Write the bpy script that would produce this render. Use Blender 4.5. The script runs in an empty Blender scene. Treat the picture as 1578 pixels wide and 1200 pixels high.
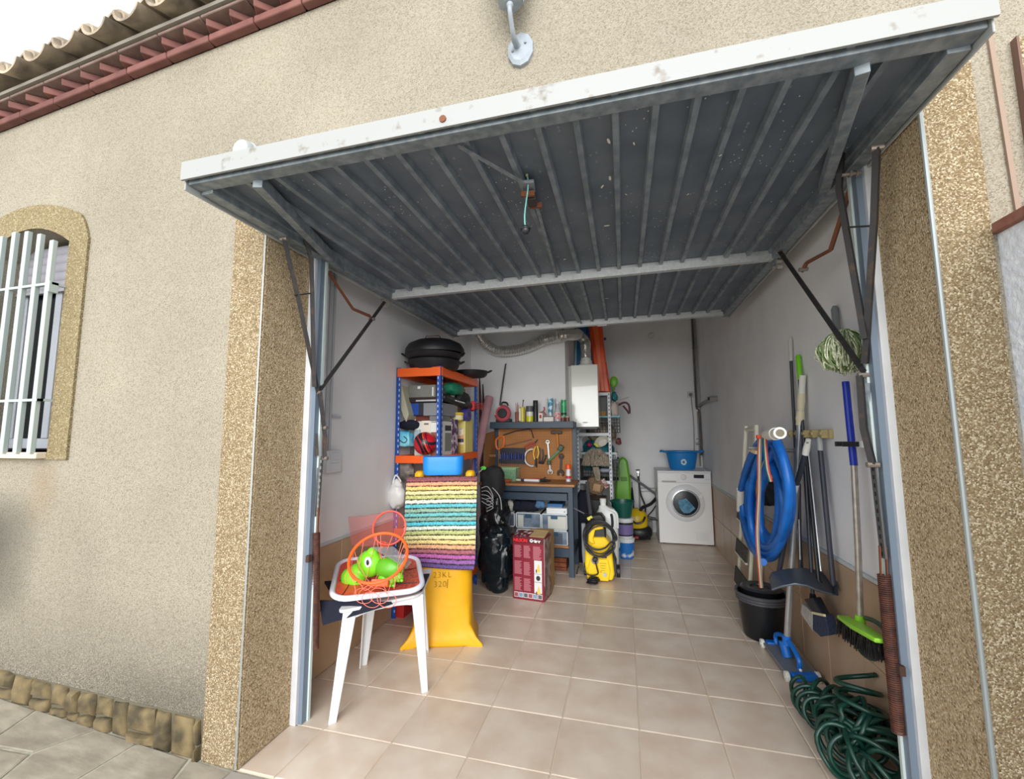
import bpy, bmesh, math, random
from mathutils import Matrix, Vector, Euler
from math import sin, cos, pi, radians as rad
random.seed(7)
sc = bpy.context.scene
# ---------------- camera, light, exposure ----------------
FPX = 660.6
CAM = Vector((0.3109, -1.7409, 1.2796))
ROT = Matrix.Rotation(.2543, 3, 'Z') @ Matrix.Rotation(1.6747, 3, 'X') @ Matrix.Rotation(-.0052, 3, 'Z')
cd = bpy.data.cameras.new('camera'); co = bpy.data.objects.new('camera', cd); sc.collection.objects.link(co)
cd.sensor_fit = 'HORIZONTAL'; cd.sensor_width = 36; cd.lens = FPX * 36 / 1578; cd.clip_start = .05; cd.clip_end = 200
co.matrix_world = Matrix.Translation(CAM) @ ROT.to_4x4(); sc.camera = co
w = bpy.data.worlds.new('overcast_sky'); sc.world = w; w.use_nodes = True
bg = w.node_tree.nodes['Background']
bg.inputs[0].default_value = (.95, .98, 1, 1); bg.inputs[1].default_value = .95
sl = bpy.data.lights.new('veiled_sun', 'SUN'); sl.energy = 2.3; sl.angle = rad(50); sl.color = (1, .985, .96)
so = bpy.data.objects.new('veiled_sun', sl); sc.collection.objects.link(so)
so.rotation_euler = Vector((-.17, 1, -.27)).to_track_quat('-Z', 'Y').to_euler()
sc.view_settings.view_transform = 'Standard'; sc.view_settings.look = 'None'
sc.view_settings.gamma = 1; sc.view_settings.use_curve_mapping = False
sc.view_settings.exposure = .94
try:
    sc.cycles.max_bounces = 10; sc.cycles.diffuse_bounces = 6; sc.cycles.use_denoising = True
except Exception: pass

def at(u, v, **k):
    """world point seen at photo pixel (u, v) on the plane x=, y= or z="""
    d = ROT @ Vector(((u - 789) / FPX, -(v - 600) / FPX, -1))
    (ax, val), = k.items(); i = 'xyz'.index(ax)
    return CAM + d * ((val - CAM[i]) / d[i])
V = lambda *a: Vector(a)
# ---------------- mesh helpers ----------------
def smooth_path(pts, sub=6, closed=False):
    P = [Vector(p) for p in pts]; n = len(P); out = []
    rng = range(n if closed else n - 1)
    for i in rng:
        if closed: a, b, c, d = P[i - 1], P[i], P[(i + 1) % n], P[(i + 2) % n]
        else: a, b, c, d = P[max(i - 1, 0)], P[i], P[i + 1], P[min(i + 2, n - 1)]
        for j in range(sub):
            t = j / sub
            out.append(.5 * ((2 * b) + (c - a) * t + (2 * a - 5 * b + 4 * c - d) * t * t + (3 * b - a - 3 * c + d) * t ** 3))
    if not closed: out.append(P[-1])
    return out
class MB:
    def __init__(s): s.b = bmesh.new(); s.T = Matrix.Identity(4); s.mi = 0
    def v(s, p): return s.b.verts.new(s.T @ Vector(p))
    def f(s, vs):
        try: f = s.b.faces.new(vs); f.material_index = s.mi; return f
        except ValueError: return None
    def box(s, x0, x1, y0, y1, z0, z1):
        a = [s.v((x, y, z)) for x in (x0, x1) for y in (y0, y1) for z in (z0, z1)]
        for q in ((0, 1, 3, 2), (4, 6, 7, 5), (0, 4, 5, 1), (2, 3, 7, 6), (0, 2, 6, 4), (1, 5, 7, 3)): s.f([a[i] for i in q])
        return s
    def cbox(s, c, size, rot=(0, 0, 0)):
        t = s.T; s.T = t @ Matrix.Translation(Vector(c)) @ Euler(rot).to_matrix().to_4x4()
        h = [k / 2 for k in size]; s.box(-h[0], h[0], -h[1], h[1], -h[2], h[2]); s.T = t; return s
    def beam(s, p0, p1, w, h, up=(0, 0, 1)):
        p0, p1 = Vector(p0), Vector(p1); d = p1 - p0; L = d.length; d.normalize(); up = Vector(up)
        x = d.cross(up); x = x.normalized() if x.length > 1e-4 else V(1, 0, 0); z = x.cross(d)
        M = Matrix((x, d, z)).transposed().to_4x4(); M.translation = p0
        t = s.T; s.T = t @ M; s.box(-w / 2, w / 2, 0, L, -h / 2, h / 2); s.T = t; return s
    def tube(s, pts, r, n=8, closed=False, caps=True, flat=1, up=None):
        P = [Vector(p) for p in pts]; m = len(P); rings = []; ref = None
        for i, p in enumerate(P):
            if closed: d = P[(i + 1) % m] - P[i - 1]
            else: d = P[min(i + 1, m - 1)] - P[max(i - 1, 0)]
            if d.length < 1e-9: d = V(0, 0, 1)
            d.normalize()
            if ref is None:
                ref = Vector(up) if up else (V(0, 0, 1) if abs(d.z) < .9 else V(1, 0, 0))
            x = ref - d * ref.dot(d)
            if x.length < 1e-5: x = d.orthogonal()
            x.normalize(); ref = x; y = d.cross(x)
            rr = r[i] if isinstance(r, (list, tuple)) else r
            rings.append([s.v(p + x * cos(2 * pi * k / n) * rr + y * sin(2 * pi * k / n) * rr * flat) for k in range(n)])
        for i in range(m if closed else m - 1):
            a, b = rings[i], rings[(i + 1) % m]
            for k in range(n): s.f([a[k], a[(k + 1) % n], b[(k + 1) % n], b[k]])
        if caps and not closed: s.f(rings[0][::-1]); s.f(rings[-1])
        return s
    def cyl(s, p0, p1, r0, r1=None, n=16): return s.tube([p0, p1], [r0, r0 if r1 is None else r1], n)
    def lathe(s, prof, c=(0, 0, 0), n=24, sx=1, sy=1, caps=True):
        c = Vector(c); rings = []
        for r, z in prof: rings.append([s.v(c + V(r * sx * cos(2 * pi * k / n), r * sy * sin(2 * pi * k / n), z)) for k in range(n)])
        for a, b in zip(rings, rings[1:]):
            for k in range(n): s.f([a[k], a[(k + 1) % n], b[(k + 1) % n], b[k]])
        if caps:
            if prof[0][0] > 1e-4: s.f(rings[0][::-1])
            if prof[-1][0] > 1e-4: s.f(rings[-1])
        return s
    def sph(s, c, r, n=16, m=10, fn=None, pw=1):
        if isinstance(r, (int, float)): r = (r, r, r)
        c = Vector(c); sg = lambda a: math.copysign(abs(a) ** pw, a); rings = []
        for j in range(1, m):
            ph = pi * j / m; ring = []
            for k in range(n):
                th = 2 * pi * k / n
                p = V(sg(sin(ph)) * sg(cos(th)) * r[0], sg(sin(ph)) * sg(sin(th)) * r[1], -sg(cos(ph)) * r[2])
                if fn: p = fn(p)
                ring.append(s.v(c + p))
            rings.append(ring)
        b, t = V(0, 0, -r[2]), V(0, 0, r[2])
        if fn: b, t = fn(b), fn(t)
        b, t = s.v(c + b), s.v(c + t)
        for a, q in zip(rings, rings[1:]):
            for k in range(n): s.f([a[k], a[(k + 1) % n], q[(k + 1) % n], q[k]])
        for k in range(n): s.f([b, rings[0][(k + 1) % n], rings[0][k]]); s.f([t, rings[-1][k], rings[-1][(k + 1) % n]])
        return s
    def prism(s, pts, vec):
        a = [s.v(p) for p in pts]; b = [s.v(Vector(p) + Vector(vec)) for p in pts]; n = len(a)
        s.f(a[::-1]); s.f(b)
        for i in range(n): s.f([a[i], a[(i + 1) % n], b[(i + 1) % n], b[i]])
        return s
    def sheet(s, fn, nu, nv, th=0, tv=None):
        """surface fn(u,v); th offsets a second skin along tv"""
        A = [[s.v(fn(i / nu, j / nv)) for j in range(nv + 1)] for i in range(nu + 1)]
        for i in range(nu):
            for j in range(nv): s.f([A[i][j], A[i + 1][j], A[i + 1][j + 1], A[i][j + 1]])
        if th:
            tv = Vector(tv) * th
            B = [[s.v(Vector(fn(i / nu, j / nv)) + tv) for j in range(nv + 1)] for i in range(nu + 1)]
            for i in range(nu):
                for j in range(nv): s.f([B[i][j], B[i][j + 1], B[i + 1][j + 1], B[i + 1][j]])
            for i in range(nu):
                s.f([A[i][0], B[i][0], B[i + 1][0], A[i + 1][0]]); s.f([A[i][nv], A[i + 1][nv], B[i + 1][nv], B[i][nv]])
            for j in range(nv):
                s.f([A[0][j], A[0][j + 1], B[0][j + 1], B[0][j]]); s.f([A[nu][j], B[nu][j], B[nu][j + 1], A[nu][j + 1]])
        return s
    def plate(s, outer, holes, frm, vec):
        """flat plate with holes: 2-D loops mapped by frm(a, b), extruded by vec"""
        loops = [outer] + holes; es = []; fr = []; bk = []
        for lp in loops:
            a = [s.v(frm(*p)) for p in lp]; b = [s.v(Vector(frm(*p)) + Vector(vec)) for p in lp]; n = len(a)
            fr.append(a); bk.append(b)
            for i in range(n): s.f([a[i], a[(i + 1) % n], b[(i + 1) % n], b[i]])
        for grp in (fr, bk):
            es = []
            for a in grp:
                for i in range(len(a)):
                    e = s.b.edges.get((a[i], a[(i + 1) % len(a)]))
                    if e: es.append(e)
            r = bmesh.ops.triangle_fill(s.b, use_beauty=True, use_dissolve=False, edges=es)
            for g in r['geom']:
                if isinstance(g, bmesh.types.BMFace): g.material_index = s.mi
        return s
ORG = {}
def link(o, parent, loc=None):
    sc.collection.objects.link(o)
    if parent is not None:
        o.parent = parent; o.location = Vector(loc or (0, 0, 0)) - ORG[parent.name]
    else: o.location = Vector(loc or (0, 0, 0))
    ORG[o.name] = Vector(loc or (0, 0, 0))
def tag(o, label=None, cat=None, group=None, kind=None):
    if label: o['label'] = label
    if cat: o['category'] = cat
    if group: o['group'] = group
    if kind: o['kind'] = kind
    return o
def T(name, label, cat, loc=(0, 0, 0), group=None, kind=None):
    o = bpy.data.objects.new(name, None); o.empty_display_size = .05; link(o, None, loc)
    return tag(o, label, cat, group, kind)
def mesh(name, mb, mats, ang=35, recalc=True):
    me = bpy.data.meshes.new(name)
    if recalc: bmesh.ops.recalc_face_normals(mb.b, faces=mb.b.faces)
    mb.b.to_mesh(me); mb.b.free()
    for m in (mats if isinstance(mats, (list, tuple)) else [mats]): me.materials.append(m)
    me.shade_smooth(); me.set_sharp_from_angle(angle=rad(ang))
    return me
def O(name, mb, mats, parent=None, label=None, cat=None, group=None, kind=None, bev=0, ang=35, recalc=True):
    loc = None
    if parent is None:
        vs = [v.co for v in mb.b.verts]
        loc = V((min(v.x for v in vs) + max(v.x for v in vs)) / 2, (min(v.y for v in vs) + max(v.y for v in vs)) / 2, min(v.z for v in vs))
        for v in mb.b.verts: v.co -= loc
    me = mesh(name, mb, mats, ang, recalc)
    o = bpy.data.objects.new(name, me); link(o, parent, loc)
    if bev:
        m = o.modifiers.new('bevel', 'BEVEL'); m.width = bev; m.segments = 2; m.limit_method = 'ANGLE'; m.angle_limit = rad(40)
    return tag(o, label, cat, group, kind)
def inst(name, me, parent, loc, rot=(0, 0, 0), scale=(1, 1, 1)):
    o = bpy.data.objects.new(name, me); link(o, parent, loc); o.rotation_euler = rot; o.scale = scale; return o
def ctree(o, loc, rz=0, label=None, group=None, parent=None):
    c = o.copy(); sc.collection.objects.link(c); c.parent = parent
    if parent is None:
        c.location = loc; c.rotation_euler[2] = rz; ORG[c.name] = Vector(loc)
        if label: c['label'] = label
        if group: c['group'] = group
    for ch in list(o.children): ctree(ch, None, parent=c)
    return c
def text(body, p, size, mat, parent, rot=(pi / 2, 0, 0), ext=.0004, name='lettering', bold=0, M=None, sp=1, align='LEFT'):
    cu = bpy.data.curves.new(name, 'FONT'); cu.body = body; cu.size = size; cu.extrude = ext; cu.offset = bold
    cu.space_character = sp; cu.align_x = align; cu.materials.append(mat)
    tmp = bpy.data.objects.new(name, cu); me = bpy.data.meshes.new_from_object(tmp); bpy.data.objects.remove(tmp)
    if not me.materials: me.materials.append(mat)
    o = bpy.data.objects.new(name, me); link(o, parent, p); o.rotation_euler = rot
    if M is not None: o.rotation_euler = M.to_euler()
    return o
# ---------------- materials ----------------
def srgb(r, g, b):
    f = lambda c: (c / 255 / 12.92) if c / 255 <= .04045 else ((c / 255 + .055) / 1.055) ** 2.4
    return (f(r), f(g), f(b), 1)
MC = {}
def M(name, col, rough=.6, metal=0, col2=None, scale=8, bump=0, bscale=None, kind='noise', alpha=1, trans=0, rnd=0, spec=.5, coat=0, lo=.35, hi=.65, stretch=None, sss=0, coord='Object'):
    if name in MC: return MC[name]
    m = bpy.data.materials.new(name); m.use_nodes = True; MC[name] = m
    nt = m.node_tree; N = nt.nodes; L = nt.links; bs = N['Principled BSDF']
    c = srgb(*col); bs.inputs['Base Color'].default_value = c; bs.inputs['Roughness'].default_value = rough
    bs.inputs['Metallic'].default_value = metal; bs.inputs['Alpha'].default_value = alpha
    bs.inputs['Transmission Weight'].default_value = trans; bs.inputs['Specular IOR Level'].default_value = spec
    bs.inputs['Coat Weight'].default_value = coat
    tc = N.new('ShaderNodeTexCoord'); mp = N.new('ShaderNodeMapping'); L.new(tc.outputs[coord], mp.inputs[0])
    if stretch: mp.inputs['Scale'].default_value = stretch
    out = None
    if col2 is not None:
        if kind == 'noise':
            t = N.new('ShaderNodeTexNoise'); t.inputs['Scale'].default_value = scale; t.inputs['Detail'].default_value = 5; o_ = t.outputs[0]
        else:
            t = N.new('ShaderNodeTexVoronoi'); t.inputs['Scale'].default_value = scale; o_ = t.outputs['Color']
        L.new(mp.outputs[0], t.inputs[0])
        r = N.new('ShaderNodeValToRGB'); L.new(o_, r.inputs[0])
        r.color_ramp.elements[0].position = lo; r.color_ramp.elements[1].position = hi
        r.color_ramp.elements[0].color = c; r.color_ramp.elements[1].color = srgb(*col2); out = r.outputs[0]; m['ramp'] = r.name
    if rnd:
        oi = N.new('ShaderNodeObjectInfo'); hs = N.new('ShaderNodeHueSaturation'); mr = N.new('ShaderNodeMapRange')
        L.new(oi.outputs['Random'], mr.inputs[0]); mr.inputs[3].default_value = 1 - rnd; mr.inputs[4].default_value = 1 + rnd
        L.new(mr.outputs[0], hs.inputs['Value'])
        if out: L.new(out, hs.inputs['Color'])
        else: hs.inputs['Color'].default_value = c
        out = hs.outputs[0]
        if col2 is not None:   # shift the pattern from piece to piece
            va = N.new('ShaderNodeVectorMath'); va.operation = 'MULTIPLY_ADD'
            cx = N.new('ShaderNodeCombineXYZ'); 
            for i in range(3): L.new(oi.outputs['Random'], cx.inputs[i])
            va.inputs[1].default_value = (37, 91, 53); L.new(cx.outputs[0], va.inputs[0]); L.new(mp.outputs[0], va.inputs[2]); L.new(va.outputs[0], t.inputs[0])
    if out: L.new(out, bs.inputs['Base Color'])
    if bump:
        n = N.new('ShaderNodeTexNoise'); n.inputs['Scale'].default_value = bscale or scale * 3; n.inputs['Detail'].default_value = 3
        L.new(mp.outputs[0], n.inputs[0]); b = N.new('ShaderNodeBump'); b.inputs['Strength'].default_value = min(1, bump * 10) if bump < .1 else 1
        b.inputs['Distance'].default_value = bump * .1 if bump < .1 else bump * .02
        L.new(n.outputs[0], b.inputs['Height']); L.new(b.outputs[0], bs.inputs['Normal'])
    return m
def grit(name, cols, vscale, bump, dirt=None, big=.25, tint_patches=()):
    """stone-chip render: voronoi cells of several colours with real relief; dirt = (z0, z1, colour) grime that rises from the ground"""
    m = bpy.data.materials.new(name); m.use_nodes = True; nt = m.node_tree; N = nt.nodes; L = nt.links; bs = N['Principled BSDF']
    bs.inputs['Roughness'].default_value = .9; bs.inputs['Specular IOR Level'].default_value = .2
    ge = N.new('ShaderNodeNewGeometry'); v = N.new('ShaderNodeTexVoronoi'); v.inputs['Scale'].default_value = vscale; L.new(ge.outputs['Position'], v.inputs[0])
    sx = N.new('ShaderNodeSeparateColor'); L.new(v.outputs['Color'], sx.inputs[0])
    r = N.new('ShaderNodeValToRGB'); L.new(sx.outputs[0], r.inputs[0]); e = r.color_ramp.elements
    n = len(cols)
    while len(e) < n: e.new(.5)
    for i, c in enumerate(cols): e[i].position = i / (n - 1); e[i].color = srgb(*c)
    nz = N.new('ShaderNodeTexNoise'); nz.inputs['Scale'].default_value = 1.6; nz.inputs['Detail'].default_value = 6; L.new(ge.outputs['Position'], nz.inputs[0])
    mr = N.new('ShaderNodeMapRange'); L.new(nz.outputs[0], mr.inputs[0]); mr.inputs[1].default_value = .3; mr.inputs[2].default_value = .7
    mr.inputs[3].default_value = 1 - big / 2; mr.inputs[4].default_value = 1 + big / 4
    hs = N.new('ShaderNodeHueSaturation'); L.new(r.outputs[0], hs.inputs['Color']); L.new(mr.outputs[0], hs.inputs['Value']); out = hs.outputs[0]
    if dirt:
        sp = N.new('ShaderNodeSeparateXYZ'); L.new(ge.outputs['Position'], sp.inputs[0])
        m1 = N.new('ShaderNodeMapRange'); L.new(sp.outputs[2], m1.inputs[0]); m1.inputs[1].default_value = dirt[1]; m1.inputs[2].default_value = dirt[0]
        m2 = N.new('ShaderNodeMath'); m2.operation = 'MULTIPLY'; L.new(m1.outputs[0], m2.inputs[0])
        m3 = N.new('ShaderNodeMapRange'); L.new(sx.outputs[1], m3.inputs[0]); m3.inputs[3].default_value = .1; m3.inputs[4].default_value = 1.1; L.new(m3.outputs[0], m2.inputs[1])
        mx = N.new('ShaderNodeMix'); mx.data_type = 'RGBA'; L.new(m2.outputs[0], mx.inputs[0]); L.new(out, mx.inputs[6]); mx.inputs[7].default_value = srgb(*dirt[2]); out = mx.outputs[2]
    for (cx, cy, cz, rx, rz, col, amt) in tint_patches:      # dark and rust patches with their own outline
        vm = N.new('ShaderNodeVectorMath'); vm.operation = 'SUBTRACT'; L.new(ge.outputs['Position'], vm.inputs[0]); vm.inputs[1].default_value = (cx, cy, cz)
        vs = N.new('ShaderNodeVectorMath'); vs.operation = 'MULTIPLY'; L.new(vm.outputs[0], vs.inputs[0]); vs.inputs[1].default_value = (1 / rx, 0, 1 / rz)
        vl = N.new('ShaderNodeVectorMath'); vl.operation = 'LENGTH'; L.new(vs.outputs[0], vl.inputs[0])
        ad = N.new('ShaderNodeMath'); ad.operation = 'ADD'; L.new(vl.outputs['Value'], ad.inputs[0]); L.new(nz.outputs[0], ad.inputs[1])
        ma = N.new('ShaderNodeMapRange'); L.new(ad.outputs[0], ma.inputs[0]); ma.inputs[1].default_value = 1.5; ma.inputs[2].default_value = .5; ma.inputs[3].default_value = 0; ma.inputs[4].default_value = amt
        ms = N.new('ShaderNodeMix'); ms.data_type = 'RGBA'; L.new(ma.outputs[0], ms.inputs[0]); L.new(out, ms.inputs[6]); ms.inputs[7].default_value = srgb(*col); out = ms.outputs[2]
    L.new(out, bs.inputs['Base Color'])
    b = N.new('ShaderNodeBump'); b.inputs['Distance'].default_value = bump; b.inputs['Strength'].default_value = 1; b.invert = True
    L.new(v.outputs['Distance'], b.inputs['Height']); L.new(b.outputs[0], bs.inputs['Normal']); MC[name] = m; return m
cream = grit('cream_render', [(124, 116, 100), (148, 140, 125), (159, 152, 138), (140, 132, 116)], 250, .0018, dirt=(.12, .62, (84, 80, 72)), tint_patches=((-2.75, 0, .72, .33, .36, (70, 68, 64), .8), (-2.42, 0, 1.05, .13, .2, (140, 112, 78), .3), (-1.55, 0, .2, .5, .16, (74, 72, 64), .5)))
pebble = grit('pebbledash', [(100, 84, 62), (138, 120, 90), (118, 98, 72), (194, 182, 156), (126, 106, 78), (158, 142, 112)], 250, .0026, big=.1)
pebble_d = grit('pebbledash_brown', [(122, 102, 76), (182, 160, 126), (158, 136, 104), (212, 194, 164), (166, 144, 110)], 200, .0032, big=.1)
white_wall = M('white_wall', (234, 234, 236), .85, col2=(226, 226, 228), scale=3, bump=.02, bscale=60)
tile_m = M('floor_tile', (206, 186, 168), .3, col2=(220, 206, 190), scale=6, rnd=.05)
wtile_m = M('wall_tile', (178, 150, 122), .35, col2=(188, 162, 134), scale=5, rnd=.03)
grout_m = M('grout', (214, 198, 178), .9)
wgrout_m = M('wall_grout', (196, 172, 140), .9)
white_paint = M('white_paint', (206, 210, 208), .45)
white_pl = M('white_plastic', (218, 220, 222), .4)
# ---------------- setting ----------------
XL, XR, YB, YA, XA = -1.32, 1.28, 4.30, 2.72, -.27     # interior faces; alcove wall face and corner
FY = -.27                                              # facade face
SP = .335
def st(name, mb, m, parent=None, **k): return O(name, mb, m, parent, kind='structure' if parent is None else None, **k)
fl = st('floor', MB().box(XL, XR, FY, YB, -.12, -.004), grout_m)
ftm = {}
def ftile(parent, mat, store, ax, a0, a1, b0, b1, th, name):
    """one tile with eased edges; ax tells the plane: z floor, x wall"""
    key = (ax, round(a1 - a0, 3), round(b1 - b0, 3), mat.name)
    if key not in store:
        mb = MB(); A, B = (a1 - a0) / 2 - .0025, (b1 - b0) / 2 - .0025; e = .003
        lo = [(-A, -B), (A, -B), (A, B), (-A, B)]; hi = [(-A + e, -B + e), (A - e, -B + e), (A - e, B - e), (-A + e, B - e)]
        P = (lambda a, b, h: (a, b, h)) if ax == 'z' else ((lambda a, b, h: (h, a, b)) if ax in 'xX' else (lambda a, b, h: (a, -h, b)))
        if ax == 'X': P = lambda a, b, h: (-h, a, b)
        r0 = [mb.v(P(a, b, 0)) for a, b in lo]; r1 = [mb.v(P(a, b, th - .002)) for a, b in lo]; r2 = [mb.v(P(a, b, th)) for a, b in hi]
        for p, q in ((r0, r1), (r1, r2)):
            for i in range(4): mb.f([p[i], p[(i + 1) % 4], q[(i + 1) % 4], q[i]])
        mb.f(r2); mb.f(r0[::-1]); store[key] = mesh(name, mb, mat, 20)
    return store[key]
def edges(lo, hi, step, off=0):
    e = [lo]; k = math.ceil((lo - off) / step + .05)
    while off + k * step < hi - .02: e.append(off + k * step); k += 1
    return e + [hi]
ex = edges(XL, XR, SP); ey = edges(FY, YB, SP)
for a0, a1 in zip(ex, ex[1:]):
    for b0, b1 in zip(ey, ey[1:]):
        if b0 > YA + .05 and a1 < XA + .05: continue
        if b1 <= 0.01 and (a0 < -1.3): a0_, a1_ = -1.17, a1
        else: a0_, a1_ = a0, a1
        if b1 <= .01: a0_, a1_ = max(a0, -1.17), min(a1, 1.2)
        if a1_ - a0_ < .02: continue
        me = ftile(fl, tile_m, ftm, 'z', a0_, a1_, b0, b1, .006, 'floor_tile')
        inst('floor_tile', me, fl, ((a0_ + a1_) / 2, (b0 + b1) / 2, -.006))
# interior walls and their tile dado
wl = st('wall_left', MB().box(XL - .1, XL, -.05, 2.8, -.1, 3.0), white_wall)
wr = st('wall_right', MB().box(XR, XR + .1, -.05, YB + .1, -.1, 3.0), white_wall)
wb = st('wall_back', MB().box(XA, XR, YB, YB + .1, -.1, 3.0), white_wall)
wa = st('wall_inner', MB().box(XL - .1, XA, YA, YB + .1, -.1, 3.0), white_wall)
for wall, x, ax, y1 in ((wl, XL, 'x', YA), (wr, XR, 'X', YB)):
    g = MB(); sgn = 1 if ax == 'x' else -1
    g.box(min(x, x + sgn * .003), max(x, x + sgn * .003), 0, y1, 0, .675); O('tile_grout', g, wgrout_m, wall)
    yy = edges(0, y1, SP, .18 if ax == 'x' else .19); zz = [0, .335, .67]
    for b0, b1 in zip(yy, yy[1:]):
        for z0, z1 in zip(zz, zz[1:]):
            if b1 - b0 < .02: continue
            inst('wall_tile', ftile(wall, wtile_m, ftm, ax, b0, b1, z0, z1, .008, 'wall_tile'), wall, (x, (b0 + b1) / 2, (z0 + z1) / 2))
    c = MB()
    for b0, b1 in zip(yy, yy[1:]): c.beam((x + sgn * .004, b0 + .001, .682), (x + sgn * .004, b1 - .001, .682 + random.uniform(-.002, .002)), .014, .016)
    O('cap_strip', c, M('cap_plaster', (196, 204, 206), .8), wall)
st('ceiling', MB().box(XL - .1, XR + .1, -.05, YB + .1, 3.0, 3.1), white_wall)
# facade with doorway and arched window
def arch(x0, x1, z0, zs, za, n=12, rnd=0):
    cx, hw = (x0 + x1) / 2, (x1 - x0) / 2; pts = [(x0, z0), (x1, z0)]
    for i in range(n + 1):
        t = i / n; x = x1 - t * (x1 - x0); q = abs(x - cx) / hw
        z = za - (za - zs) * q ** 2
        if rnd: z -= rnd * max(0, q - .82) ** 2 * 30
        pts.append((x, z))
    return pts
win = arch(-3.03, -2.395, 1.205, 2.27, 2.375)
fw = MB().plate([(-6, .0), (-1.185, .0), (-1.185, 2.32), (1.21, 2.32), (1.21, .0), (3.6, .0), (3.6, 3.75), (-6, 2.98)], [win], lambda a, b: (a, FY, b), (0, .22, 0))
wf = st('wall_front', fw, cream)
# lintel and inner faces of the doorway (pebbledash reveals)
rv = MB().box(-1.185, -1.17, FY, .0, 0, 2.32).box(-1.32, -1.185, -.05, 0, 0, 3.0); O('doorway_reveal', rv, pebble_d, wf)
rv = MB().box(1.2, 1.21, FY, .0, 0, 2.32).box(1.2101, 1.38, -.05, 0, 0, 3.0); O('doorway_reveal', rv, pebble_d, wf)
O('lintel', MB().box(-1.32, 1.38, -.05, 0, 2.32, 3.0), white_wall, wf)
# raised pebbledash surround of the doorway
bd = MB().plate([(-1.345, .0), (-1.172, .0), (-1.172, 2.32), (1.204, 2.32), (1.204, 0), (1.335, 0), (1.335, 2.47), (-1.345, 2.47)], [], lambda a, b: (a, FY - .007, b), (0, .007, 0))
st('trim_1', bd, pebble)
bead = M('grey_bead', (150, 156, 156), .5, metal=.4)
O('corner_bead', MB().cyl((-1.178, FY - .004, 0), (-1.178, FY - .004, 2.32), .0055, n=8), bead, wf)
O('corner_bead', MB().cyl((1.2, FY - .006, 0), (1.2, FY - .006, 2.32), .0065, n=8), bead, wf)
# right-hand facade mouldings
st('trim_2', MB().beam((1.385, FY - .004, 2.6), (1.40, FY - .004, 1.85), .012, .008, (0, 1, 0)), M('pink_moulding', (146, 126, 110), .8, bump=.02, bscale=80))
ft = MB().box(1.442, 1.75, FY - .02, FY, 1.8, 2.405); st('trim_3', ft, pebble)
st('trim_4', MB().box(1.436, 1.442, FY - .021, FY, 1.8, 2.41), M('brown_edge', (110, 84, 72), .8))
# window surround and window
so_ = arch(-3.19, -2.262, 1.17, 2.37, 2.505, n=40, rnd=.10)
st('trim_5', MB().plate(so_, [win], lambda a, b: (a, FY - .012, b), (0, .0125, 0)), grit('pebble_fine', [(104, 92, 66), (140, 126, 96), (122, 108, 78), (168, 156, 128)], 190, .003, big=.1))
st('trim_6', MB().box(-3.22, -2.40, FY - .05, FY + .2, 1.175, 1.205), M('sill_stone', (202, 190, 170), .8, bump=.03, bscale=50), bev=.004)
w1 = st('window_1', MB().box(-3.03, -2.395, -.07, -.05, 1.2, 2.38), M('window_back', (60, 50, 46), .8))
brn = M('reveal_brown', (158, 128, 108), .9, bump=.03, bscale=90)
wfw = M('window_white', (164, 168, 176), .4)
O('window_reveal', MB().box(-2.4, -2.393, FY + .002, -.07, 1.2, 2.3), brn, w1)
O('window_frame', MB().box(-3.03, -2.40, -.125, -.08, 1.215, 1.27).box(-2.45, -2.40, -.125, -.08, 1.27, 2.09).box(-3.03, -2.98, -.125, -.08, 1.27, 2.09).box(-2.74, -2.69, -.13, -.085, 1.27, 2.09), wfw, w1, bev=.004)
O('pane', MB().box(-3.0, -2.43, -.104, -.10, 1.25, 2.1), M('window_glass', (20, 26, 32), .06, spec=.8), w1)
O('curtain', MB().sheet(lambda u, v: V(-2.56 + .11 * u, -.088 + .006 * sin(u * 26), 1.27 + .8 * v), 24, 1), M('curtain', (130, 134, 152), .9), w1)
shm = M('shutter_slat', (146, 144, 152), .5)
for k in range(5):
    z = 2.09 + k * .05
    O('shutter_slat', MB().tube([(-3.03, -.14, z + .025), (-2.397, -.14, z + .025)], .026, 8, flat=.35, up=(0, 0, 1)), shm, w1)
O('shutter_end_bar', MB().box(-3.03, -2.397, -.15, -.13, 2.075, 2.092), shm, w1)
# white bars in front of the window
gr = T('window_grille', 'white painted steel bars over the arched window left of the garage', 'window grille', (-2.7, -.33, 1.2))
bw = M('bar_white', (164, 176, 174), .4)
xs = [-2.425 - .0975 * k for k in range(7)]
for x in xs:
    q = abs(x + 2.71) / .32; zt = 2.335 - .10 * min(1, q) ** 2
    O('bar', MB().cbox((x, -.325, (1.2 + zt) / 2), (.028, .02, zt - 1.2)), bw, gr, bev=.002)
for z, xe in ((2.03, -2.385), (1.455, -2.39)):
    O('rail', MB().box(-3.1, xe, -.336, -.318, z - .006, z + .006).box(xe - .012, xe, -.336, FY, z - .006, z + .006), bw, gr)
O('rail_bracket', MB().box(-2.4, -2.385, -.345, -.31, 1.985, 2.04), bw, gr)
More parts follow.
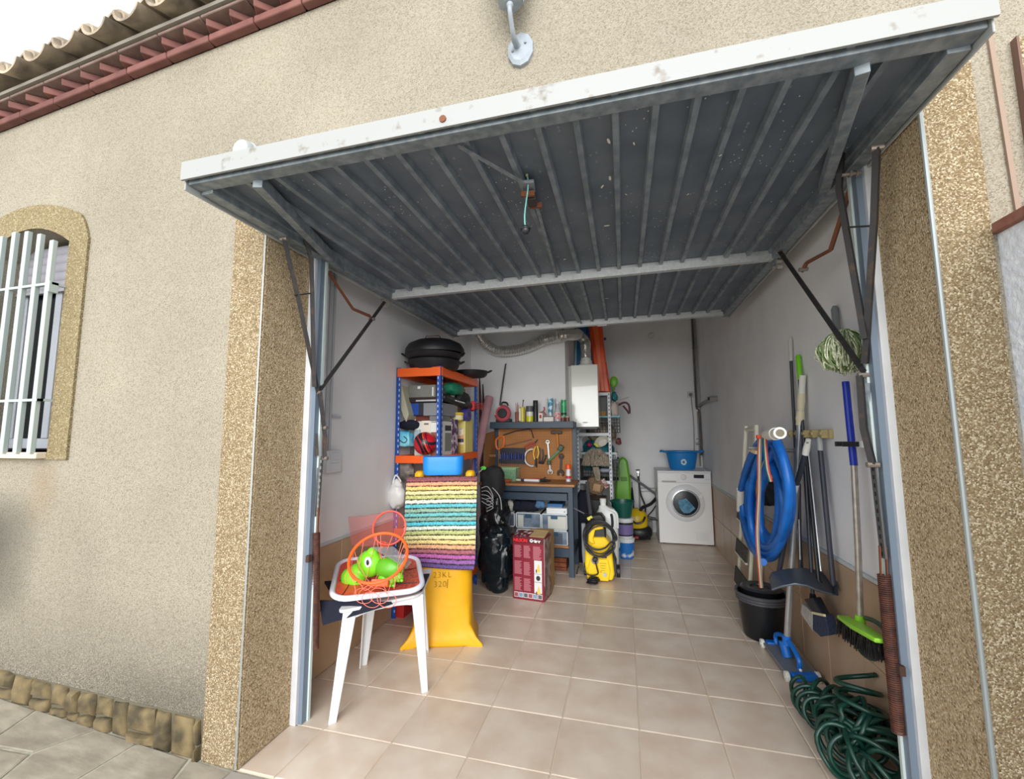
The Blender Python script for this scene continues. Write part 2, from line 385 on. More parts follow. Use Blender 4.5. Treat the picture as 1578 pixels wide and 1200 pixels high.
# stone plinth and flagstone paving
def voronoi(pts, x0, x1, y0, y1, gap):
    cells = []
    for i, (px, py) in enumerate(pts):
        poly = [(x0, y0), (x1, y0), (x1, y1), (x0, y1)]
        for j, (qx, qy) in enumerate(pts):
            if i == j or (px - qx) ** 2 + (py - qy) ** 2 > 2.2: continue
            mx, my, nx, ny = (px + qx) / 2, (py + qy) / 2, qx - px, qy - py; L = math.hypot(nx, ny); nx /= L; ny /= L
            mx -= nx * gap; my -= ny * gap; out = []
            for k in range(len(poly)):
                a, b = poly[k], poly[(k + 1) % len(poly)]
                da = (a[0] - mx) * nx + (a[1] - my) * ny; db = (b[0] - mx) * nx + (b[1] - my) * ny
                if da <= 0: out.append(a)
                if da * db < 0: t = da / (da - db); out.append((a[0] + t * (b[0] - a[0]), a[1] + t * (b[1] - a[1])))
            poly = out
            if len(poly) < 3: break
        if len(poly) >= 3: cells.append(poly)
    return cells
gz = lambda x: max(0, (-1.2 - x)) * .062                    # the paving rises a little to the left
pl = st('wall_plinth', MB().plate([(-6, 0), (-1.345, 0), (-1.345, .155), (-6, .27)], [], lambda a, b: (a, FY - .002, b), (0, .01, 0)), M('plinth_mortar', (96, 90, 74), .95, bump=.05, bscale=60))
stone_m = M('plinth_stone', (66, 58, 40), .9, col2=(124, 108, 76), scale=11, bump=.06, bscale=30, rnd=.16)
x = -4.6
while x < -1.37:
    wd = random.uniform(.07, .16); x1 = min(x + wd, -1.35); zb, zt = gz(x) - .01, .158 + (-1.345 - x) * .0255
    mid = [(x + .004, zb), (x1 - .004, zb), (x1 - .003 - random.uniform(0, .02), zt - .01), (x + random.uniform(0, .015), zt - random.uniform(0, .02))]
    if random.random() < .35:
        zm = zb + (zt - zb) * random.uniform(.25, .4); parts = [[mid[0], mid[1], (x1 - .006, zm), (x + .006, zm - .01)], [(x + .004, zm + .008), (x1 - .004, zm + .006), mid[2], mid[3]]]
    else: parts = [mid]
    for pp in parts:
        cx, cz = sum(p[0] for p in pp) / 4, sum(p[1] for p in pp) / 4; d = random.uniform(.012, .026); b = MB()
        ring = []
        for i in range(4):
            a, c = pp[i], pp[(i + 1) % 4]; ring += [a, ((a[0] + c[0]) / 2 + random.uniform(-.004, .004), (a[1] + c[1]) / 2 + random.uniform(-.005, .005))]
        r0 = [b.v((p[0], FY, p[1])) for p in ring]; r1 = [b.v((p[0], FY - d * .6, p[1])) for p in ring]
        r2 = [b.v((cx + (p[0] - cx) * .72, FY - d - random.uniform(0, .006), cz + (p[1] - cz) * .72)) for p in ring]
        for q, r in ((r0, r1), (r1, r2)):
            for i in range(8): b.f([q[i], q[(i + 1) % 8], r[(i + 1) % 8], r[i]])
        cc = b.v((cx, FY - d - .004, cz))
        for i in range(8): b.f([r2[i], r2[(i + 1) % 8], cc])
        O('stone', b, stone_m, pl, ang=60)
    x = x1
gp = [(x, FY + .05, 0 if x > -1.2 else gz(x)) for x in (-8, -1.2, 8)]
gm = MB(); a = [gm.v((x, FY + .02 if x < 0 else FY, gz(x) - .007)) for x in (-8, -1.18, 8)]; c = [gm.v((x, -14, gz(x) - .007)) for x in (-8, -1.18, 8)]
gm.f([a[0], a[1], c[1], c[0]]); gm.f([a[1], a[2], c[2], c[1]])
gnd = st('ground', gm, M('paving_joint', (186, 182, 166), .95, col2=(150, 148, 132), scale=20, bump=.03, bscale=80))
pts = []
rr = random.Random(3)
for i in range(9):
    for j in range(5): pts.append((-3.7 + i * .31 + rr.uniform(-.11, .11), -.42 - j * .29 + rr.uniform(-.1, .1)))
flag_m = M('flagstone', (138, 130, 116), .75, col2=(168, 160, 144), scale=7, bump=.03, bscale=25, rnd=.08, stretch=(1, 2.5, 1))
for poly in voronoi(pts, -3.9, -1.19, -1.75, FY - .02, .006):
    b = MB(); cx, cy = sum(p[0] for p in poly) / len(poly), sum(p[1] for p in poly) / len(poly); b.b
    z = lambda p: gz(p[0]) + .0
    r0 = [b.v((p[0], p[1], z(p) - .03)) for p in poly]; r1 = [b.v((p[0], p[1], z(p) - .003)) for p in poly]
    r2 = [b.v((cx + (p[0] - cx) * .96, cy + (p[1] - cy) * .96, z(p))) for p in poly]; n = len(poly)
    for q, r in ((r0, r1), (r1, r2)):
        for i in range(n): b.f([q[i], q[(i + 1) % n], r[(i + 1) % n], r[i]])
    b.f(r2); O('flagstone', b, flag_m, gnd, ang=20)
strip = M('paving_strip', (156, 150, 142), .7, col2=(138, 128, 118), scale=5, rnd=.08, bump=.02, bscale=20)
for k in range(10):
    inst_x = -1.19 + k * .30
    O('paving_slab', MB().box(inst_x, inst_x + .29, -.45, FY - .008, -.03, -.003), strip, gnd, bev=.003)
for k in range(10):
    O('paving_slab', MB().box(-1.19 + k * .36, -.84 + k * .36, -.9, -.46, -.03, -.003), strip, gnd, bev=.003)
# white neighbour wall at the far right with its red coping
nb = st('wall_boundary', MB().box(1.350, 1.56, -3.2, FY, -.03, 1.835), M('rough_white', (222, 226, 234), .9, bump=.3, bscale=45, col2=(208, 213, 224), scale=30))
for k in range(9):
    y = FY - .002 - k * .30
    O('coping_tile', MB().prism([(1.335, y, 1.835), (1.59, y, 1.835), (1.59, y, 1.872), (1.45, y, 1.885), (1.335, y, 1.866)], (0, -.294, 0)), M('coping_red', (120, 74, 64), .8, col2=(142, 100, 86), scale=20, rnd=.1), nb, bev=.004)
# ---------------- roof edge ----------------
E_Z = lambda x: 3.0 + (x + 3.08) * .0935
red = M('eave_brick', (100, 58, 54), .75, col2=(118, 76, 68), scale=9, rnd=.14, bump=.02, bscale=40)
rf = T('roof', None, None, (-2, FY, 3.1), kind='structure')
SL = math.atan(.0935); Ry = -SL
def eb(b, x0, x1, y0, y1, h0, h1):
    b.T = Matrix.Translation(V(x0, 0, E_Z(x0))) @ Matrix.Rotation(-SL, 4, 'Y'); b.box(0, (x1 - x0) / cos(SL), y0, y1, h0, h1); b.T = Matrix.Identity(4); return b
x = -4.4
while x < .4:
    O('eave_brick', eb(MB(), x, x + .255, FY - .040, FY, .0, .036), red, rf, bev=.006); x += .26
x = -4.4
while x < .4:
    b = MB(); b.T = Matrix.Translation(V(x, 0, E_Z(x))) @ Matrix.Rotation(-SL, 4, 'Y')
    b.prism([(0, FY + .01, .040), (.128, FY + .01, .040), (.05, FY - .075, .040)], (0, 0, .038)); b.T = Matrix.Identity(4)
    O('dentil_brick', b, red, rf, bev=.004); x += .135
O('eave_bed', eb(MB(), -4.4, .4, FY + .0, FY + .02, .0, .1), M('eave_mortar', (124, 104, 94), .9), rf)
x = -4.4
while x < .4:
    O('eave_brick', eb(MB(), x, x + .255, FY - .082, FY, .080, .094), M('eave_top_brick', (106, 82, 76), .8, col2=(124, 104, 96), scale=14, rnd=.12, bump=.02, bscale=40), rf, bev=.005); x += .26
O('eave_board', eb(MB(), -4.4, .4, FY - .095, FY + .25, .096, .115), M('eave_mortar_grey', (120, 114, 104), .9, bump=.05, bscale=30), rf)
rt = M('roof_tile', (168, 152, 130), .85, col2=(112, 102, 90), scale=11, rnd=.14, bump=.04, bscale=40, lo=.4, hi=.7)
def half(x, z, up, r0, r1, y0, y1, t=.013):
    b = MB(); n = 12; rows = []
    for (y, r, dz) in ((y0, r0, 0), (y1, r1, (y1 - y0) * .34)):
        for rr_ in (r, r - t):
            rows.append([b.v((x + rr_ * cos(pi * k / n) * 1.05, y, z + dz + up * rr_ * sin(pi * k / n))) for k in range(n + 1)])
    o0, i0, o1, i1 = rows
    for k in range(n):
        b.f([o0[k], o0[k + 1], o1[k + 1], o1[k]]); b.f([i0[k], i1[k], i1[k + 1], i0[k + 1]]); b.f([o0[k], i0[k], i0[k + 1], o0[k + 1]]); b.f([o1[k], o1[k + 1], i1[k + 1], i1[k]])
    for k in (0, n): b.f([o0[k], o1[k], i1[k], i0[k]])
    return b
x = -4.6
while x < .3:
    z = E_Z(x) + .205
    for row in range(2):
        O('roof_tile', half(x, z + row * .10, -1, .078, .066, FY - .155 + row * .3, FY + .13 + row * .3), rt, rf)
        O('roof_tile', half(x + .103, z - .012 + row * .10, 1, .066, .078, FY - .13 + row * .3, FY + .17 + row * .3), rt, rf)
    x += .206
# ---------------- garage door, frame and levers ----------------
galv = M('galvanised', (110, 120, 128), .5, metal=.25, col2=(142, 150, 156), scale=30)
galv_b = M('galvanised_bright', (190, 194, 196), .45, metal=.4, col2=(206, 208, 208), scale=60)
blk = M('black_steel', (52, 50, 50), .5, metal=.3, col2=(86, 66, 54), scale=25, lo=.55, hi=.75)
rust = M('rust', (122, 74, 50), .8, metal=.2)
chan = M('channel_blue_grey', (112, 126, 142), .5)
fr = st('door_frame', MB(), white_paint) if False else T('door_frame', 'white painted steel frame lining both sides of the garage doorway', 'door frame', (0, .02, 0))
fr['kind'] = 'structure'
fwm = M('frame_white', (206, 208, 212), .55, col2=(192, 195, 200), scale=6)
for s, x0 in ((1, -1.169), (-1, 1.209)):
    X = lambda d: x0 + s * d
    def bb(a, b, y0, y1, z0=0, z1=2.3): return MB().box(min(X(a), X(b)), max(X(a), X(b)), y0, y1, z0, z1)
    O('post', bb(0, .032, -.012, .045), fwm, fr, bev=.002)
    O('channel', bb(.032, .052, .004, .045), chan, fr)
    O('edge_strip', bb(.052, .060, -.036 + .07, .048, .53 if s < 0 else .73).box(*sorted((X(.052), X(.060))), .034, .048, 0, .5 if s < 0 else .70), M('edge_white', (196, 208, 206), .4), fr)
    O('notch_plate', MB().box(*sorted((X(.048), X(.064))), -.010, .012, .50 if s < 0 else .70, .53 if s < 0 else .73), M('dark_rust', (70, 50, 42), .8), fr)
O('head_rail', MB().box(-1.17, 1.2, -.012, .045, 2.3, 2.32), fwm, fr)
FL, FR_, BL, BR = at(287, 280, x=-1.15), at(1527, 32, x=1.19), at(700, 516, x=-1.13), at(1122, 484, x=1.17)
mp_ = lambda p: -((ROT.transposed() @ (Vector(p) - CAM)).z) / FPX
def D(u, v, w=0):
    p = FL * (1 - u) * (1 - v) + FR_ * u * (1 - v) + BL * (1 - u) * v + BR * u * v
    return p + V(0, 0, w)
gd = T('door_1', 'white up-and-over garage door raised open, grey corrugated inner side', 'garage door', (0, .6, 2.2)); gd['kind'] = 'structure'
# corrugated skin, one strip per rib bay
sk = M('door_sheet', (92, 104, 118), .5, metal=.25, col2=(112, 122, 134), scale=5); nt = sk.node_tree; N = nt.nodes; L = nt.links; bs = N['Principled BSDF']
src = bs.inputs['Base Color'].links[0].from_socket
def speck(scale, thr, col, src, seed):
    g = N.new('ShaderNodeNewGeometry'); mp = N.new('ShaderNodeMapping'); mp.inputs['Location'].default_value = (seed, seed * 2, 0); mp.inputs['Scale'].default_value = (1.6, 1, 1)
    L.new(g.outputs['Position'], mp.inputs[0]); v = N.new('ShaderNodeTexVoronoi'); v.inputs['Scale'].default_value = scale; L.new(mp.outputs[0], v.inputs[0])
    n = N.new('ShaderNodeTexNoise'); n.inputs['Scale'].default_value = 2.2; L.new(mp.outputs[0], n.inputs[0])
    s = N.new('ShaderNodeSeparateColor'); L.new(v.outputs['Color'], s.inputs[0])
    a = N.new('ShaderNodeMath'); a.operation = 'LESS_THAN'; L.new(v.outputs['Distance'], a.inputs[0]); a.inputs[1].default_value = .2
    b = N.new('ShaderNodeMath'); b.operation = 'MULTIPLY'; L.new(s.outputs[0], b.inputs[0]); L.new(n.outputs[0], b.inputs[1])
    c = N.new('ShaderNodeMath'); c.operation = 'GREATER_THAN'; L.new(b.outputs[0], c.inputs[0]); c.inputs[1].default_value = thr
    d = N.new('ShaderNodeMath'); d.operation = 'MULTIPLY'; L.new(a.outputs[0], d.inputs[0]); L.new(c.outputs[0], d.inputs[1])
    mx = N.new('ShaderNodeMix'); mx.data_type = 'RGBA'; L.new(d.outputs[0], mx.inputs[0]); L.new(src, mx.inputs[6]); mx.inputs[7].default_value = srgb(*col); return mx.outputs[2]
o1 = speck(30, .40, (132, 142, 152), src, 3.1); o2 = speck(55, .49, (206, 204, 196), o1, 7.7); L.new(o2, bs.inputs['Base Color'])
rib_m = M('door_rib_lit', (140, 150, 158), .45, metal=.25, col2=(108, 118, 128), scale=14)  # paler colour stands in for the light the raised ribs catch
NR = 20
for k in range(NR):
    u0, u1 = k / NR, (k + 1) / NR; du = 1 / NR
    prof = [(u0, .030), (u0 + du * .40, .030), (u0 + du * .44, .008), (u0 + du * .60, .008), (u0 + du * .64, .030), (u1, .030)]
    b = MB(); rows = []
    for (u, w_) in prof: rows.append([b.v(D(u, v, w_)) for v in (0, .25, .5, .75, 1)])
    for (u, w_) in prof: rows.append([b.v(D(u, v, w_ + .003)) for v in (0, .25, .5, .75, 1)])
    n = len(prof)
    for i in range(n - 1):
        for j in range(4):
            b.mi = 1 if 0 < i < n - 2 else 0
            b.f([rows[i][j], rows[i + 1][j], rows[i + 1][j + 1], rows[i][j + 1]]); b.f([rows[n + i][j], rows[n + i][j + 1], rows[n + i + 1][j + 1], rows[n + i + 1][j]])
    b.b.faces.ensure_lookup_table()
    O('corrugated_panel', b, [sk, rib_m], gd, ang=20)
def dbar(name, a, b_, wdt, w0, w1, mat, side=None):
    """bar on the underside between door coordinates a and b"""
    p, q = Vector((a[0], a[1])), Vector((b_[0], b_[1])); A, B = D(*p), D(*q); d = (B - A).normalized(); n = V(-d.y, d.x, 0) * wdt / 2
    m = MB(); m.prism([A - n + V(0, 0, w0), A + n + V(0, 0, w0), A + n + V(0, 0, w1), A - n + V(0, 0, w1)], B - A); return O(name, m, mat, gd, bev=.002)
dbar('side_rail', (.012, .022), (.012, 1), .05, -.020, .03, galv); dbar('side_rail', (.988, .022), (.988, 1), .05, -.020, .03, galv)
dbar('side_flange', (-.002, 0), (-.002, 1), .006, -.03, .075, M('door_white', (166, 169, 168), .5, col2=(150, 153, 152), scale=5)); dbar('side_flange', (1.002, 0), (1.002, 1), .006, -.03, .075, MC['door_white'])
dbar('front_rail', (.0, .013), (1, .013), .05, -.008, .03, galv)
dbar('middle_rail', (.02, .535), (.98, .535), .035, -.026, .03, galv_b)
dbar('back_rail', (.02, .985), (.98, .985), .045, -.02, .03, galv_b)
dbar('brace', (.105, .02), (.015, .33), .034, -.034, .012, galv); dbar('brace', (.895, .02), (.965, .26), .034, -.034, .012, galv)
# outer white skin with flaking lip along the front edge
dw = M('door_white_flaking', (150, 151, 150), .5, col2=(120, 114, 104), scale=22, lo=.60, hi=.72, bump=.01, bscale=50)
m = MB(); A, B = D(-.004, -.004), D(1.004, -.004)
m.prism([A + V(0, -.004, 0), A + V(0, .004, 0), A + V(0, .004, .066), A + V(0, -.004, .066)], B - A); O('front_lip', m, dw, gd)
m = MB(); m.prism([D(0, 0, .055), D(0, 1, .055), D(0, 1, .06), D(0, 0, .06)], D(1, 0) - D(0, 0)); O('outer_skin', m, MC['door_white'], gd)
for u, v_, r in ((.41, -.004, .011),):
    p = D(u, v_, .025); O('rust_bolt', MB().cyl(p + V(0, -.008, 0), p + V(0, .01, 0), r, n=12), rust, gd)
rgf = random.Random(11); flm = M('paint_flake', (214, 208, 196), .7)
for (u, v, s) in ((938, 218, 9), (940, 275, 8), (928, 288, 6), (935, 348, 6), (977, 222, 5), (955, 345, 4), (748, 352, 6), (755, 362, 5), (935, 460, 4), (928, 460, 3), (560, 290, 3), (640, 350, 3), (600, 330, 3), (700, 400, 3), (965, 300, 3), (1110, 240, 3), (1060, 300, 3), (695, 455, 3), (1192, 412, 4), (870, 400, 3)):
    p = at(u, v, z=2.232 if v < 380 else 2.225); m = MB(); r = s * mp_(p) * .5; a0 = rgf.uniform(0, 3)
    m.prism([p + V(cos(a0) * cos(t) * r * 1.5 - sin(a0) * sin(t) * r * .5, sin(a0) * cos(t) * r * 1.5 + cos(a0) * sin(t) * r * .5, .001 * rgf.random()) for t in (0, 1.1, 2.3, 3.2, 4.1, 5.3)], (0, 0, .0015)); O('paint_flake', m, flm, gd)
# lock, rods and pull cord
lk = at(815, 300, z=2.19)
O('lock_plate', MB().cbox(lk + V(.0, .02, .015), (.045, .17, .012), (0, 0, .12)), galv, gd, bev=.002)
lb = O('lock_box', MB().cbox(lk + V(.005, .03, -.004), (.036, .06, .03), (0, 0, .12)), M('lock_dark', (70, 66, 64), .6, metal=.4), gd, bev=.003)
O('lock_clamp', MB().cbox(lk + V(.012, .07, -.008), (.05, .012, .02), (0, 0, .12)).cbox(lk + V(.0, -.02, -.008), (.05, .012, .02), (0, 0, .12)), rust, gd)
a = D(.415, .03, -.0); O('lock_rod', MB().beam(a, lk + V(-.004, -.06, .01), .014, .004), galv, gd)
c = D(.455, .97, .0); O('lock_rod', MB().beam(lk + V(.01, .10, .01), D(.47, .53, .0), .014, .004).beam(D(.47, .55, 0), D(.487, .98, 0), .014, .004), galv, gd)
kb = at(810, 354, y=lk.y - .05); tp = at(812, 268, y=lk.y - .05)
cdp = smooth_path([tp, tp + V(.004, 0, -.05), kb + V(-.003, 0, .06), kb], 5)
co_ = O('pull_cord', MB().tube(cdp, .0028, 6), M('cord_teal', (120, 190, 186), .8), gd)
O('cord_knob', MB().sph(kb, (.016, .016, .018), 14, 10).tube([kb + V(.017 * cos(t), .017 * sin(t), .003) for t in [i * .5 for i in range(12)]], .003, 5, closed=True), M('knob_black', (34, 34, 40), .4), co_)
O('cord_knot', MB().sph(tp, (.006, .006, .012), 8, 6), M('knot_tan', (190, 176, 130), .9), co_)
# levers, links and springs
def bolt(p, s=1): return MB().cyl(p + V(-.02, 0, 0), p + V(.02, 0, 0), .009 * s, n=8)
def lever(pts, w_, name='lever_arm', mat=blk, flat=.55):
    return O(name, MB().tube(pts, w_, 4, flat=1, up=(1, 0, 0)), mat, gd, ang=20)
for side in (0, 1):
    if side == 0:
        X = -1.112; PL = lambda u, v, dx=0: at(u, v, x=X + dx)
        piv = PL(490, 605)
        lever([PL(438, 368), PL(462, 470), piv], .0125); lever([PL(470, 365, .03), PL(480, 400, .03), PL(484, 596, .012)], .0125)
        lever([PL(592, 466, -.0), piv], .0125); O('spacer', MB().beam(PL(454, 455), PL(478, 452, .025), .006, .006), blk, gd)
        lever([PL(498, 408, -.04), PL(544, 476, -.03), PL(570, 487, -.01), PL(574, 494, 0)], .010, 'bent_link', rust)
        lever([piv + V(.012, 0, 0), PL(498, 650, .012), PL(501, 672, .012), PL(500, 706, .012)], .013, 'link')
        lever([PL(486, 668, -.01), PL(488, 702, 0)], .010, 'link')
        pl_, sp0, sp1 = PL(494, 706), PL(487, 820), PL(485, 1000); slot0 = PL(488, 795)
        bolts = [piv, PL(438, 368), PL(592, 462), PL(500, 706, .012), PL(499, 659, .012), PL(573, 492)]
        rg = [PL(500, 395, .01)]
    else:
        X = 1.142; PL = lambda u, v, dx=0: at(u, v, x=X - dx)
        piv = PL(1331, 578)
        lever([PL(1351, 228), PL(1347, 340), PL(1333, 560)], .0125); lever([PL(1297, 228, .04), PL(1293, 290, .04), PL(1333, 522, .01)], .0125)
        lever([PL(1202, 388), PL(1331, 572)], .0125); O('spacer', MB().beam(PL(1309, 350, .03), PL(1344, 348), .006, .006), blk, gd)
        lever([PL(1312, 285, -.03), PL(1280, 385, -.02), PL(1243, 405, -.005), PL(1236, 418, 0)], .010, 'bent_link', rust)
        lever([piv + V(-.012, 0, 0), PL(1331, 660, .012), PL(1345, 716, .012)], .013, 'link'); lever([PL(1338, 590, -.01), PL(1341, 690, -.01)], .009, 'link', galv)
        pl_, sp0, sp1 = PL(1346, 716), PL(1362, 885), PL(1385, 1130); slot0 = PL(1362, 860)
        bolts = [piv, PL(1351, 228), PL(1203, 385), PL(1345, 716, .012), PL(1297, 232, .04), PL(1238, 415)]
        rg = [PL(1312, 268, .01)]
    m = MB()
    for p in bolts: m.cyl(p + V(-.018, 0, 0), p + V(.018, 0, 0), .0095, n=8)
    O('hinge_bolt', m, M('bolt_worn', (150, 140, 132), .5, metal=.6), gd)
    O('slotted_bar', MB().beam(pl_, slot0, .006, .032, (0, 1, 0)), M('slotted_galv', (104, 106, 108), .5, metal=.5), gd)
    n = int((pl_ - slot0).length / .028); m = MB()
    for k in range(n):
        p = pl_.lerp(slot0, (k + .5) / n); m.cbox(p, (.0075, .009, .014))
    O('slot', m, M('slot_light', (190, 196, 198), .6) if side == 0 else M('slot_dark', (30, 30, 30), .8), gd, kind='stuff')
    # hook and long coil spring
    m = MB(); d = (sp1 - sp0); Ls = d.length; d.normalize(); e1 = V(1, 0, 0); e2 = d.cross(e1)
    turns = int(Ls / .0068); pts = []
    for i in range(turns * 10): t = i / 10 * 2 * pi; pts.append(sp0 + d * (Ls * i / (turns * 10)) + e1 * cos(t) * .0165 + e2 * sin(t) * .0165)
    m.tube(pts, .0034, 4)
    O('spring', m, M('spring_rust', (104, 62, 48), .7, metal=.3, col2=(70, 44, 38), scale=40), gd)
    m = MB()
    for dx in (-.009, .009): m.beam(sp0 + V(dx, 0, -.01), slot0 + V(dx, 0, .04), .004, .008, (0, 1, 0))
    O('spring_hook', m, rust, gd)
    q = rg[0]; O('roller_axle', MB().cyl(q + V(-.03, 0, 0), q + V(.03, 0, 0), .006, n=8).cyl(q + V(-.008, 0, 0), q + V(0, 0, 0), .012, n=10).cyl(q + V(.012, 0, 0), q + V(.02, 0, 0), .012, n=10), MC['bolt_worn'], gd)
# roller wheels at the middle rail
for u in (.0, .995):
    p = D(u, .535, -.035); m = MB()
    for dz in (0, -.028): m.cyl(p + V(-.012, 0, dz), p + V(.012, 0, dz), .012, n=14)
    O('roller', m, M('roller_grey', (170, 166, 158), .5), gd)
tp_ = at(929, 497, x=.235); O('white_tape', MB().cbox(D(.56, .99, -.022), (.075, .03, .006)), white_pl, gd)
# ---------------- fittings on the facade ----------------
ALm = M('lantern_white', (156, 164, 172), .45, col2=(138, 146, 154), scale=20)
lp = T('wall_lantern', 'white metal coach lantern with glass panes mounted above the garage door', 'wall lamp', (-.03, FY, 2.75))
c = at(803, 80, y=FY)
m = MB(); n = 10
for (r, y) in ((.058, 0), (.058, -.012), (.044, -.022)):
    pass
ring = lambda r, y: [m.v((c.x + r * .82 * cos(2 * pi * k / n + .3), y, c.z + r * 1.12 * sin(2 * pi * k / n + .3))) for k in range(n)]
r0, r1, r2 = ring(.062, FY), ring(.062, FY - .014), ring(.048, FY - .022)
for p, q in ((r0, r1), (r1, r2)):
    for k in range(n): m.f([p[k], p[(k + 1) % n], q[(k + 1) % n], q[k]])
m.f(r2); m.f(r0)
O('back_plate', m, ALm, lp, ang=20)
for p_ in ((c.x - .028, FY - .024, c.z - .012), (c.x + .022, FY - .024, c.z + .012)): O('screw', MB().sph(p_, .005, 8, 6), M('screw_grey', (140, 146, 150), .4, metal=.6), lp)
az = c.z + .04; arm = smooth_path([(c.x - .01, FY - .02, c.z + .01), (c.x - .012, FY - .07, c.z + .0), (c.x - .012, FY - .12, c.z + .045), (c.x - .012, FY - .12, c.z + .075)], 5)
O('arm', MB().tube(arm, [.012] * 5 + [.0085] * (len(arm) - 5), 10).sph(arm[0], .016).sph(arm[-1], .013), ALm, lp)
lx, ly, lz = c.x - .012, FY - .12, c.z + .085
hexp = lambda r, z: [(lx + r * cos(pi / 3 * k + .5), ly + r * sin(pi / 3 * k + .5), lz + z) for k in range(6)]
m = MB(); R = [[m.v(p) for p in hexp(r, z)] for r, z in ((.014, 0), (.052, .012), (.056, .045), (.050, .05))]
for p, q in zip(R, R[1:]):
    for k in range(6): m.f([p[k], p[(k + 1) % 6], q[(k + 1) % 6], q[k]])
m.f(R[0]); m.f(R[-1]); O('cup', m, ALm, lp, ang=20)
lo, hi = hexp(.052, .05), hexp(.092, .27); m = MB()
for k in range(6): m.beam(lo[k], hi[k], .008, .008)
for k in range(6): m.beam(hi[k], hi[(k + 1) % 6], .012, .012); m.beam(lo[k], lo[(k + 1) % 6], .01, .01)
O('cage', m, ALm, lp)
gl = M('lantern_glass', (150, 176, 206), .15, trans=.6, alpha=.9)
for k in range(6): m = MB(); a_ = [Vector(q) for q in (lo[k], lo[(k + 1) % 6], hi[(k + 1) % 6], hi[k])]; cc = sum(a_, V(0, 0, 0)) / 4; m.prism([p.lerp(V(lx, ly, p.z), .05) for p in a_], (V(lx, ly, cc.z) - cc).normalized() * .003); O('pane', m, gl, lp)
R = hexp(.1, .27); m = MB(); a_ = [m.v(p) for p in R]; t_ = m.v((lx, ly, lz + .36))
for k in range(6): m.f([a_[k], a_[(k + 1) % 6], t_])
m.f(a_); O('roof_cap', m, ALm, lp, ang=20)
O('bulb', MB().sph((lx, ly, lz + .13), (.025, .025, .045), 12, 8), M('bulb_white', (236, 236, 232), .3), lp)
c = at(375, 232, y=FY - .04)
wd = T('wall_light', 'round white bulkhead fitting on the facade behind the open door corner', 'wall light', (c.x, FY, c.z))
def disc(c, prof, n=24, sx=1, sz=1):
    m = MB(); R = [[m.v((c.x + r * sx * cos(2 * pi * k / n), y, c.z + r * sz * sin(2 * pi * k / n))) for k in range(n)] for r, y in prof]
    for p, q in zip(R, R[1:]):
        for k in range(n): m.f([p[k], p[(k + 1) % n], q[(k + 1) % n], q[k]])
    m.f(R[0]); m.f(R[-1]); return m
O('base', disc(c, [(.054, FY), (.054, FY - .02), (.048, FY - .024)]), M('fitting_white', (156, 162, 164), .4), wd); O('diffuser', disc(c, [(.048, FY - .02), (.048, FY - .045), (.040, FY - .058), (.02, FY - .062)], 24), M('fitting_lens', (162, 168, 170), .3), wd)
# left interior wall: conduits and a switch box
cg = M('conduit_grey', (188, 190, 196), .6)
tg = T('conduit', 'two thin grey conduit pipes running down the left wall to the switch', 'conduit', (XL + .01, .4, 1.15))
for k, u in enumerate((512, 518)):
    a, b = at(u, 420, x=XL + .01), at(u - 1, 690, x=XL + .01); b.y = a.y
    O('pipe', MB().cyl(V(XL + .009, a.y, 2.5), V(XL + .009, a.y, 1.2), .008, n=10), cg, tg)
a = at(513, 642, x=XL); O('pipe_clip', MB().box(XL, XL + .02, a.y - .03, a.y + .05, a.z - .006, a.z + .006), cg, tg)
a, b = at(504, 694, x=XL + .03), at(521, 727, x=XL + .03)
sb = T('light_switch', 'white double switch and socket box on the left wall', 'switch', (XL, (a.y + b.y) / 2, b.z))
O('housing', MB().box(XL, XL + .035, a.y, b.y + .02, b.z, a.z), white_pl, sb, bev=.004)
mz = (a.z + b.z) / 2
O('rocker', MB().box(XL + .035, XL + .042, a.y + .025, b.y, mz + .008, a.z - .015), M('rocker', (214, 216, 222), .4), sb, bev=.002)
so2 = O('socket', MB().box(XL + .035, XL + .039, a.y + .025, b.y, b.z + .012, mz - .008), MC['rocker'], sb, bev=.002)
# ---------------- colour shorthands ----------------
def PM(name, r, g, b, rough=.5, **k): return M(name, (r, g, b), rough, **k)
black_pl = PM('black_plastic', 30, 31, 34, .45)
dark_cloth = PM('navy_cloth', 17, 20, 38, .9, bump=.03, bscale=60)
def mp(p): return -((ROT.transposed() @ (Vector(p) - CAM)).z) / FPX       # metres per photo pixel at p
VX = V(cos(.2543), sin(.2543), 0); VY = V(-sin(.2543), cos(.2543), 0)      # camera-facing horizontal axes
def rrect(w, h, r, n=5):
    out = []
    for cx, cy, a0 in ((w / 2 - r, h / 2 - r, 0), (-w / 2 + r, h / 2 - r, 1), (-w / 2 + r, -h / 2 + r, 2), (w / 2 - r, -h / 2 + r, 3)):
        for k in range(n + 1): t = (a0 + k / n) * pi / 2; out.append((cx + r * cos(t), cy + r * sin(t)))
    return out
from mathutils import noise as _n
def nz(p, s=1, k=0): return _n.noise(Vector((p[0] * s + k, p[1] * s - k, p[2] * s + 2 * k)))
def blob(c, r, pw=.7, amp=.1, fr=9, seed=0, n=28, m=18, flat=True, rot=0):
    """lumpy soft bag; flat keeps its underside on what carries it"""
    mb = MB(); c = Vector(c); R_ = Matrix.Rotation(rot, 3, 'Z')
    def fn(p):
        q = p.copy(); d = 1 + amp * (nz(q, fr, seed) + .5 * nz(q, fr * 2.3, seed + 5) - .5 * abs(nz(q, fr * 2.1, seed + 9)) + .3 * (.3 - abs(nz((q.x * 2, q.y * 2, q.z), fr * 3.1, seed + 2))))
        q = q * d
        if flat: q.z = max(q.z, -r[2])
        return R_ @ q
    mb.sph(c, r, n, m, fn, pw); return mb
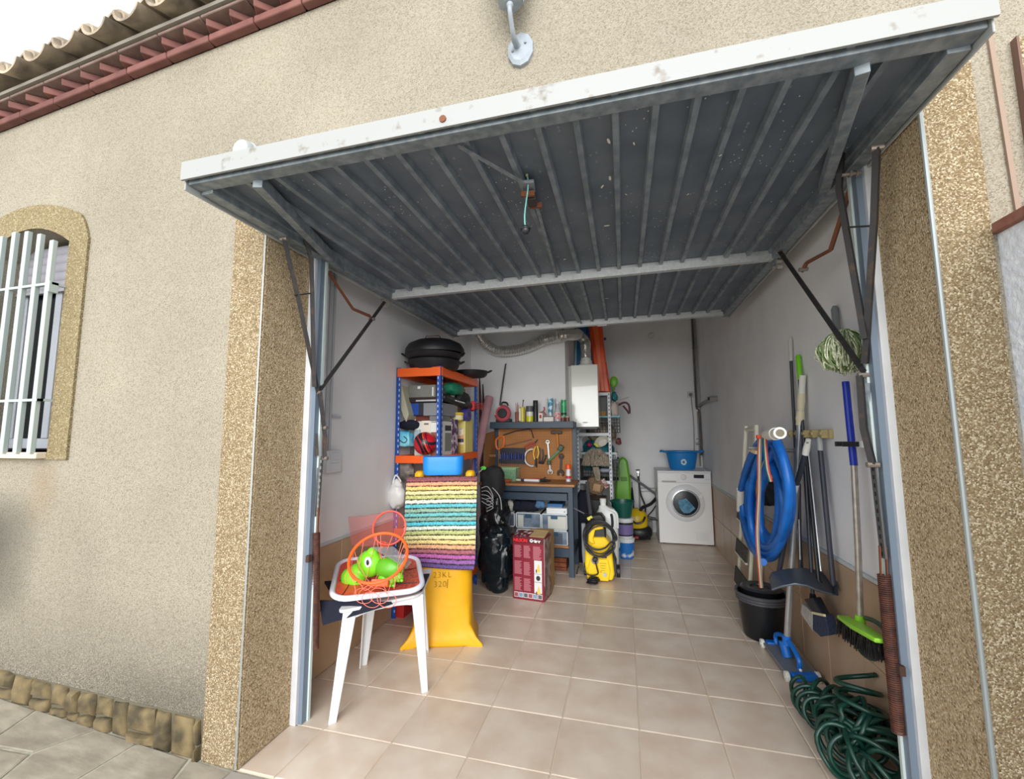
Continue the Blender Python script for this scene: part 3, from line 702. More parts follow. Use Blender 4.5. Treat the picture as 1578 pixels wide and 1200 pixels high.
def bxp(u0, v0, u1, v1, y, dep, shrink=0):
    """box whose front face fills pixels (u0,v0)-(u1,v1) in the plane y"""
    a, b = at(u0, (v0 + v1) / 2, y=y), at(u1, (v0 + v1) / 2, y=y); c, d = at((u0 + u1) / 2, v0, y=y), at((u0 + u1) / 2, v1, y=y)
    return (a.x, b.x, y, y + dep, d.z, c.z)
def label_card(parent, bx, mat, u0=.1, u1=.9, w0=.1, w1=.9, name='label', side='y', out=.0008):
    x0, x1, y0, y1, z0, z1 = bx
    if side == 'y': m = MB().box(x0 + (x1 - x0) * u0, x0 + (x1 - x0) * u1, y0 - out, y0, z0 + (z1 - z0) * w0, z0 + (z1 - z0) * w1)
    else: m = MB().box(x1, x1 + out, y0 + (y1 - y0) * u0, y0 + (y1 - y0) * u1, z0 + (z1 - z0) * w0, z0 + (z1 - z0) * w1)
    return O(name, m, mat, parent)
# ---------------- white plastic stool ----------------
A, B_, C_ = V(-1.0, .03, 0), V(-.68, .37, 0), V(-1.136, .50, 0); C_ = V(-1.15, .50, 0); D_ = V(-.862, .76, 0); cen = (A + B_ + C_ + D_) / 4
stl = T('plastic_stool', 'white plastic garden stool standing in the doorway beside the yellow sack', 'stool', (cen.x, cen.y, 0))
SZ = .462
tops = [cen + (p - cen) * .84 + V(0, 0, SZ) for p in (A, B_, D_, C_)]; feet = [A, B_, D_, C_]
ctop = cen + V(0, 0, SZ)
for i in range(4):
    f_, t_ = feet[i], tops[i] - V(0, 0, .01); e1 = (feet[(i + 1) % 4] - f_).normalized(); e2 = (feet[i - 1] - f_).normalized()
    m = MB(); rows = []
    for p, wd_ in ((f_, .034), (t_, .062)):
        th = .007; q = [p, p + e1 * wd_, p + e1 * wd_ + e2 * th, p + e1 * th + e2 * th, p + e2 * wd_ + e1 * th, p + e2 * wd_]
        if i in (1,): pass
        rows.append([m.v(x) for x in q])
    for k in range(6): m.f([rows[0][k], rows[0][(k + 1) % 6], rows[1][(k + 1) % 6], rows[1][k]])
    m.f(rows[0]); m.f(rows[1]); O('leg', m, white_pl, stl, bev=.002)
e1 = (tops[1] - tops[0]); e2 = (tops[3] - tops[0]); S1, S2 = e1.length, e2.length; e1.normalize(); e2.normalize()
m = MB(); ct = sum(tops, V(0, 0, 0)) / 4
pr_ = [ct + e1 * x + e2 * y for x, y in rrect(S1 + .02, S2 + .02, .045)]
m.prism([p - V(0, 0, .006) for p in pr_], (0, 0, .014)); O('seat', m, white_pl, stl, bev=.003)
for i in range(4):
    a, b = tops[i], tops[(i + 1) % 4]; d = (b - a); n_ = 14; m = MB(); pts = []
    inn = (ct - (a + b) / 2).normalized() * .005
    for k in range(n_ + 1): t = k / n_; pts.append(a + d * t - V(0, 0, .062 - .040 * sin(pi * t) * -.0 - .0) + V(0, 0, .03 * (abs(2 * t - 1) ** 3 * -1 + 0)))
    poly = [a, b] + [a + d * t - V(0, 0, .028 + .034 * abs(2 * t - 1) ** 2.5) for t in [1 - k / n_ for k in range(n_ + 1)]]
    m.prism(poly, inn); O('apron', m, white_pl, stl)
# dark jacket lying on the stool under the toy
jk = MB()
G = [at(500, 895, z=.494), at(662, 884, z=.494), at(650, 906, z=.488), at(520, 926, z=.484)]
def jfn(u, v):
    p = G[0] * (1 - u) * (1 - v) + G[1] * u * (1 - v) + G[2] * u * v + G[3] * (1 - u) * v
    return p + V(0, 0, .006 * nz(p, 12))
jk.sheet(jfn, 16, 10, .012, (0, 0, -1))
tip = [at(520, 942, z=.49), at(600, 928, z=.482), at(548, 944, z=.44), at(503, 960, z=.41), at(491, 937, z=.455)]
def ffn(u, v):
    top = at(493, 925, z=.49) * (1 - u) + at(602, 928, z=.486) * u; bot = at(500, 962, z=.40) * (1 - u) + at(606, 930, z=.478) * u
    p = top * (1 - v) + bot * v; return p + V(-.004 * sin(v * 3), -.010 * v + .004 * nz(p, 25), 0)
jk.sheet(ffn, 14, 8, .008, (0, 1, 0))
O('folded_jacket', jk, dark_cloth, None, 'navy blue folded jacket hanging over the front corner of the white stool', 'jacket')
# toy basketball backboard with hoop, lying tilted
bb_ = T('toy_basketball_board', 'toy basketball backboard, orange-red ball print in a white rim, lying on the stool', 'toy', at(580, 900, z=.5))
K = [at(505, 928, z=.505), at(656, 910, z=.505), at(645, 856, z=.565), at(520, 862, z=.565)]
def bd_(x, y, h=0):
    u, v = x + .5, y + .5; p = K[0] * (1 - u) * (1 - v) + K[1] * u * (1 - v) + K[2] * u * v + K[3] * (1 - u) * v
    return p + V(0, 0, h)
orange_p = PM('backboard_orange', 226, 84, 56, .45, col2=(206, 70, 50), scale=30)
red_hex = M('backboard_hex', (226, 92, 62), .45, col2=(150, 40, 36), scale=140, kind='vor', lo=.2, hi=.9)
rim_w = PM('rim_lilac_white', 226, 228, 246, .35)
o_ = rrect(1, 1, .2, 6)
m = MB(); m.prism([bd_(x * .93, y * .93, -.008) for x, y in o_], (0, 0, .010)); O('panel', m, orange_p, bb_)
m = MB(); m.prism([bd_(.28 + x * .33, .02 + y * .8, .0022) for x, y in rrect(1, 1, .12, 3)], (0, 0, .0006)); O('printed_texture', m, red_hex, bb_)
O('rim', MB().tube([bd_(x * .96, y * .95, .001) for x, y in o_], .0135, 10, closed=True), rim_w, bb_)
seam = PM('seam_black', 34, 26, 28, .6)
for pts in ([(-.42, -.08), (-.2, .04), (.05, .1), (.3, .06), (.44, .1)], [(-.36, .3), (-.3, .1), (-.32, -.2), (-.38, -.44)], [(.02, .44), (.06, .1), (.02, -.2), (.05, -.44)], [(-.1, -.1), (.1, -.25), (.42, -.3)]):
    O('seam', MB().tube(smooth_path([bd_(x, y, .0035) for x, y in pts], 6), .0035, 6, flat=.4, up=(0, 0, 1)), seam, bb_)
org = PM('hoop_orange', 252, 100, 40, .4)
rc = at(583, 858, y=.22); rr_ = 43 * mp(rc)
hb = (V(0, 0, 1) * .66 + VY * .75).normalized() * rr_ ; ha = VX * rr_ * 1.02
ringp = [rc + ha * cos(2 * pi * k / 40) + hb * sin(2 * pi * k / 40) for k in range(40)]
hp = O('hoop', MB().tube(ringp, .0075, 10, closed=True), org, bb_)
bc_ = at(584, 898, y=rc.y - .03)
O('hoop_bracket', MB().cbox(bc_ + V(0, .01, -.004), (.085, .025, .034), (-.5, 0, .25)), org, hp, bev=.003)
netm = PM('net_pink', 246, 128, 110, .7)
rg = random.Random(5)
for k in range(12):
    a = ringp[(k * 40 // 12 + 2) % 40]; b2 = ringp[(k * 40 // 12 + 9 + rg.randint(-2, 3)) % 40]
    mid = (a + b2) / 2; low = V(mid.x + rg.uniform(-.03, .03), mid.y - .02, .0) ; low.z = rg.uniform(.505, .57) if k % 3 else .52
    if low.x > K[1].x - .05: low.x = K[1].x - .07
    low.z = max(low.z, .525 + .1 * (low.y - .15)); 
    O('net_string', MB().tube(smooth_path([a, a.lerp(low, .6) + V(.012, -.01, 0), low, b2.lerp(low, .5) + V(-.01, -.01, 0), b2], 5), .0014, 4), netm, hp)
for k in range(4):
    cx = at(560 + k * 12, 918 + (k % 2) * 6, y=rc.y - .08); q = [cx + V(.05 * cos(t), .0, .035 * sin(t)) for t in [i * 2 * pi / 14 for i in range(14)]]
    O('net_string', MB().tube(smooth_path(q, 3, True), .0014, 4, closed=True), netm, hp)
# small butterfly net behind it
c2 = at(600, 813, y=.48); r2 = 25 * mp(c2)
bn = T('butterfly_net', 'small red butterfly net with see-through pink mesh behind the toy hoop', 'toy net', (c2.x, c2.y, .55))
nr = PM('net_frame_red', 240, 84, 62, .4)
rp = [c2 + VX * r2 * cos(2 * pi * k / 32) + (V(0, 0, 1) * .95 + VY * .3) * r2 * sin(2 * pi * k / 32) for k in range(32)]
O('ring', MB().tube(rp, .0055, 8, closed=True), nr, bn)
mesh_m = PM('pink_mesh', 214, 110, 110, .8, alpha=.26)
m = MB(); tipA, tipB = at(536, 796, y=.52), at(542, 842, y=.46); A1 = []
n_ = 32
e_ = [tipA.lerp(tipB, (1 - sin(2 * pi * k / n_)) / 2) for k in range(n_)]
R0 = [m.v(p) for p in rp]; R1 = [m.v(p.lerp(q, .5) + V(0, .01 * cos(k), -.006)) for k, (p, q) in enumerate(zip(rp, e_))]; R2 = [m.v(q + V(0, .004 * cos(2 * pi * k / n_), 0)) for k, q in enumerate(e_)]
for p, q in ((R0, R1), (R1, R2)):
    for k in range(n_): m.f([p[k], p[(k + 1) % n_], q[(k + 1) % n_], q[k]])
O('mesh_bag', m, mesh_m, bn, recalc=False)
hd = at(582, 842, y=.46); O('handle', MB().cyl(c2 - V(.02, 0, r2 * .9), at(572, 862, y=.42), .009, n=8).cbox(c2 - V(.025, .0, r2), (.05, .02, .022), (0, .3, .2)), org, bn)
# green toy reptile
gl_ = PM('toy_green', 124, 214, 40, .35); gd_ = PM('toy_dark_green', 92, 168, 34, .4)
Yt = .30
P_ = lambda u, v, dy=0: at(u, v, y=Yt + dy)
s_ = mp(P_(570, 875))
ty = T('toy_reptile', 'bright green plastic toy reptile with a big white eye lying on the toy board', 'toy', P_(575, 898))
m = MB(); m.sph(P_(546, 889, -.01), (20 * s_, .055, 15 * s_), 20, 12, pw=.85); m.sph(P_(541, 881, -.01), (9 * s_, .03, 8 * s_), 12, 8); O('snout', m, gl_, ty)
m = MB(); m.sph(P_(570, 868), (21 * s_, .055, 20 * s_), 20, 14); m.sph(P_(556, 879), (19 * s_, .05, 12 * s_), 18, 12); m.sph(P_(574, 852), (9 * s_, .03, 9 * s_), 14, 10)
hd_ = O('head', m, gl_, ty, label='bulging bright green head')
O('mouth', MB().tube(smooth_path([P_(532, 891, -.035), P_(542, 897, -.05), P_(556, 896, -.055), P_(568, 893, -.055)], 5), .0022, 6), PM('mouth_dark', 24, 60, 20, .6), hd_)
O('nostril', MB().sph(P_(539, 887, -.047), (.006, .003, .003), 8, 6), MC['mouth_dark'], hd_)
O('eye', MB().sph(P_(567, 866, -.050), (6.2 * s_, .008, 8 * s_), 16, 10), PM('eye_white', 246, 246, 240, .25), hd_)
O('pupil', MB().sph(P_(566.5, 866.5, -.0585), (2.6 * s_, .003, 4.2 * s_), 10, 8), black_pl, hd_)
O('eye', MB().sph(P_(560, 860, .015), (4.2 * s_, .008, 7 * s_), 14, 8), MC['eye_white'], hd_)
m = MB()
def bumpy(p): return p * (1 + .06 * abs(sin(p.x * 220)) * (p.z > 0))
m.sph(P_(600, 876), (24 * s_, .05, 17 * s_), 32, 16, bumpy); O('body', m, gd_, ty, label='ridged darker green body')
for (u, v) in ((601, 897), (614, 889), (590, 892)):
    m = MB(); m.sph(P_(u, v, -.03), (8 * s_, .02, 7 * s_), 12, 8)
    for dx in (-5, 0, 5): m.sph(P_(u + dx, v + 5, -.05), (2.6 * s_, .008, 2.4 * s_), 8, 6)
    O('foot', m, gl_, ty)
m = MB(); m.sph(P_(620, 868), (8 * s_, .02, 6 * s_), 10, 8); O('tail', m, gd_, ty)
m = MB(); m.prism([P_(572, 843, -.03), P_(626, 876, -.06), P_(634, 866, -.02), P_(606, 842, .03)], (0, .001, .001)); O('clear_card', m, PM('clear_card', 150, 150, 150, .2, alpha=.4), None, 'bent piece of clear plastic card behind the toy reptile', 'plastic card')
# ---------------- yellow sack with rug and blue foam ----------------
cs = V(-.848, .95, 0); rz = .33; RS = Matrix.Rotation(rz, 3, 'Z')
yel = M('sack_yellow', (232, 174, 8), .5, col2=(222, 164, 8), scale=5, bump=.5, bscale=5)
sk_ = T('yellow_sack', 'tall yellow sack with handwritten numbers, standing under the striped rug', 'sack', cs)
m = MB(); rows = []; nn = 64
secs = [(0, .215, .155, .35), (.012, .22, .16, .3), (.05, .20, .15, .3), (.12, .185, .14, .4), (.3, .18, .14, .5), (.5, .178, .135, .5), (.8, .18, .13, .5), (.98, .18, .12, .5), (1.0, .165, .10, .5)]
for z, a, b, pw in secs:
    ring = []
    for k in range(nn):
        t = 2 * pi * k / nn; sg = lambda q: math.copysign(abs(q) ** pw, q)
        x, y = sg(cos(t)) * a, sg(sin(t)) * b
        if z < .1:
            fl_ = (1 - z / .1); cor = max(0, abs(cos(t) * sin(t)) * 2) ** 6
            if y < 0: x += math.copysign(.055 * fl_ * cor, x); y -= .03 * fl_ * cor
        d = .006 * nz((x, y, z), 14) + .007 * sin(z * 22 + x * 30) * (z > .02)
        p = RS @ V(x, y - d, 0); ring.append(m.v((cs.x + p.x, cs.y + p.y, z)))
    rows.append(ring)
for p, q in zip(rows, rows[1:]):
    for k in range(nn): m.f([p[k], p[(k + 1) % nn], q[(k + 1) % nn], q[k]])
m.f(rows[0]); m.f(rows[-1]); O('body', m, yel, sk_, ang=70)
for sx_ in (-1, 1):
    p = RS @ V(sx_ * .165, -.02, 0); O('top_corner', MB().sph((cs.x + p.x, cs.y + p.y, 1.01), (.03, .04, .035), 12, 8, pw=.7), yel, sk_)
ink = PM('marker_ink', 128, 96, 20, .8)
ft_ = RS @ V(0, -.147, 0)
MM = (RS @ Matrix.Rotation(pi / 2, 3, 'X'))
for s__, dx, z, sz in (('23KL', -.06, .405, .05), ('320', -.055, .35, .05)):
    p = RS @ V(dx, -.154, 0); text(s__, V(cs.x + p.x, cs.y + p.y, z), sz, ink, sk_, M=MM, bold=-.001, sp=1.1, name='handwriting')
p = RS @ V(.028, -.155, 0); O('handwriting', MB().beam(V(cs.x + p.x, cs.y + p.y, .342), V(cs.x + p.x + .004, cs.y + p.y, .395), .002, .003), ink, sk_)
# striped chenille rug: each band of pile is a piece
rug = T('striped_rug', 'multicoloured striped shaggy bath rug draped over the yellow sack', 'rug', V(-.9, .8, .45))
bandc = [(176, 104, 108), (240, 178, 140), (240, 216, 138), (244, 232, 176), (206, 208, 136), (236, 240, 224), (104, 200, 212), (160, 190, 168), (124, 202, 204), (150, 186, 172), (96, 204, 220), (226, 236, 220), (196, 204, 138), (240, 228, 172), (240, 218, 148), (240, 182, 140), (178, 108, 120), (196, 108, 176), (158, 108, 176), (112, 88, 150)]
nb_ = len(bandc)
def rugp(s, t):
    """s across 0..1, t down 0..1"""
    x = -.228 + .438 * s; z = 1.012 - .535 * t - .035 * s * max(0, t - .6) / .4
    y = -.158 - .012 * sin(pi * t) - .006 * sin(s * 7 + t * 3)
    if t > .9: x *= 1 - .04 * (t - .9) / .1
    x -= .012 * t
    if t < .04: y += .05 * (.04 - t) / .04 * 1
    p = RS @ V(x, y, 0); return V(cs.x + p.x, cs.y + p.y, z)
O('backing', MB().sheet(lambda u, v: rugp(u, v) + V(0, .004, 0), 20, 30, .004, (0, 1, 0)), PM('rug_backing', 52, 46, 44, .95), rug)
nor = RS @ V(0, -1, 0)
for k, cc in enumerate(bandc):
    m = MB(); nu, nv = 70, 6
    wide = .38 if nb_ else 0
    def fn(u, v, k=k):
        wob = .006 * nz((u * 9, k * 3.1, 0), 2.0, 1) + .009 * nz((u * 55, k, 0), 1)
        t0, t1 = (k + .06) / nb_ + wob, (k + .90) / nb_ + wob * .7 + .010 * nz((u * 70, k + 7, 0), 1)
        t = t0 + (t1 - t0) * v; p = rugp(u, min(t, 1)); h = .011 * (sin(pi * min(max(v, .0), 1)) ** .5) * (1 + .35 * nz((u * 110, v * 5, k), 1)); return p + nor * h
    m.sheet(fn, 110, nv); O('pile_band', m, M('pile_%d' % k, cc, .95, col2=tuple(int(c_ * .62) for c_ in cc), scale=110, bump=.09, bscale=160, lo=.45, hi=.8), rug, ang=80, recalc=False)
blue_f = M('foam_blue', (24, 128, 214), .45, col2=(34, 140, 224), scale=4)
cf = V(cs.x + .0, cs.y - .035, 1.022); m = MB(); Z_ = [(0, .93), (.01, .97), (.04, .985), (.08, 1.0), (.104, 1.0), (.112, .985), (.108, .93)]
rows = []
for z, sc_ in Z_:
    rows.append([m.v(cf + RS @ V(x * sc_, y * sc_, 0) + V(0, 0, z + (.006 * abs(x / .13) ** 2 if z > .05 else 0))) for x, y in rrect(.262, .17, .05, 6)])
for p, q in zip(rows, rows[1:]):
    for k in range(len(p)): m.f([p[k], p[(k + 1) % len(p)], q[(k + 1) % len(p)], q[k]])
m.f(rows[0]); m.f(rows[-1]); O('blue_foam_block', m, blue_f, None, 'rounded blue foam block sitting on top of the rug and sack', 'foam block')
# ---------------- blue and orange shelving unit ----------------
sh = T('shelving_unit', 'boltless shelving unit with slotted blue posts and orange beams', 'shelving', (-1.13, 1.5, 0))
SX0, SX1, SY0, SY1, SH = -1.312, -.955, 1.10, 1.90, 1.775
pb = PM('post_blue', 28, 74, 160, .4); ob = PM('beam_orange', 240, 98, 28, .4); slm = PM('slot_pale', 190, 200, 214, .7)
for x in (SX0, SX1):
    for y in (SY0, SY1):
        sx_, sy_ = (1 if x == SX0 else -1), (1 if y == SY0 else -1); m = MB()
        m.box(*sorted((x, x + sx_ * .032)), *sorted((y, y + sy_ * .003)), 0, SH).box(*sorted((x, x + sx_ * .003)), *sorted((y, y + sy_ * .032)), 0, SH)
        po = O('post', m, pb, sh); m = MB()
        for k in range(42): z = .04 + k * .041; m.box(*sorted((x + sx_ * .020, x + sx_ * .027)), *sorted((y - sy_ * .0006, y)), z, z + .018).box(*sorted((x - sx_ * .0006, x)), *sorted((y + sy_ * .020, y + sy_ * .027)), z, z + .018)
        O('slots', m, slm, po, kind='stuff')
for z in (.10, .56, 1.075, 1.705):
    h_ = .065 if z > 1.6 else .055
    for y in (SY0 - .004, SY1 - .02): O('beam', MB().box(SX0 + .006, SX1 - .006, y, y + .024, z, z + h_), ob, sh, bev=.003)
    for x in (SX0 + .004, SX1 - .022): O('beam', MB().box(x, x + .026, SY0 + .006, SY1 - .006, z, z + h_), ob, sh, bev=.003)
    O('shelf_board', MB().box(SX0 + .008, SX1 - .008, SY0 + .008, SY1 - .008, z + h_ - .016, z + h_ - .006), PM('shelf_board_dark', 150, 40, 26, .6), sh)
TOP, L2, L3 = 1.764, 1.124, .609
# paella pans
pan_m = M('pan_black', (20, 20, 24), .5, col2=(28, 28, 32), scale=30)
def loop_handle(c, ang, r, w_=.045, out=.035, up=.012, t=.0045):
    d = V(cos(ang), sin(ang), 0); s = V(-sin(ang), cos(ang), 0); p = c + d * r
    return smooth_path([p - s * w_ * .5, p - s * w_ * .6 + d * out * .6 + V(0, 0, up), p + d * out + V(0, 0, up * 1.4), p + s * w_ * .6 + d * out * .6 + V(0, 0, up), p + s * w_ * .5], 4)
def pan(c, r, h, name, label, inv=False, hands=(0, pi), group='paella pans'):
    t = T(name, label, 'pan', c, group); c = Vector(c)
    pr = [(r * .78, 0), (r * .80, 0), (r * .9, h * .25), (r, h), (r - .004, h), (r * .89, h * .25 + .004), (r * .78, .004), (.001, .003)]
    if inv: pr = [(a, h - z) for a, z in pr]
    O('bowl', MB().lathe([(0.001, pr[0][1])] + pr, c, 40), pan_m, t)
    for a in hands: O('handle', MB().tube(loop_handle(c + V(0, 0, h * (.15 if inv else .8)), a, r * .97), .0045, 6), pan_m, t)
    return t
pc = V(-1.08, 1.25, TOP)
pan(pc, .20, .07, 'paella_pan', 'black paella pan at the bottom of the stack on top of the shelving', hands=(3.35, .35))
pan(pc + V(-.005, .0, .0725), .215, .05, 'paella_pan', 'middle black paella pan in the stack on top of the shelving', hands=(3.5, .1))
dt = T('domed_pan_lid', 'domed black barbecue lid with a wire handle crowning the pan stack', 'lid', pc + V(0, 0, .125))
m = MB(); m.T = Matrix.Translation(pc + V(.005, 0, .124)) @ Matrix.Rotation(-.02, 4, 'Y')
m.lathe([(.224, 0), (.226, .012), (.222, .04), (.20, .075), (.15, .10), (.08, .112), (.001, .116), (.001, .110), (.08, .106), (.15, .094), (.195, .07), (.216, .04), (.218, .0), (.224, 0)], (0, 0, 0), 40, caps=False); O('dome', m, pan_m, dt)
hp_ = [pc + V(-.06, -.03, .225), pc + V(-.06, -.03, .262), pc + V(-.055, -.03, .268), pc + V(.035, .0, .272), pc + V(.045, .0, .262), pc + V(.045, .0, .23)]
O('wire_handle', MB().tube(hp_, .004, 6), M('handle_brown', (84, 62, 52), .5, metal=.5), dt)
m = MB()
for k in range(7): m.cyl(pc + V(-.02 + k * .012, -.10, .222), pc + V(-.02 + k * .012, -.06, .234), .003, n=6)
O('vent_ribs', m, pan_m, dt, kind='stuff')
pan(V(-.93, 1.66, TOP), .145, .045, 'frying_pan', 'shallow black pan with a loop handle overhanging the shelving, right of the stack', hands=(.25, 3.4), group='paella pans')
# boxes and bags on the shelving, each at its own depth
def bx(name, label, cat, u0, v0, u1, v1, y, dep, mat, bev=.003, z0=None, group=None, tilt=0):
    b = list(bxp(u0, v0, u1, v1, y, dep))
    if z0 is not None: b[5] += 0; b[4] = z0
    t = T(name, label, cat, ((b[0] + b[1]) / 2, y + dep / 2, b[4]), group)
    O('body', MB().box(*b), mat, t, bev=bev); return t, b
grey_m = M('case_grey', (136, 136, 130), .45, metal=.3, col2=(120, 120, 116), scale=8)
# the leaning panels at the left
m = MB(); m.prism([at(u, v, y=1.145) for u, v in ((611, 592), (619, 594), (630, 638), (626, 650), (621, 640), (611, 606))], (0, .3, 0))
O('leaning_panel', m, PM('panel_beige', 178, 174, 152, .8), None, 'bent beige foam panel leaning at the left end of the middle shelf', 'panel')
y0 = 1.22
t, b = bx('shoe_box', 'long white and red flat box at the back of the middle shelf', 'box', 629, 640, 668, 652, y0 + .05, .3, PM('box_redbrown', 120, 60, 48, .6), z0=L2 + .14); label_card(t, b, PM('paper_white', 226, 226, 222, .7), .02, .3, .2, .85)
t, b = bx('storage_crate', 'blue and black open-fronted organiser box on the middle shelf', 'box', 627, 620, 678, 640, y0, .3, PM('box_dark', 40, 44, 54, .5)); zc = b[5]
label_card(t, b, PM('blue_panel', 26, 70, 158, .5), .02, .36, .06, .94); label_card(t, b, PM('blue_grey_panel', 136, 148, 178, .5), .82, .99, .06, .94)
t, b = bx('flat_case', 'thin dark case with a silver stripe under the grey metal box', 'case', 627, 612, 674, 620, y0 - .01, .32, PM('case_dark', 50, 36, 34, .4), z0=zc); label_card(t, b, galv_b, .3, .95, .2, .5); zf = b[5]
t, b = bx('metal_case', 'grey metal case on top of the boxes, under the top shelf', 'case', 629, 593, 671, 612, y0, .3, grey_m, z0=zf)
label_card(t, b, MC['paper_white'], .35, .45, .7, .9, 'latch'); label_card(t, b, MC['paper_white'], .88, .93, .1, .8, 'latch')
# support for the raised row: stacked crate behind
t, b = bx('archive_box', 'plain grey archive box carrying the organiser boxes', 'box', 630, 652, 680, 696, y0 + .12, .25, PM('cardboard_grey', 112, 106, 102, .8), z0=L2); b5 = b[5]
O('dark_bag', blob(at(628, 655, y=1.2), (.10, .05, .036), amp=.35, seed=3, flat=False), dark_cloth, None, 'dark navy bag sagging above the light blue bag', 'bag')
m = blob(at(620, 676, y=1.17), (.088, .05, .058), .35, .22, 12, 6); cb = O('shopping_bag', m, M('bag_light_blue', (70, 176, 214), .45, col2=(140, 214, 232), scale=14), None, 'light blue plastic shopping bag at the left of the middle shelf', 'bag'); 
O('handle_print', MB().tube(smooth_path([at(604, 674, y=1.115), at(610, 674, y=1.112), at(622, 682, y=1.112), at(627, 677, y=1.112), at(622, 672, y=1.112)], 5), .003, 5), MC['seam_black'], cb)
O('clear_bag', blob(at(645, 672, y=1.2), (.03, .035, .055), .6, .3, 20, 2), PM('clear_plastic_bag', 176, 190, 204, .3, alpha=.8), None, 'crumpled clear plastic bag between the blue bag and the ball', 'bag')
t, b = bx('carton', 'cream carton standing behind the red ball', 'carton', 649, 648, 663, 690, 1.19, .05, PM('carton_cream', 232, 222, 206, .6), z0=L2); label_card(t, b, PM('print_grey', 120, 110, 110, .7), .3, .8, .88, .93, 'print')
t, b = bx('carton', 'small brown and white carton left of the middle blue post', 'carton', 664, 650, 675, 690, 1.17, .05, PM('carton_brown', 150, 92, 70, .6), z0=L2); label_card(t, b, MC['paper_white'], .0, 1, .7, .98, 'print')
# ball
bc = at(655, 683, y=1.115); br = 17.5 * mp(bc)
bl = T('ball', 'red and black striped football at the front edge of the middle shelf', 'ball', (bc.x, bc.y, bc.z - br))
O('skin', MB().sph(bc, br, 28, 18), M('ball_red', (206, 30, 44), .3, col2=(170, 20, 36), scale=20), bl)
def arcb(n0, off, w_, mat):
    n0 = Vector(n0).normalized(); a = n0.orthogonal().normalized(); b = n0.cross(a); rr = math.sqrt(max(1e-6, 1 - off * off)); m = MB(); rows = []
    for k in range(33):
        t = 2 * pi * k / 32; row = []
        for j in (-1, 0, 1):
            o2 = off + j * w_; r3 = math.sqrt(max(0, 1 - o2 * o2)); row.append(m.v(bc + (n0 * o2 + (a * cos(t) + b * sin(t)) * r3) * br * 1.006))
        rows.append(row)
    for p, q in zip(rows, rows[1:]):
        for j in range(2): m.f([p[j], p[j + 1], q[j + 1], q[j]])
    O('stripe', m, mat, bl, recalc=False)
arcb((.8, .5, .45), -.52, .1, PM('ball_black', 26, 24, 34, .35)); arcb((.85, .2, .3), .02, .09, MC['ball_black']); arcb((.85, .2, .3), .18, .02, PM('ball_gold', 232, 130, 60, .35)); arcb((.6, -.3, .8), .62, .1, MC['ball_black']); arcb((.85, .2, .3), .42, .04, MC['ball_black'])
# things seen through the open right side of the shelving
def by(name, label, cat, u0, v0, u1, v1, x, mat, dep=.12, z0=None, bev=.003, **k):
    a, b = at(u0, (v0 + v1) / 2, x=x), at(u1, (v0 + v1) / 2, x=x); c, d = at((u0 + u1) / 2, v0, x=x), at((u0 + u1) / 2, v1, x=x)
    y0_, y1_ = min(a.y, b.y), max(a.y, b.y); zb = d.z if z0 is None else z0
    t = T(name, label, cat, (x - dep / 2, (y0_ + y1_) / 2, zb)); O('body', MB().box(x - dep, x, y0_, y1_, zb, c.z), mat, t, bev=bev); return t, (x - dep, x, y0_, y1_, zb, c.z)
XS = -.985
t, b = by('carton', 'white box with a grey printed panel right of the middle blue post', 'carton', 681, 649, 696, 690, XS, PM('box_white', 222, 222, 216, .6), z0=L2, dep=.22)
label_card(t, b, PM('print_darkgrey', 60, 58, 60, .6), .3, .95, .72, .88, 'print', 'x'); label_card(t, b, PM('print_midgrey', 130, 132, 126, .6), .3, .95, .12, .66, 'print', 'x')
t, b = by('carton', 'purple and white box between the printed box and the striped canister', 'carton', 696.5, 646, 706, 690, XS, PM('box_purple', 84, 58, 100, .6, col2=(214, 196, 206), scale=34, lo=.5, hi=.56), z0=L2, dep=.2)
t, b = by('file_box', 'pale yellow file box standing near the rear blue post', 'file box', 717, 646, 728.5, 690, XS, PM('file_yellow', 226, 214, 128, .6), z0=L2, dep=.2); label_card(t, b, PM('file_line', 190, 176, 96, .7), .42, .46, .1, .9, 'fold', 'x')
cc = at(712, 672, x=XS - .04); t = T('canister', 'cylindrical tub with orange and white label on the middle shelf', 'canister', (cc.x, cc.y, L2))
m = MB().lathe([(.035, 0), (.038, .01), (.038, .2), (.034, .21)], (cc.x, cc.y, L2), 20); O('body', m, M('canister_print', (226, 160, 120), .5, col2=(238, 226, 206), scale=26, lo=.45, hi=.5), t)
O('base_band', MB().lathe([(.0386, .0), (.0386, .07)], (cc.x, cc.y, L2 + .002), 20), PM('canister_gold', 208, 176, 80, .5), t)
O('band', MB().lathe([(.0388, .0), (.0388, .03)], (cc.x, cc.y, L2 + .09), 20), PM('canister_black', 60, 50, 60, .5), t)
ytop = max(b[5], L2 + .215)
cy = at(702, 642, x=XS - .06); t = T('yellow_tub', 'round yellow lidded tub on top of the purple box', 'tub', (cy.x, cy.y, at(702, 647, x=XS).z))
m = MB().lathe([(.055, 0), (.062, .004), (.064, .05), (.068, .052), (.068, .068), (.060, .07)], (cy.x, cy.y, at(702, 647.5, x=XS).z), 24); O('body', m, PM('tub_yellow', 226, 196, 56, .45), t)
O('label', MB().lathe([(.0648, .01), (.0648, .045)], (cy.x, cy.y, at(702, 647.5, x=XS).z), 24, caps=False), PM('tub_label', 240, 232, 190, .5, col2=(80, 60, 40), scale=30, lo=.6, hi=.65), t)
cj = at(718, 639, x=XS); t = T('tape_roll', 'purple roll of tape lying against the yellow tub', 'tape roll', (cj.x, cj.y, cj.z - .05))
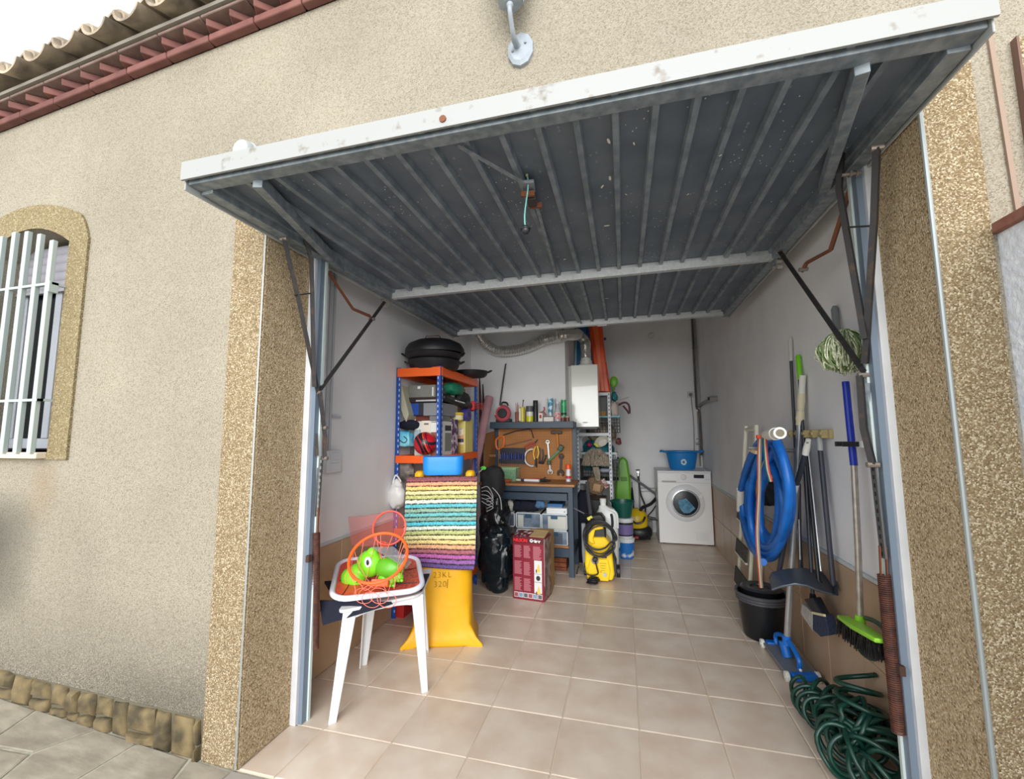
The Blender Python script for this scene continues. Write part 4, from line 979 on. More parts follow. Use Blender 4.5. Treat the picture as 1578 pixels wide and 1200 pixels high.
m = MB(); m.T = Matrix.Translation(cj) @ Matrix.Rotation(pi / 2, 4, 'Y'); m.lathe([(.02, -.03), (.055, -.03), (.055, .03), (.02, .03), (.02, -.03)], (0, 0, 0), 24, caps=False); O('roll', m, PM('purple_tape', 66, 60, 130, .4), t)
t, b = by('tin_box', 'plain grey tin box above the printed white box', 'box', 681, 622, 702, 641, XS, PM('tin_grey', 132, 134, 138, .5), dep=.15); 
t, b = by('grey_pouch', 'dull grey pouch lying under the tin box', 'pouch', 681, 641, 694, 649, XS, PM('pouch_grey', 120, 122, 122, .8), dep=.1)
O('camera_bag', blob(at(712, 613, x=XS - .03), (.05, .11, .045), .6, .2, 14, 11, flat=False), PM('bag_black', 34, 36, 40, .7), None, 'black camera bag bulging near the rear blue post', 'bag')
m = MB(); m.cyl(at(684, 612, x=XS), at(722, 627, x=XS), .028, n=14); m.sph(at(684, 612, x=XS), .029); m.cyl(at(716, 622, x=XS), at(728, 628, x=XS), .034, n=14); t = T('tripod_case', 'long black case with white lettering lying across the shelf', 'case', at(703, 630, x=XS)); O('body', m, black_pl, t)
text('HORIZON', at(703, 622, x=XS + .03) + V(0, 0, -.006), .02, PM('white_print', 232, 232, 232, .5), t, rot=(pi / 2, 0, pi / 2)) if False else O('white_stripe', MB().beam(at(702, 617, x=XS + .03), at(716, 621, x=XS + .03), .004, .009), PM('white_print', 232, 232, 232, .5), t)
O('green_bag', blob(at(700, 600, x=XS - .03), (.06, .13, .05), .7, .2, 12, 21, flat=False), PM('bag_green', 24, 120, 92, .6), None, 'green cloth bag packed under the top orange beam', 'bag')
O('cardboard_sheet', MB().box(XS - .1, XS - .08, at(722, 610, x=XS).y, at(727, 610, x=XS).y + .05, at(725, 640, x=XS).z, at(725, 598, x=XS).z), PM('cardboard', 170, 142, 96, .8), None, 'tan cardboard sheet upright by the rear blue post', 'cardboard')
m = MB(); 
for k in range(4): m.cyl(at(730, 621 + k * 2.4, x=-.95), at(745, 622 + k * 2.8, x=-.93), .0045, n=8)
t = T('red_fork', 'red plastic hand rake poking out past the rear post', 'rake', at(738, 635, x=-.95)); O('tines', m, PM('rake_red', 204, 40, 48, .45), t); O('grip', MB().cbox(at(729, 625, x=-.955), (.03, .04, .08)), MC['rake_red'], t, bev=.006)
# lower shelf
O('grey_blanket', blob(at(618, 722, y=1.2) + V(.02, 0, 0), (.085, .06, .085), .8, .4, 14, 31, 40, 26), M('blanket_grey', (150, 140, 134), .95, col2=(98, 90, 88), scale=18, bump=.05, bscale=40), None, 'crumpled grey blanket stuffed under the middle shelf', 'blanket')
wbag = O('plastic_bag', blob(at(612, 762, y=1.07), (.062, .05, .105), 1, .22, 12, 41, 32, 22), PM('bag_white', 226, 226, 224, .35, bump=.05, bscale=18), None, 'white plastic carrier bag hanging by the front left post', 'bag')
O('bag_handle', MB().tube(smooth_path([at(605, 745, y=1.04), at(610, 732, y=1.06), at(618, 742, y=1.04)], 6), .006, 6, flat=.4), MC['bag_white'], wbag)
O('black_sack', blob((-1.2, 1.45, L3), (.09, .12, .17), .7, .2, 9, 51), PM('bag_black_soft', 26, 26, 30, .6), None, 'black bag in the dark behind the grey blanket', 'bag')
# red and blue things under the sack side
t, b = bx('red_crate', 'red crate glimpsed between the stool legs and yellow sack', 'crate', 604, 930, 622, 955, 1.12, .2, PM('crate_red', 190, 40, 36, .5))
# ---------------- between shelving and bench ----------------
a, b = at(754, 612, y=2.5), at(733, 715, y=2.22); d = (a - b).normalized(); base = b - d * (b.z / d.z - .0) 
m = MB(); m.cyl(base + V(0, 0, .03), a, .043, n=24); m.cyl(a - d * .001, a + d * .004, .036, n=24)
O('foam_roll', m, M('roll_mauve', (190, 146, 152), .8, col2=(176, 132, 140), scale=6), None, 'mauve foam mat roll leaning between the shelving and workbench', 'foam roll')
for k, (u0, v0, u1, v1, r_, mt, lb) in enumerate(((739, 583, 742, 700, .014, PM('rod_maroon', 84, 40, 44, .5), 'dark maroon rod bag leaning behind the rear shelving post'), (744, 592, 749, 720, .012, PM('rod_black', 30, 28, 30, .6), 'thin black rod bag leaning next to the maroon one'))):
    a, b = at(u0, v0, y=2.60), at(u1, v1, y=2.52); d = (b - a); b = a + d * (a.z / -d.z) * .985
    O('rod_bag', MB().tube([a, a.lerp(b, .1), a.lerp(b, .6), b], [r_ * .5, r_, r_ * 1.6, r_ * 1.8], 10), mt, None, lb, 'rod bag')
for i, (c, r, s, lb) in enumerate((((-.745, 1.80, 0), (.125, .10, .25), 61, 'large dark green rubbish bag, upright left of the red box'), ((-.83, 2.03, .0), (.13, .12, .36), 63, 'tall black rubbish bag behind the dark green one'))):
    gb = O('rubbish_bag', blob(V(*c) + V(0, 0, r[2]), r, .6, .22, 9, s, 60, 46), M('bin_bag_%d' % i, ((18, 28, 34), (22, 24, 26))[i], .25, bump=.5, bscale=11), None, lb, 'rubbish bag')
m = MB(); p0 = at(748, 757, y=1.85)
for k in range(5): m.tube(smooth_path([at(742, 752 + k * 5, y=1.84), at(752, 750 + k * 7, y=1.82), at(760, 766 + k * 4, y=1.82), at(750, 768 + k * 5, y=1.83)], 4), .003, 5)
m.tube(smooth_path([at(758, 750, y=1.9), at(770, 765, y=1.86), at(773, 785, y=1.86)], 5), .004, 5)
gt = T('backpack', 'black backpack with white cords squeezed beside the rug', 'backpack', (-.84, 1.95, .73)); O('body', blob((-.83, 1.97, .86), (.10, .08, .13), .6, .15, 12, 71, 36, 24), PM('pack_black', 28, 28, 32, .8), gt); O('cords', m, PM('cord_white', 190, 190, 192, .7), gt, kind='stuff')
# ---------------- workbench ----------------
sb_ = PM('bench_blue_grey', 44, 64, 82, .45, col2=(38, 56, 74), scale=5)
wood = M('bench_wood', (176, 122, 72), .55, col2=(150, 98, 54), scale=4, stretch=(1, 8, 8))
pegc = M('pegboard', (170, 116, 66), .75, col2=(156, 104, 56), scale=6)
BX0, BX1, BY0, BY1 = -1.03, -.16, 2.25, 2.69
wk = T('workbench', 'blue-grey steel workbench with brown pegboard back and wooden worktop', 'workbench', (-.6, 2.47, 0))
for x in (BX0, BX1 - .045):
    O('leg', MB().box(x, x + .045, BY0, BY0 + .04, 0, .80), sb_, wk, bev=.002)
    O('rear_post', MB().box(x, x + .045, BY1 - .035, BY1, 0, 1.40), sb_, wk, bev=.002)
O('apron_panel', MB().box(BX0, BX1, BY0 - .002, BY0 + .015, .745, .795), sb_, wk, bev=.002)
dr = O('drawer', MB().box(BX0 + .10, BX1 - .05, BY0 - .012, BY0 + .3, .67, .738), sb_, wk, bev=.003)
O('drawer_lip', MB().box(BX0 + .10, BX1 - .05, BY0 - .016, BY0 - .012, .732, .738), PM('drawer_dark', 30, 44, 58, .5), dr)
O('worktop', MB().box(BX0 - .03, BX1 + .02, BY0 - .02, BY1 - .01, .797, .82), wood, wk, bev=.003)
O('lower_shelf', MB().box(BX0 + .04, BX1 - .04, BY0 + .03, BY1 - .03, .245, .265), wood, wk)
O('lower_rail', MB().box(BX0, BX1, BY0 + .005, BY0 + .02, .17, .245), sb_, wk, bev=.002)
O('side_rail', MB().box(BX1 - .02, BX1, BY0 + .04, BY1 - .03, .18, .245), sb_, wk)
O('pegboard', MB().box(BX0 + .04, BX1 - .02, BY1 - .03, BY1 - .022, .82, 1.335), pegc, wk)
m = MB()
for i in range(29):
    for j in range(17): x, z = BX0 + .07 + i * .026, .86 + j * .028; m.box(x - .0022, x + .0022, BY1 - .0306, BY1 - .03, z - .0022, z + .0022)
O('peg_hole', m, PM('peg_hole', 84, 56, 32, .9), wk, kind='stuff')
O('side_board', MB().prism([at(762, 664, y=2.64), at(747, 668, y=2.42), at(745, 745, y=2.30), at(762, 738, y=2.64)], (.006, 0, 0)), PM('side_board', 150, 104, 62, .8), wk)
O('side_board_tape', MB().prism([at(763, 700, y=2.60), at(753, 700, y=2.46), at(752.5, 704, y=2.46), at(763, 704, y=2.60)], (.009, 0, 0)), PM('tape_brown', 176, 136, 92, .6), wk)
ZS = 1.405
ushf = O('upper_shelf', MB().box(BX0 - .0, BX1 - .01, 2.50, BY1, 1.338, ZS), sb_, wk, bev=.003)
YS = 2.57
S_ = mp(at(820, 640, y=YS))
def jar(name, label, cat, u, r, v0, v1, mats, y=YS, shape='jar', z0=ZS, grp=None):
    p = at(u, v1, y=y); p.z = z0; h = (v1 - v0) * mp(p); r = r * mp(p)
    t = T(name, label, cat, p, grp); return t, p, h, r
def lat(parent, name, prof, p, mat, n=20): return O(name, MB().lathe(prof, p, n), mat, parent)
t = T('cable_reel', 'round black and red cable reel standing on the workbench upper shelf', 'cable reel', at(775, 650, y=YS))
rc_ = at(775, 638, y=YS); rc_.z = ZS + .092
def dsk(c, prof, n=28): return disc(c, prof, n)
yy = rc_.y
O('flange', dsk(rc_, [(.088, yy), (.09, yy - .01), (.088, yy - .02)]), PM('reel_red', 150, 40, 52, .4), t)
O('label_ring', dsk(rc_, [(.074, yy - .018), (.074, yy - .022)]), PM('reel_label', 176, 60, 78, .5), t)
m = MB(); 
for k in range(12): a = 1.9 + k * .13; m.beam(rc_ + V(cos(a) * .072, -.024, sin(a) * .072), rc_ + V(cos(a) * .086, -.024, sin(a) * .086), .006, .002, (0, 1, 0))
O('label_marks', m, white_pl, t, kind='stuff')
O('hub', dsk(rc_, [(.050, yy - .018), (.050, yy - .03), (.045, yy - .034)]), black_pl, t)
O('rear_drum', dsk(rc_, [(.07, yy + .07), (.07, yy), (.088, yy)]), black_pl, t)
O('stand', MB().box(rc_.x - .075, rc_.x + .08, yy - .01, yy + .08, ZS, ZS + .035), black_pl, t, bev=.006)
O('carry_handle', MB().tube(smooth_path([rc_ + V(-.02, .02, .08), rc_ + V(-.01, .02, .115), rc_ + V(.035, .02, .11), rc_ + V(.05, .02, .08)], 5), .009, 8), black_pl, t)
O('crowbar', MB().tube([at(780, 560, y=2.66), at(779, 562, y=2.66), at(768, 640, y=2.66)], [.007, .008, .008], 8), black_pl, None, 'thin black rod leaning against the wall above the cable reel', 'rod')
t, p, h, r = jar('brush_cup', 'cup of thin paint brushes at the left of the upper shelf', 'brush cup', 797, 3.2, 628, 650, None)
lat(t, 'cup', [(r, 0), (r * 1.05, h * .7), (r * .9, h * .7), (r * .9, .005)], p, PM('cup_brown', 140, 80, 62, .6))
for k in range(5): a = k * 1.3; O('brush', MB().cyl(p + V(cos(a) * .006, sin(a) * .006, .03), p + V(cos(a) * .016, sin(a) * .012, h + .03 + k * .006), .0028, n=6), PM('brush_wood', 176, 112, 84, .6), t)
t, p, h, r = jar('yellow_jar', 'clear jar with yellow contents and a brush, second from left on the shelf', 'jar', 805, 4.2, 627, 650, None)
lat(t, 'body', [(r, 0), (r * 1.05, h * .85), (r, h), (r * .9, h), (r * .95, .01)], p, PM('jar_yellow', 200, 184, 60, .3)); O('brush', MB().cyl(p + V(0, 0, .1), p + V(.01, 0, h + .06), .004, n=6).sph(p + V(.011, 0, h + .065), (.007, .004, .012)), black_pl, t)
O('highlight_strip', MB().box(p.x - r * 1.05, p.x - r * .4, p.y - r, p.y - r * .8, p.z + .01, p.z + h * .9), PM('highlight_pale', 220, 222, 210, .4), t)  # highlight on the jar's side, modelled as a pale strip
t, p, h, r = jar('spice_jar', 'jar of yellow contents with a grey lid and white band', 'jar', 816.5, 5.6, 626, 650, None)
lat(t, 'body', [(r, 0), (r, h * .38)], p, PM('jar_lime', 206, 206, 40, .3)); lat(t, 'white_band', [(r * .98, h * .38), (r * .98, h * .64)], p, white_pl); lat(t, 'lid', [(r * 1.04, h * .64), (r * 1.04, h), (r * .95, h * 1.01)], p, PM('lid_grey', 82, 84, 88, .5))
t, p, h, r = jar('black_canister', 'tall plain black canister in the middle of the upper shelf', 'canister', 825.5, 3.8, 617, 650, None); lat(t, 'body', [(r, 0), (r, h * .97), (r * .9, h)], p, black_pl); lat(t, 'cap_ring', [(r * 1.02, h * .8), (r * 1.02, h * .83)], p, PM('dark_grey_ring', 60, 60, 64, .5))
t, p, h, r = jar('small_carton', 'small white carton with red print right of the black canister', 'carton', 833.5, 3.4, 637, 650, None); O('body', MB().box(p.x - r, p.x + r, p.y - .02, p.y + .03, ZS, ZS + h), PM('carton_white', 224, 218, 210, .6), t); O('print', MB().box(p.x - r * .5, p.x + r * .5, p.y - .021, p.y - .02, ZS + h * .4, ZS + h * .8), PM('print_red', 170, 60, 58, .6), t)
t = T('red_clamp', 'small red spring clamp resting between the cartons', 'clamp', at(838, 640, y=YS)); O('jaws', MB().tube(smooth_path([at(832, 636, y=YS), at(837, 634, y=YS), at(839, 630, y=YS), at(838, 627, y=YS)], 4), .008, 6).tube(smooth_path([at(837, 634, y=YS), at(842, 640, y=YS)], 4), .008, 6), PM('clamp_red', 160, 66, 66, .5), t)
t, p, h, r = jar('white_carton', 'low white carton with a purple strip under the blue tube', 'carton', 846, 7.5, 642, 650, None); O('body', MB().box(p.x - r, p.x + r, p.y - .03, p.y + .04, ZS, ZS + h), MC['carton_white'], t); O('strip', MB().box(p.x - r, p.x + r, p.y - .031, p.y - .03, ZS + h * .85, ZS + h), PM('strip_purple', 90, 66, 96, .6), t)
t = T('glue_tube', 'upright blue and white glue tube with a white cap', 'tube', at(848, 642, y=YS)); p = at(848, 642, y=YS); S_ = mp(p); h = 29 * S_
m = MB(); R = []
for z, a, b in ((0, .014, .014), (.02, .016, .016), (h * .4, .022, .018), (h, .030, .003)): R.append([m.v(p + V(a * cos(2 * pi * k / 16), b * sin(2 * pi * k / 16), z)) for k in range(16)])
for a, b in zip(R, R[1:]):
    for k in range(16): m.f([a[k], a[(k + 1) % 16], b[(k + 1) % 16], b[k]])
m.f(R[0]); m.f(R[-1]); O('body', m, M('tube_blue', (60, 140, 176), .4, col2=(206, 226, 232), scale=22, lo=.45, hi=.55), t); O('crimp', MB().box(p.x - .032, p.x + .032, p.y - .003, p.y + .003, p.z + h, p.z + h + .008), white_pl, t)
t, p, h, r = jar('clear_bottle', 'clear bottle with a red and white label left of the green can', 'bottle', 859.5, 5, 622, 650, None); lat(t, 'body', [(r, 0), (r, h * .55), (r * .45, h * .8), (r * .4, h), (r * .3, h)], p, PM('bottle_clear', 200, 206, 206, .15, alpha=.7)); lat(t, 'label', [(r * 1.02, h * .12), (r * 1.02, h * .5)], p, PM('label_pink', 226, 186, 186, .5, col2=(190, 90, 96), scale=60, lo=.5, hi=.6)); lat(t, 'cap', [(r * .46, h * .98), (r * .46, h * 1.1)], p, white_pl)
t, p, h, r = jar('spray_bottle', 'slim clear spray bottle behind the labelled bottle', 'bottle', 854.5, 2.6, 616, 650, None, y=YS + .05); lat(t, 'body', [(r, 0), (r, h * .7), (r * .5, h * .8), (r * .5, h)], p, PM('bottle_grey', 178, 184, 188, .25)); lat(t, 'nozzle', [(r * .7, h), (r * .7, h * 1.06)], p, white_pl)
t, p, h, r = jar('green_can', 'tall green spray can with a white top beside the boiler', 'spray can', 869, 4.2, 616, 641, None); p.z = ZS + .05; lat(t, 'body', [(r, 0), (r, h), (r * .9, h * 1.02)], p, M('can_green', (30, 160, 92), .3, col2=(90, 190, 130), scale=30, lo=.55, hi=.6)); lat(t, 'top', [(r * .95, h * 1.0), (r * .95, h * 1.07)], p, PM('cap_grey_white', 206, 214, 210, .4)); lat(t, 'dark_label', [(r * 1.01, h * .1), (r * 1.01, h * .22)], p, black_pl)
for k, u in enumerate((867.5, 874.5)):
    t, p, h, r = jar('red_jar', ('small dark red jar directly under the green can', 'small dark red jar at the right end of the upper shelf')[k], 'jar', u, 3.4, 642, 650, None, y=YS - (.0 if k else .0)); lat(t, 'body', [(r, 0), (r, h * .8)], p, PM('jar_dark_red', 110, 56, 50, .4)); lat(t, 'lid', [(r * 1.05, h * .75), (r * 1.05, h)], p, PM('lid_pale', 176, 160, 150, .4))
# tools on the pegboard
YP = BY1 - .045
Pq = lambda u, v, d=0: at(u, v, y=YP - d)
stl_m = PM('tool_steel', 176, 176, 174, .35, metal=.6); tor = PM('saw_orange', 226, 116, 34, .45); dk = PM('tool_dark', 52, 44, 44, .5, metal=.3)
t = T('hacksaw', 'hacksaw with an orange handle hanging at the pegboard top left', 'saw', Pq(795, 675))
O('handle', MB().tube(smooth_path([Pq(765, 677), Pq(776, 673), Pq(775, 688), Pq(766, 691)], 6, True), .011, 8, closed=True), tor, t)
O('frame', MB().tube([Pq(776, 670), Pq(795, 664), Pq(815, 661), Pq(819, 664), Pq(822, 675)], .006, 6), dk, t); O('blade', MB().beam(Pq(777, 687), Pq(820, 677), .002, .014), PM('blade_rust', 120, 82, 60, .6, metal=.3), t)
t = T('screwdriver_rack', 'black rack packed with blue-handled screwdrivers on the pegboard', 'tool rack', Pq(790, 712))
a, b = Pq(771, 712), Pq(810, 712); O('rack_bar', MB().box(a.x, b.x, YP - .05, YP, Pq(790, 713).z, Pq(790, 707).z).box(a.x, b.x, YP - .01, YP, Pq(790, 707).z, Pq(790, 690).z), PM('rack_black', 26, 28, 44, .5), t)
for k in range(14):
    x = a.x + .014 + k * (b.x - a.x - .02) / 13; hh = .055 + .02 * ((k * 7) % 4) / 3
    s = O('screwdriver', MB().tube([V(x, YP - .035, a.z + .02), V(x, YP - .035, a.z + .03 + hh * .4), V(x, YP - .035, a.z + .03 + hh)], [.008, .0085, .006], 8), (PM('handle_blue', 34, 60, 150, .35), PM('handle_navy', 28, 34, 70, .35))[k % 2], t)
    O('shaft', MB().cyl(V(x, YP - .035, a.z - .045), V(x, YP - .035, a.z), .0022, n=5), stl_m, s)
t = T('pliers', 'red-handled pliers hanging under the hacksaw tip', 'pliers', Pq(812, 690)); O('handles', MB().tube(smooth_path([Pq(806, 691), Pq(815, 684), Pq(824, 682)], 4), .008, 6).tube(smooth_path([Pq(812, 691), Pq(818, 687), Pq(825, 684)], 4), .008, 6), PM('plier_red', 170, 60, 48, .45), t); O('jaws', MB().tube([Pq(824, 682), Pq(829, 677)], [.009, .004], 6), dk, t)
t = T('white_ring', 'white hook ring hanging against the brown pegboard centre', 'ring', Pq(816, 705)); O('hook', MB().tube([Pq(820 + 11.5 * cos(q), 705 + 13 * sin(q), .03) for q in [1.35 + i * .22 for i in range(17)]], .0085, 8), white_pl, t)
t = T('yellow_pliers', 'yellow-handled cutters hanging right of the white ring', 'pliers', Pq(826, 700))
O('handles', MB().tube(smooth_path([Pq(824, 708, .02), Pq(822, 698, .02), Pq(825, 688, .02)], 4), .009, 7).tube(smooth_path([Pq(828, 706, .02), Pq(830, 697, .02), Pq(828, 687, .02)], 4), .009, 7), PM('plier_yellow', 226, 176, 40, .4), t); O('jaws', MB().tube([Pq(826, 706, .02), Pq(826, 716, .02), Pq(827, 720, .02)], [.01, .012, .004], 6), dk, t)
t = T('black_pliers', 'black-handled pliers cluster left of the steel wrench', 'pliers', Pq(836, 700))
for k, (u, v) in enumerate(((832, 690), (836, 692), (840, 703))): O('handle', MB().tube(smooth_path([Pq(831 + k * 3, 714), Pq(u + k, 702), Pq(u, v)], 4), .008, 7), PM('plier_black', 26, 26, 36, .4), t)
O('head', MB().tube([Pq(830, 712), Pq(838, 713)], .014, 8), dk, t)
def wrench(name, label, u0, v0, u1, v1, r, mat):
    a, b = Pq(u0, v0), Pq(u1, v1); t = T(name, label, 'wrench', b); d = (b - a).normalized(); nn_ = V(-d.z, 0, d.x)
    O('shaft', MB().beam(a, b, .006, r * .9, (1, 0, 0) if abs(d.x) < .7 else (0, 0, 1)), mat, t, bev=.002)
    m = MB(); m.tube([b + (d * cos(q) + nn_ * sin(q)) * r * 1.2 for q in [.6 + i * .42 for i in range(13)]], r * .45, 6)
    O('open_jaw', m, mat, t)
    O('ring_end', MB().tube([a + (d * cos(q) + nn_ * sin(q)) * r * .9 for q in [i * .52 for i in range(12)]], r * .38, 6, closed=True), mat, t); return t
wrench('steel_wrench', 'bright steel combination wrench on the pegboard, left of the hammer', 844, 681, 848, 727, .019, stl_m)
wrench('dark_wrench', 'large dark adjustable wrench hanging under the hammer', 865, 703, 864, 729, .023, dk)
t = T('hammer', 'hammer with orange-brown wooden handle and dark head, top right of pegboard', 'hammer', Pq(859, 680)); O('head', MB().beam(Pq(849, 666, .02), Pq(866, 666, .02), .028, .03), dk, t, bev=.004); O('handle', MB().tube([Pq(858, 666, .02), Pq(859, 680, .02), Pq(861, 697, .02)], [.010, .009, .011], 8), PM('hammer_wood', 206, 130, 50, .5), t)
t = T('green_clamp', 'green bar clamp crossing the wrench and hammer handle', 'clamp', Pq(855, 700)); O('bar', MB().beam(Pq(845, 710, .03), Pq(863, 693, .03), .012, .022), PM('clamp_green', 46, 112, 60, .45), t); O('grip', MB().cbox(Pq(864, 690, .03), (.05, .03, .06), (0, .5, 0)), PM('clamp_dark_green', 26, 66, 44, .45), t, bev=.006); O('jaw', MB().cbox(Pq(846, 713, .03), (.035, .025, .04)), MC['clamp_dark_green'], t, bev=.004)
# on the worktop
ZW = .82; YW = 2.40
def zc_(u, v, y, z): p = at(u, v, y=y); p.z = z; return p
t = T('spray_can', 'white aerosol can with an orange cap at the right of the worktop', 'spray can', zc_(876, 742, YW + .1, ZW)); p = zc_(876, 742, YW + .1, ZW); r = .024
lat(t, 'body', [(r, 0), (r, .115), (r * .8, .125)], p, M('aerosol_white', (214, 214, 218), .3, col2=(150, 160, 200), scale=30, lo=.55, hi=.6)); lat(t, 'red_band', [(r * 1.02, .03), (r * 1.02, .055)], p, PM('band_red', 190, 60, 60, .4)); lat(t, 'cap', [(r * .98, .118), (r * .98, .155), (r * .8, .165)], p, PM('cap_orange', 236, 84, 30, .4))
bq = list(bxp(764, 722, 795, 742, YW - .02, .16)); bq[4] = ZW
t = T('plastic_box', 'clear plastic box holding green pieces on the left of the worktop', 'box', (bq[0] + .1, YW, ZW)); clr = PM('box_clear', 150, 196, 160, .15, alpha=.35)
m = MB(); m.box(*bq[:4], ZW, ZW + .004); 
for q in ((bq[0], bq[0] + .004, bq[2], bq[3]), (bq[1] - .004, bq[1], bq[2], bq[3]), (bq[0], bq[1], bq[2], bq[2] + .004), (bq[0], bq[1], bq[3] - .004, bq[3])): m.box(*q, ZW, bq[5])
O('shell', m, clr, t); O('rim', MB().tube([V(x, y, bq[5]) for x, y in ((bq[0], bq[2]), (bq[1], bq[2]), (bq[1], bq[3]), (bq[0], bq[3]))], .004, 5, closed=True), PM('rim_clear_green', 170, 210, 170, .3), t)
O('green_contents', blob(((bq[0] + bq[1]) / 2 - .03, YW + .05, ZW + .045), (.075, .05, .04), .8, .5, 30, 4), PM('contents_green', 58, 160, 74, .5), t)
p = zc_(777, 742, YW - .06, ZW); t = T('terracotta_dish', 'flat terracotta plant saucer in front of the clear box', 'saucer', p); lat(t, 'bowl', [(.062, 0), (.075, .022), (.072, .022), (.058, .005), (.001, .005)], p, PM('terracotta', 190, 100, 62, .7), 28); lat(t, 'rim', [(.0755, .018), (.0775, .021), (.0755, .026), (.072, .024)], p, MC['terracotta'], 28)
def tubeobj(name, label, pts, rs, mat, extra=()):
    t = T(name, label, 'tube', min(pts, key=lambda q: q.z) - V(0, 0, rs[0])); O('body', MB().tube(pts, rs, 12), mat, t)
    for nm, a, b, r, m_ in extra: O(nm, MB().cyl(a, b, r, n=12), m_, t)
    return t
q = lambda u, dy, z=.014: zc_(u, 740, YW + dy, ZW + z)
tubeobj('sealant_tube', 'white and navy sealant tube lying on the worktop', [q(806, 0), q(812, 0), q(831, -.02)], [.012, .013, .014], PM('tube_white', 224, 226, 232, .4), (('cap', q(796, .01), q(803, .0), .011, PM('cap_pale_green', 206, 214, 190, .4)), ('navy_band', q(803, 0), q(808, 0), .013, PM('band_navy', 40, 44, 96, .4))))
tubeobj('red_tube', 'red glue tube lying behind the white sealant tube', [q(814, .05), q(830, .04)], [.012, .017], PM('tube_red', 222, 58, 40, .35), (('nozzle', q(811, .052), q(814, .05), .006, white_pl),))
t = T('black_grip_tool', 'black pistol-grip tool lying at the centre of the worktop', 'tool', q(840, 0, 0)); O('body', MB().tube([q(833, .02), q(848, .0)], [.018, .008], 8).tube([q(836, .02), q(841, .03, .045)], [.012, .008], 8), black_pl, t)
a = zc_(771, 722, 2.2, 1.0); lf = T('plant_tag', 'small bright green plastic leaf clip on a wire by the rug', 'clip', at(744, 722, y=1.9)); O('leaf', MB().sph(at(745, 721, y=1.9), (.026, .008, .018), 10, 6), PM('leaf_green', 90, 200, 70, .4), lf); O('wire', MB().tube([at(745, 721, y=1.9), at(738, 728, y=1.88)], .003, 5), white_pl, lf)
# under the worktop: clear drawer units, clothes and boxes
fr_w = PM('drawer_frame_white', 222, 226, 230, .4); drw = M('drawer_clear', (132, 148, 164), .2, col2=(96, 112, 130), scale=14, spec=.6)
def dbox(label, u0, v0, u1, v1, tagc, cont, dep=.3, y=2.30):
    b = bxp(u0, v0, u1, v1, y, dep); x0, x1, y0, y1, z0, z1 = b
    t = T('plastic_drawer_unit', label, 'drawer box', ((x0 + x1) / 2, y0 + dep / 2, z0), 'clear plastic drawers under the workbench')
    m = MB(); e = .007; m.box(x0, x1, y0, y1, z1 - e, z1).box(x0, x1, y0, y1, z0, z0 + e).box(x0, x0 + e, y0, y1, z0, z1).box(x1 - e, x1, y0, y1, z0, z1); O('frame', m, fr_w, t)
    d = O('drawer_front', MB().box(x0 + e, x1 - e, y0 + .004, y0 + .012, z0 + e, z1 - e), drw, t)
    xm = (x0 + x1) / 2; w_ = (x1 - x0)
    O('contents', MB().box(x0 + w_ * cont[0], x0 + w_ * cont[1], y0 + .002, y0 + .0042, z0 + e + .004, z1 - e - .015), PM('contents_pale', 196, 198, 190, .6) if cont[2] else PM('contents_dark', 74, 84, 100, .6), d)
    if tagc: O('drawer_grip', MB().box(xm - w_ * .13, xm + w_ * .13, y0 - .008, y0 + .004, z1 - .045, z1 - .015), PM('grip_teal', 30, 76, 104, .4), d, bev=.002)
    return b
dbox('clear drawer box at the left end of the upper row, half hidden by bags', 769, 789, 793, 811, 0, (.5, .95, 0))
b1 = dbox('clear drawer box with teal grip in the middle of the upper row', 795, 790, 833.5, 813.5, 1, (.08, .3, 1))
b2 = dbox('clear drawer box of pale contents at the right of the upper row', 834.5, 792, 874, 816.5, 1, (.25, .95, 1))
dbox('clear drawer box in the lower row beside the red carton', 835, 817.5, 875, 840, 1, (.2, .8, 0)); dbox('clear drawer box in the lower row hidden behind the red carton', 796, 815.5, 834, 838, 0, (.2, .8, 0))
O('white_cloths', blob(at(783, 778, y=2.36), (.055, .08, .052), .7, .25, 18, 81), M('cloth_white', (196, 194, 184), .9, bump=.05, bscale=30), None, 'crumpled white cloths on the left drawer box under the bench', 'cloths')
O('navy_clothes', blob(at(812, 778, y=2.38), (.125, .09, .055), .6, .3, 14, 82, 40, 22), dark_cloth, None, 'dark navy clothes heaped on the drawer boxes under the bench', 'clothes'); O('blue_cloth', blob(at(832, 777, y=2.30), (.045, .03, .035), .7, .35, 22, 83), M('cloth_blue', (84, 122, 160), .9, col2=(60, 96, 136), scale=40), None, 'small light blue cloth on the navy clothes', 'cloth')
t, b = bx('white_box', 'shallow white box on the right-hand drawer box', 'box', 842, 783, 874, 791.5, 2.32, .25, white_pl); label_card(t, b, PM('print_dot', 80, 90, 110, .6), .85, .9, .3, .5, 'mark')
t, b = bx('book', 'blue-covered book lying on the shallow white box', 'book', 843, 776, 867, 783, 2.36, .2, PM('book_blue', 34, 96, 150, .5)); label_card(t, b, MC['paper_white'], .05, .95, .05, .2, 'pages')
t, b = bx('wooden_crate', 'small reddish wooden crate under the lower shelf of the bench', 'crate', 852, 853, 873, 884, 2.42, .2, M('crate_wood', (150, 84, 52), .8, col2=(104, 56, 36), scale=20), z0=0)
for k in range(3): label_card(t, b, PM('crate_gap', 50, 28, 20, .9), .02, .98, .2 + k * .28, .24 + k * .28, 'slat_gap')
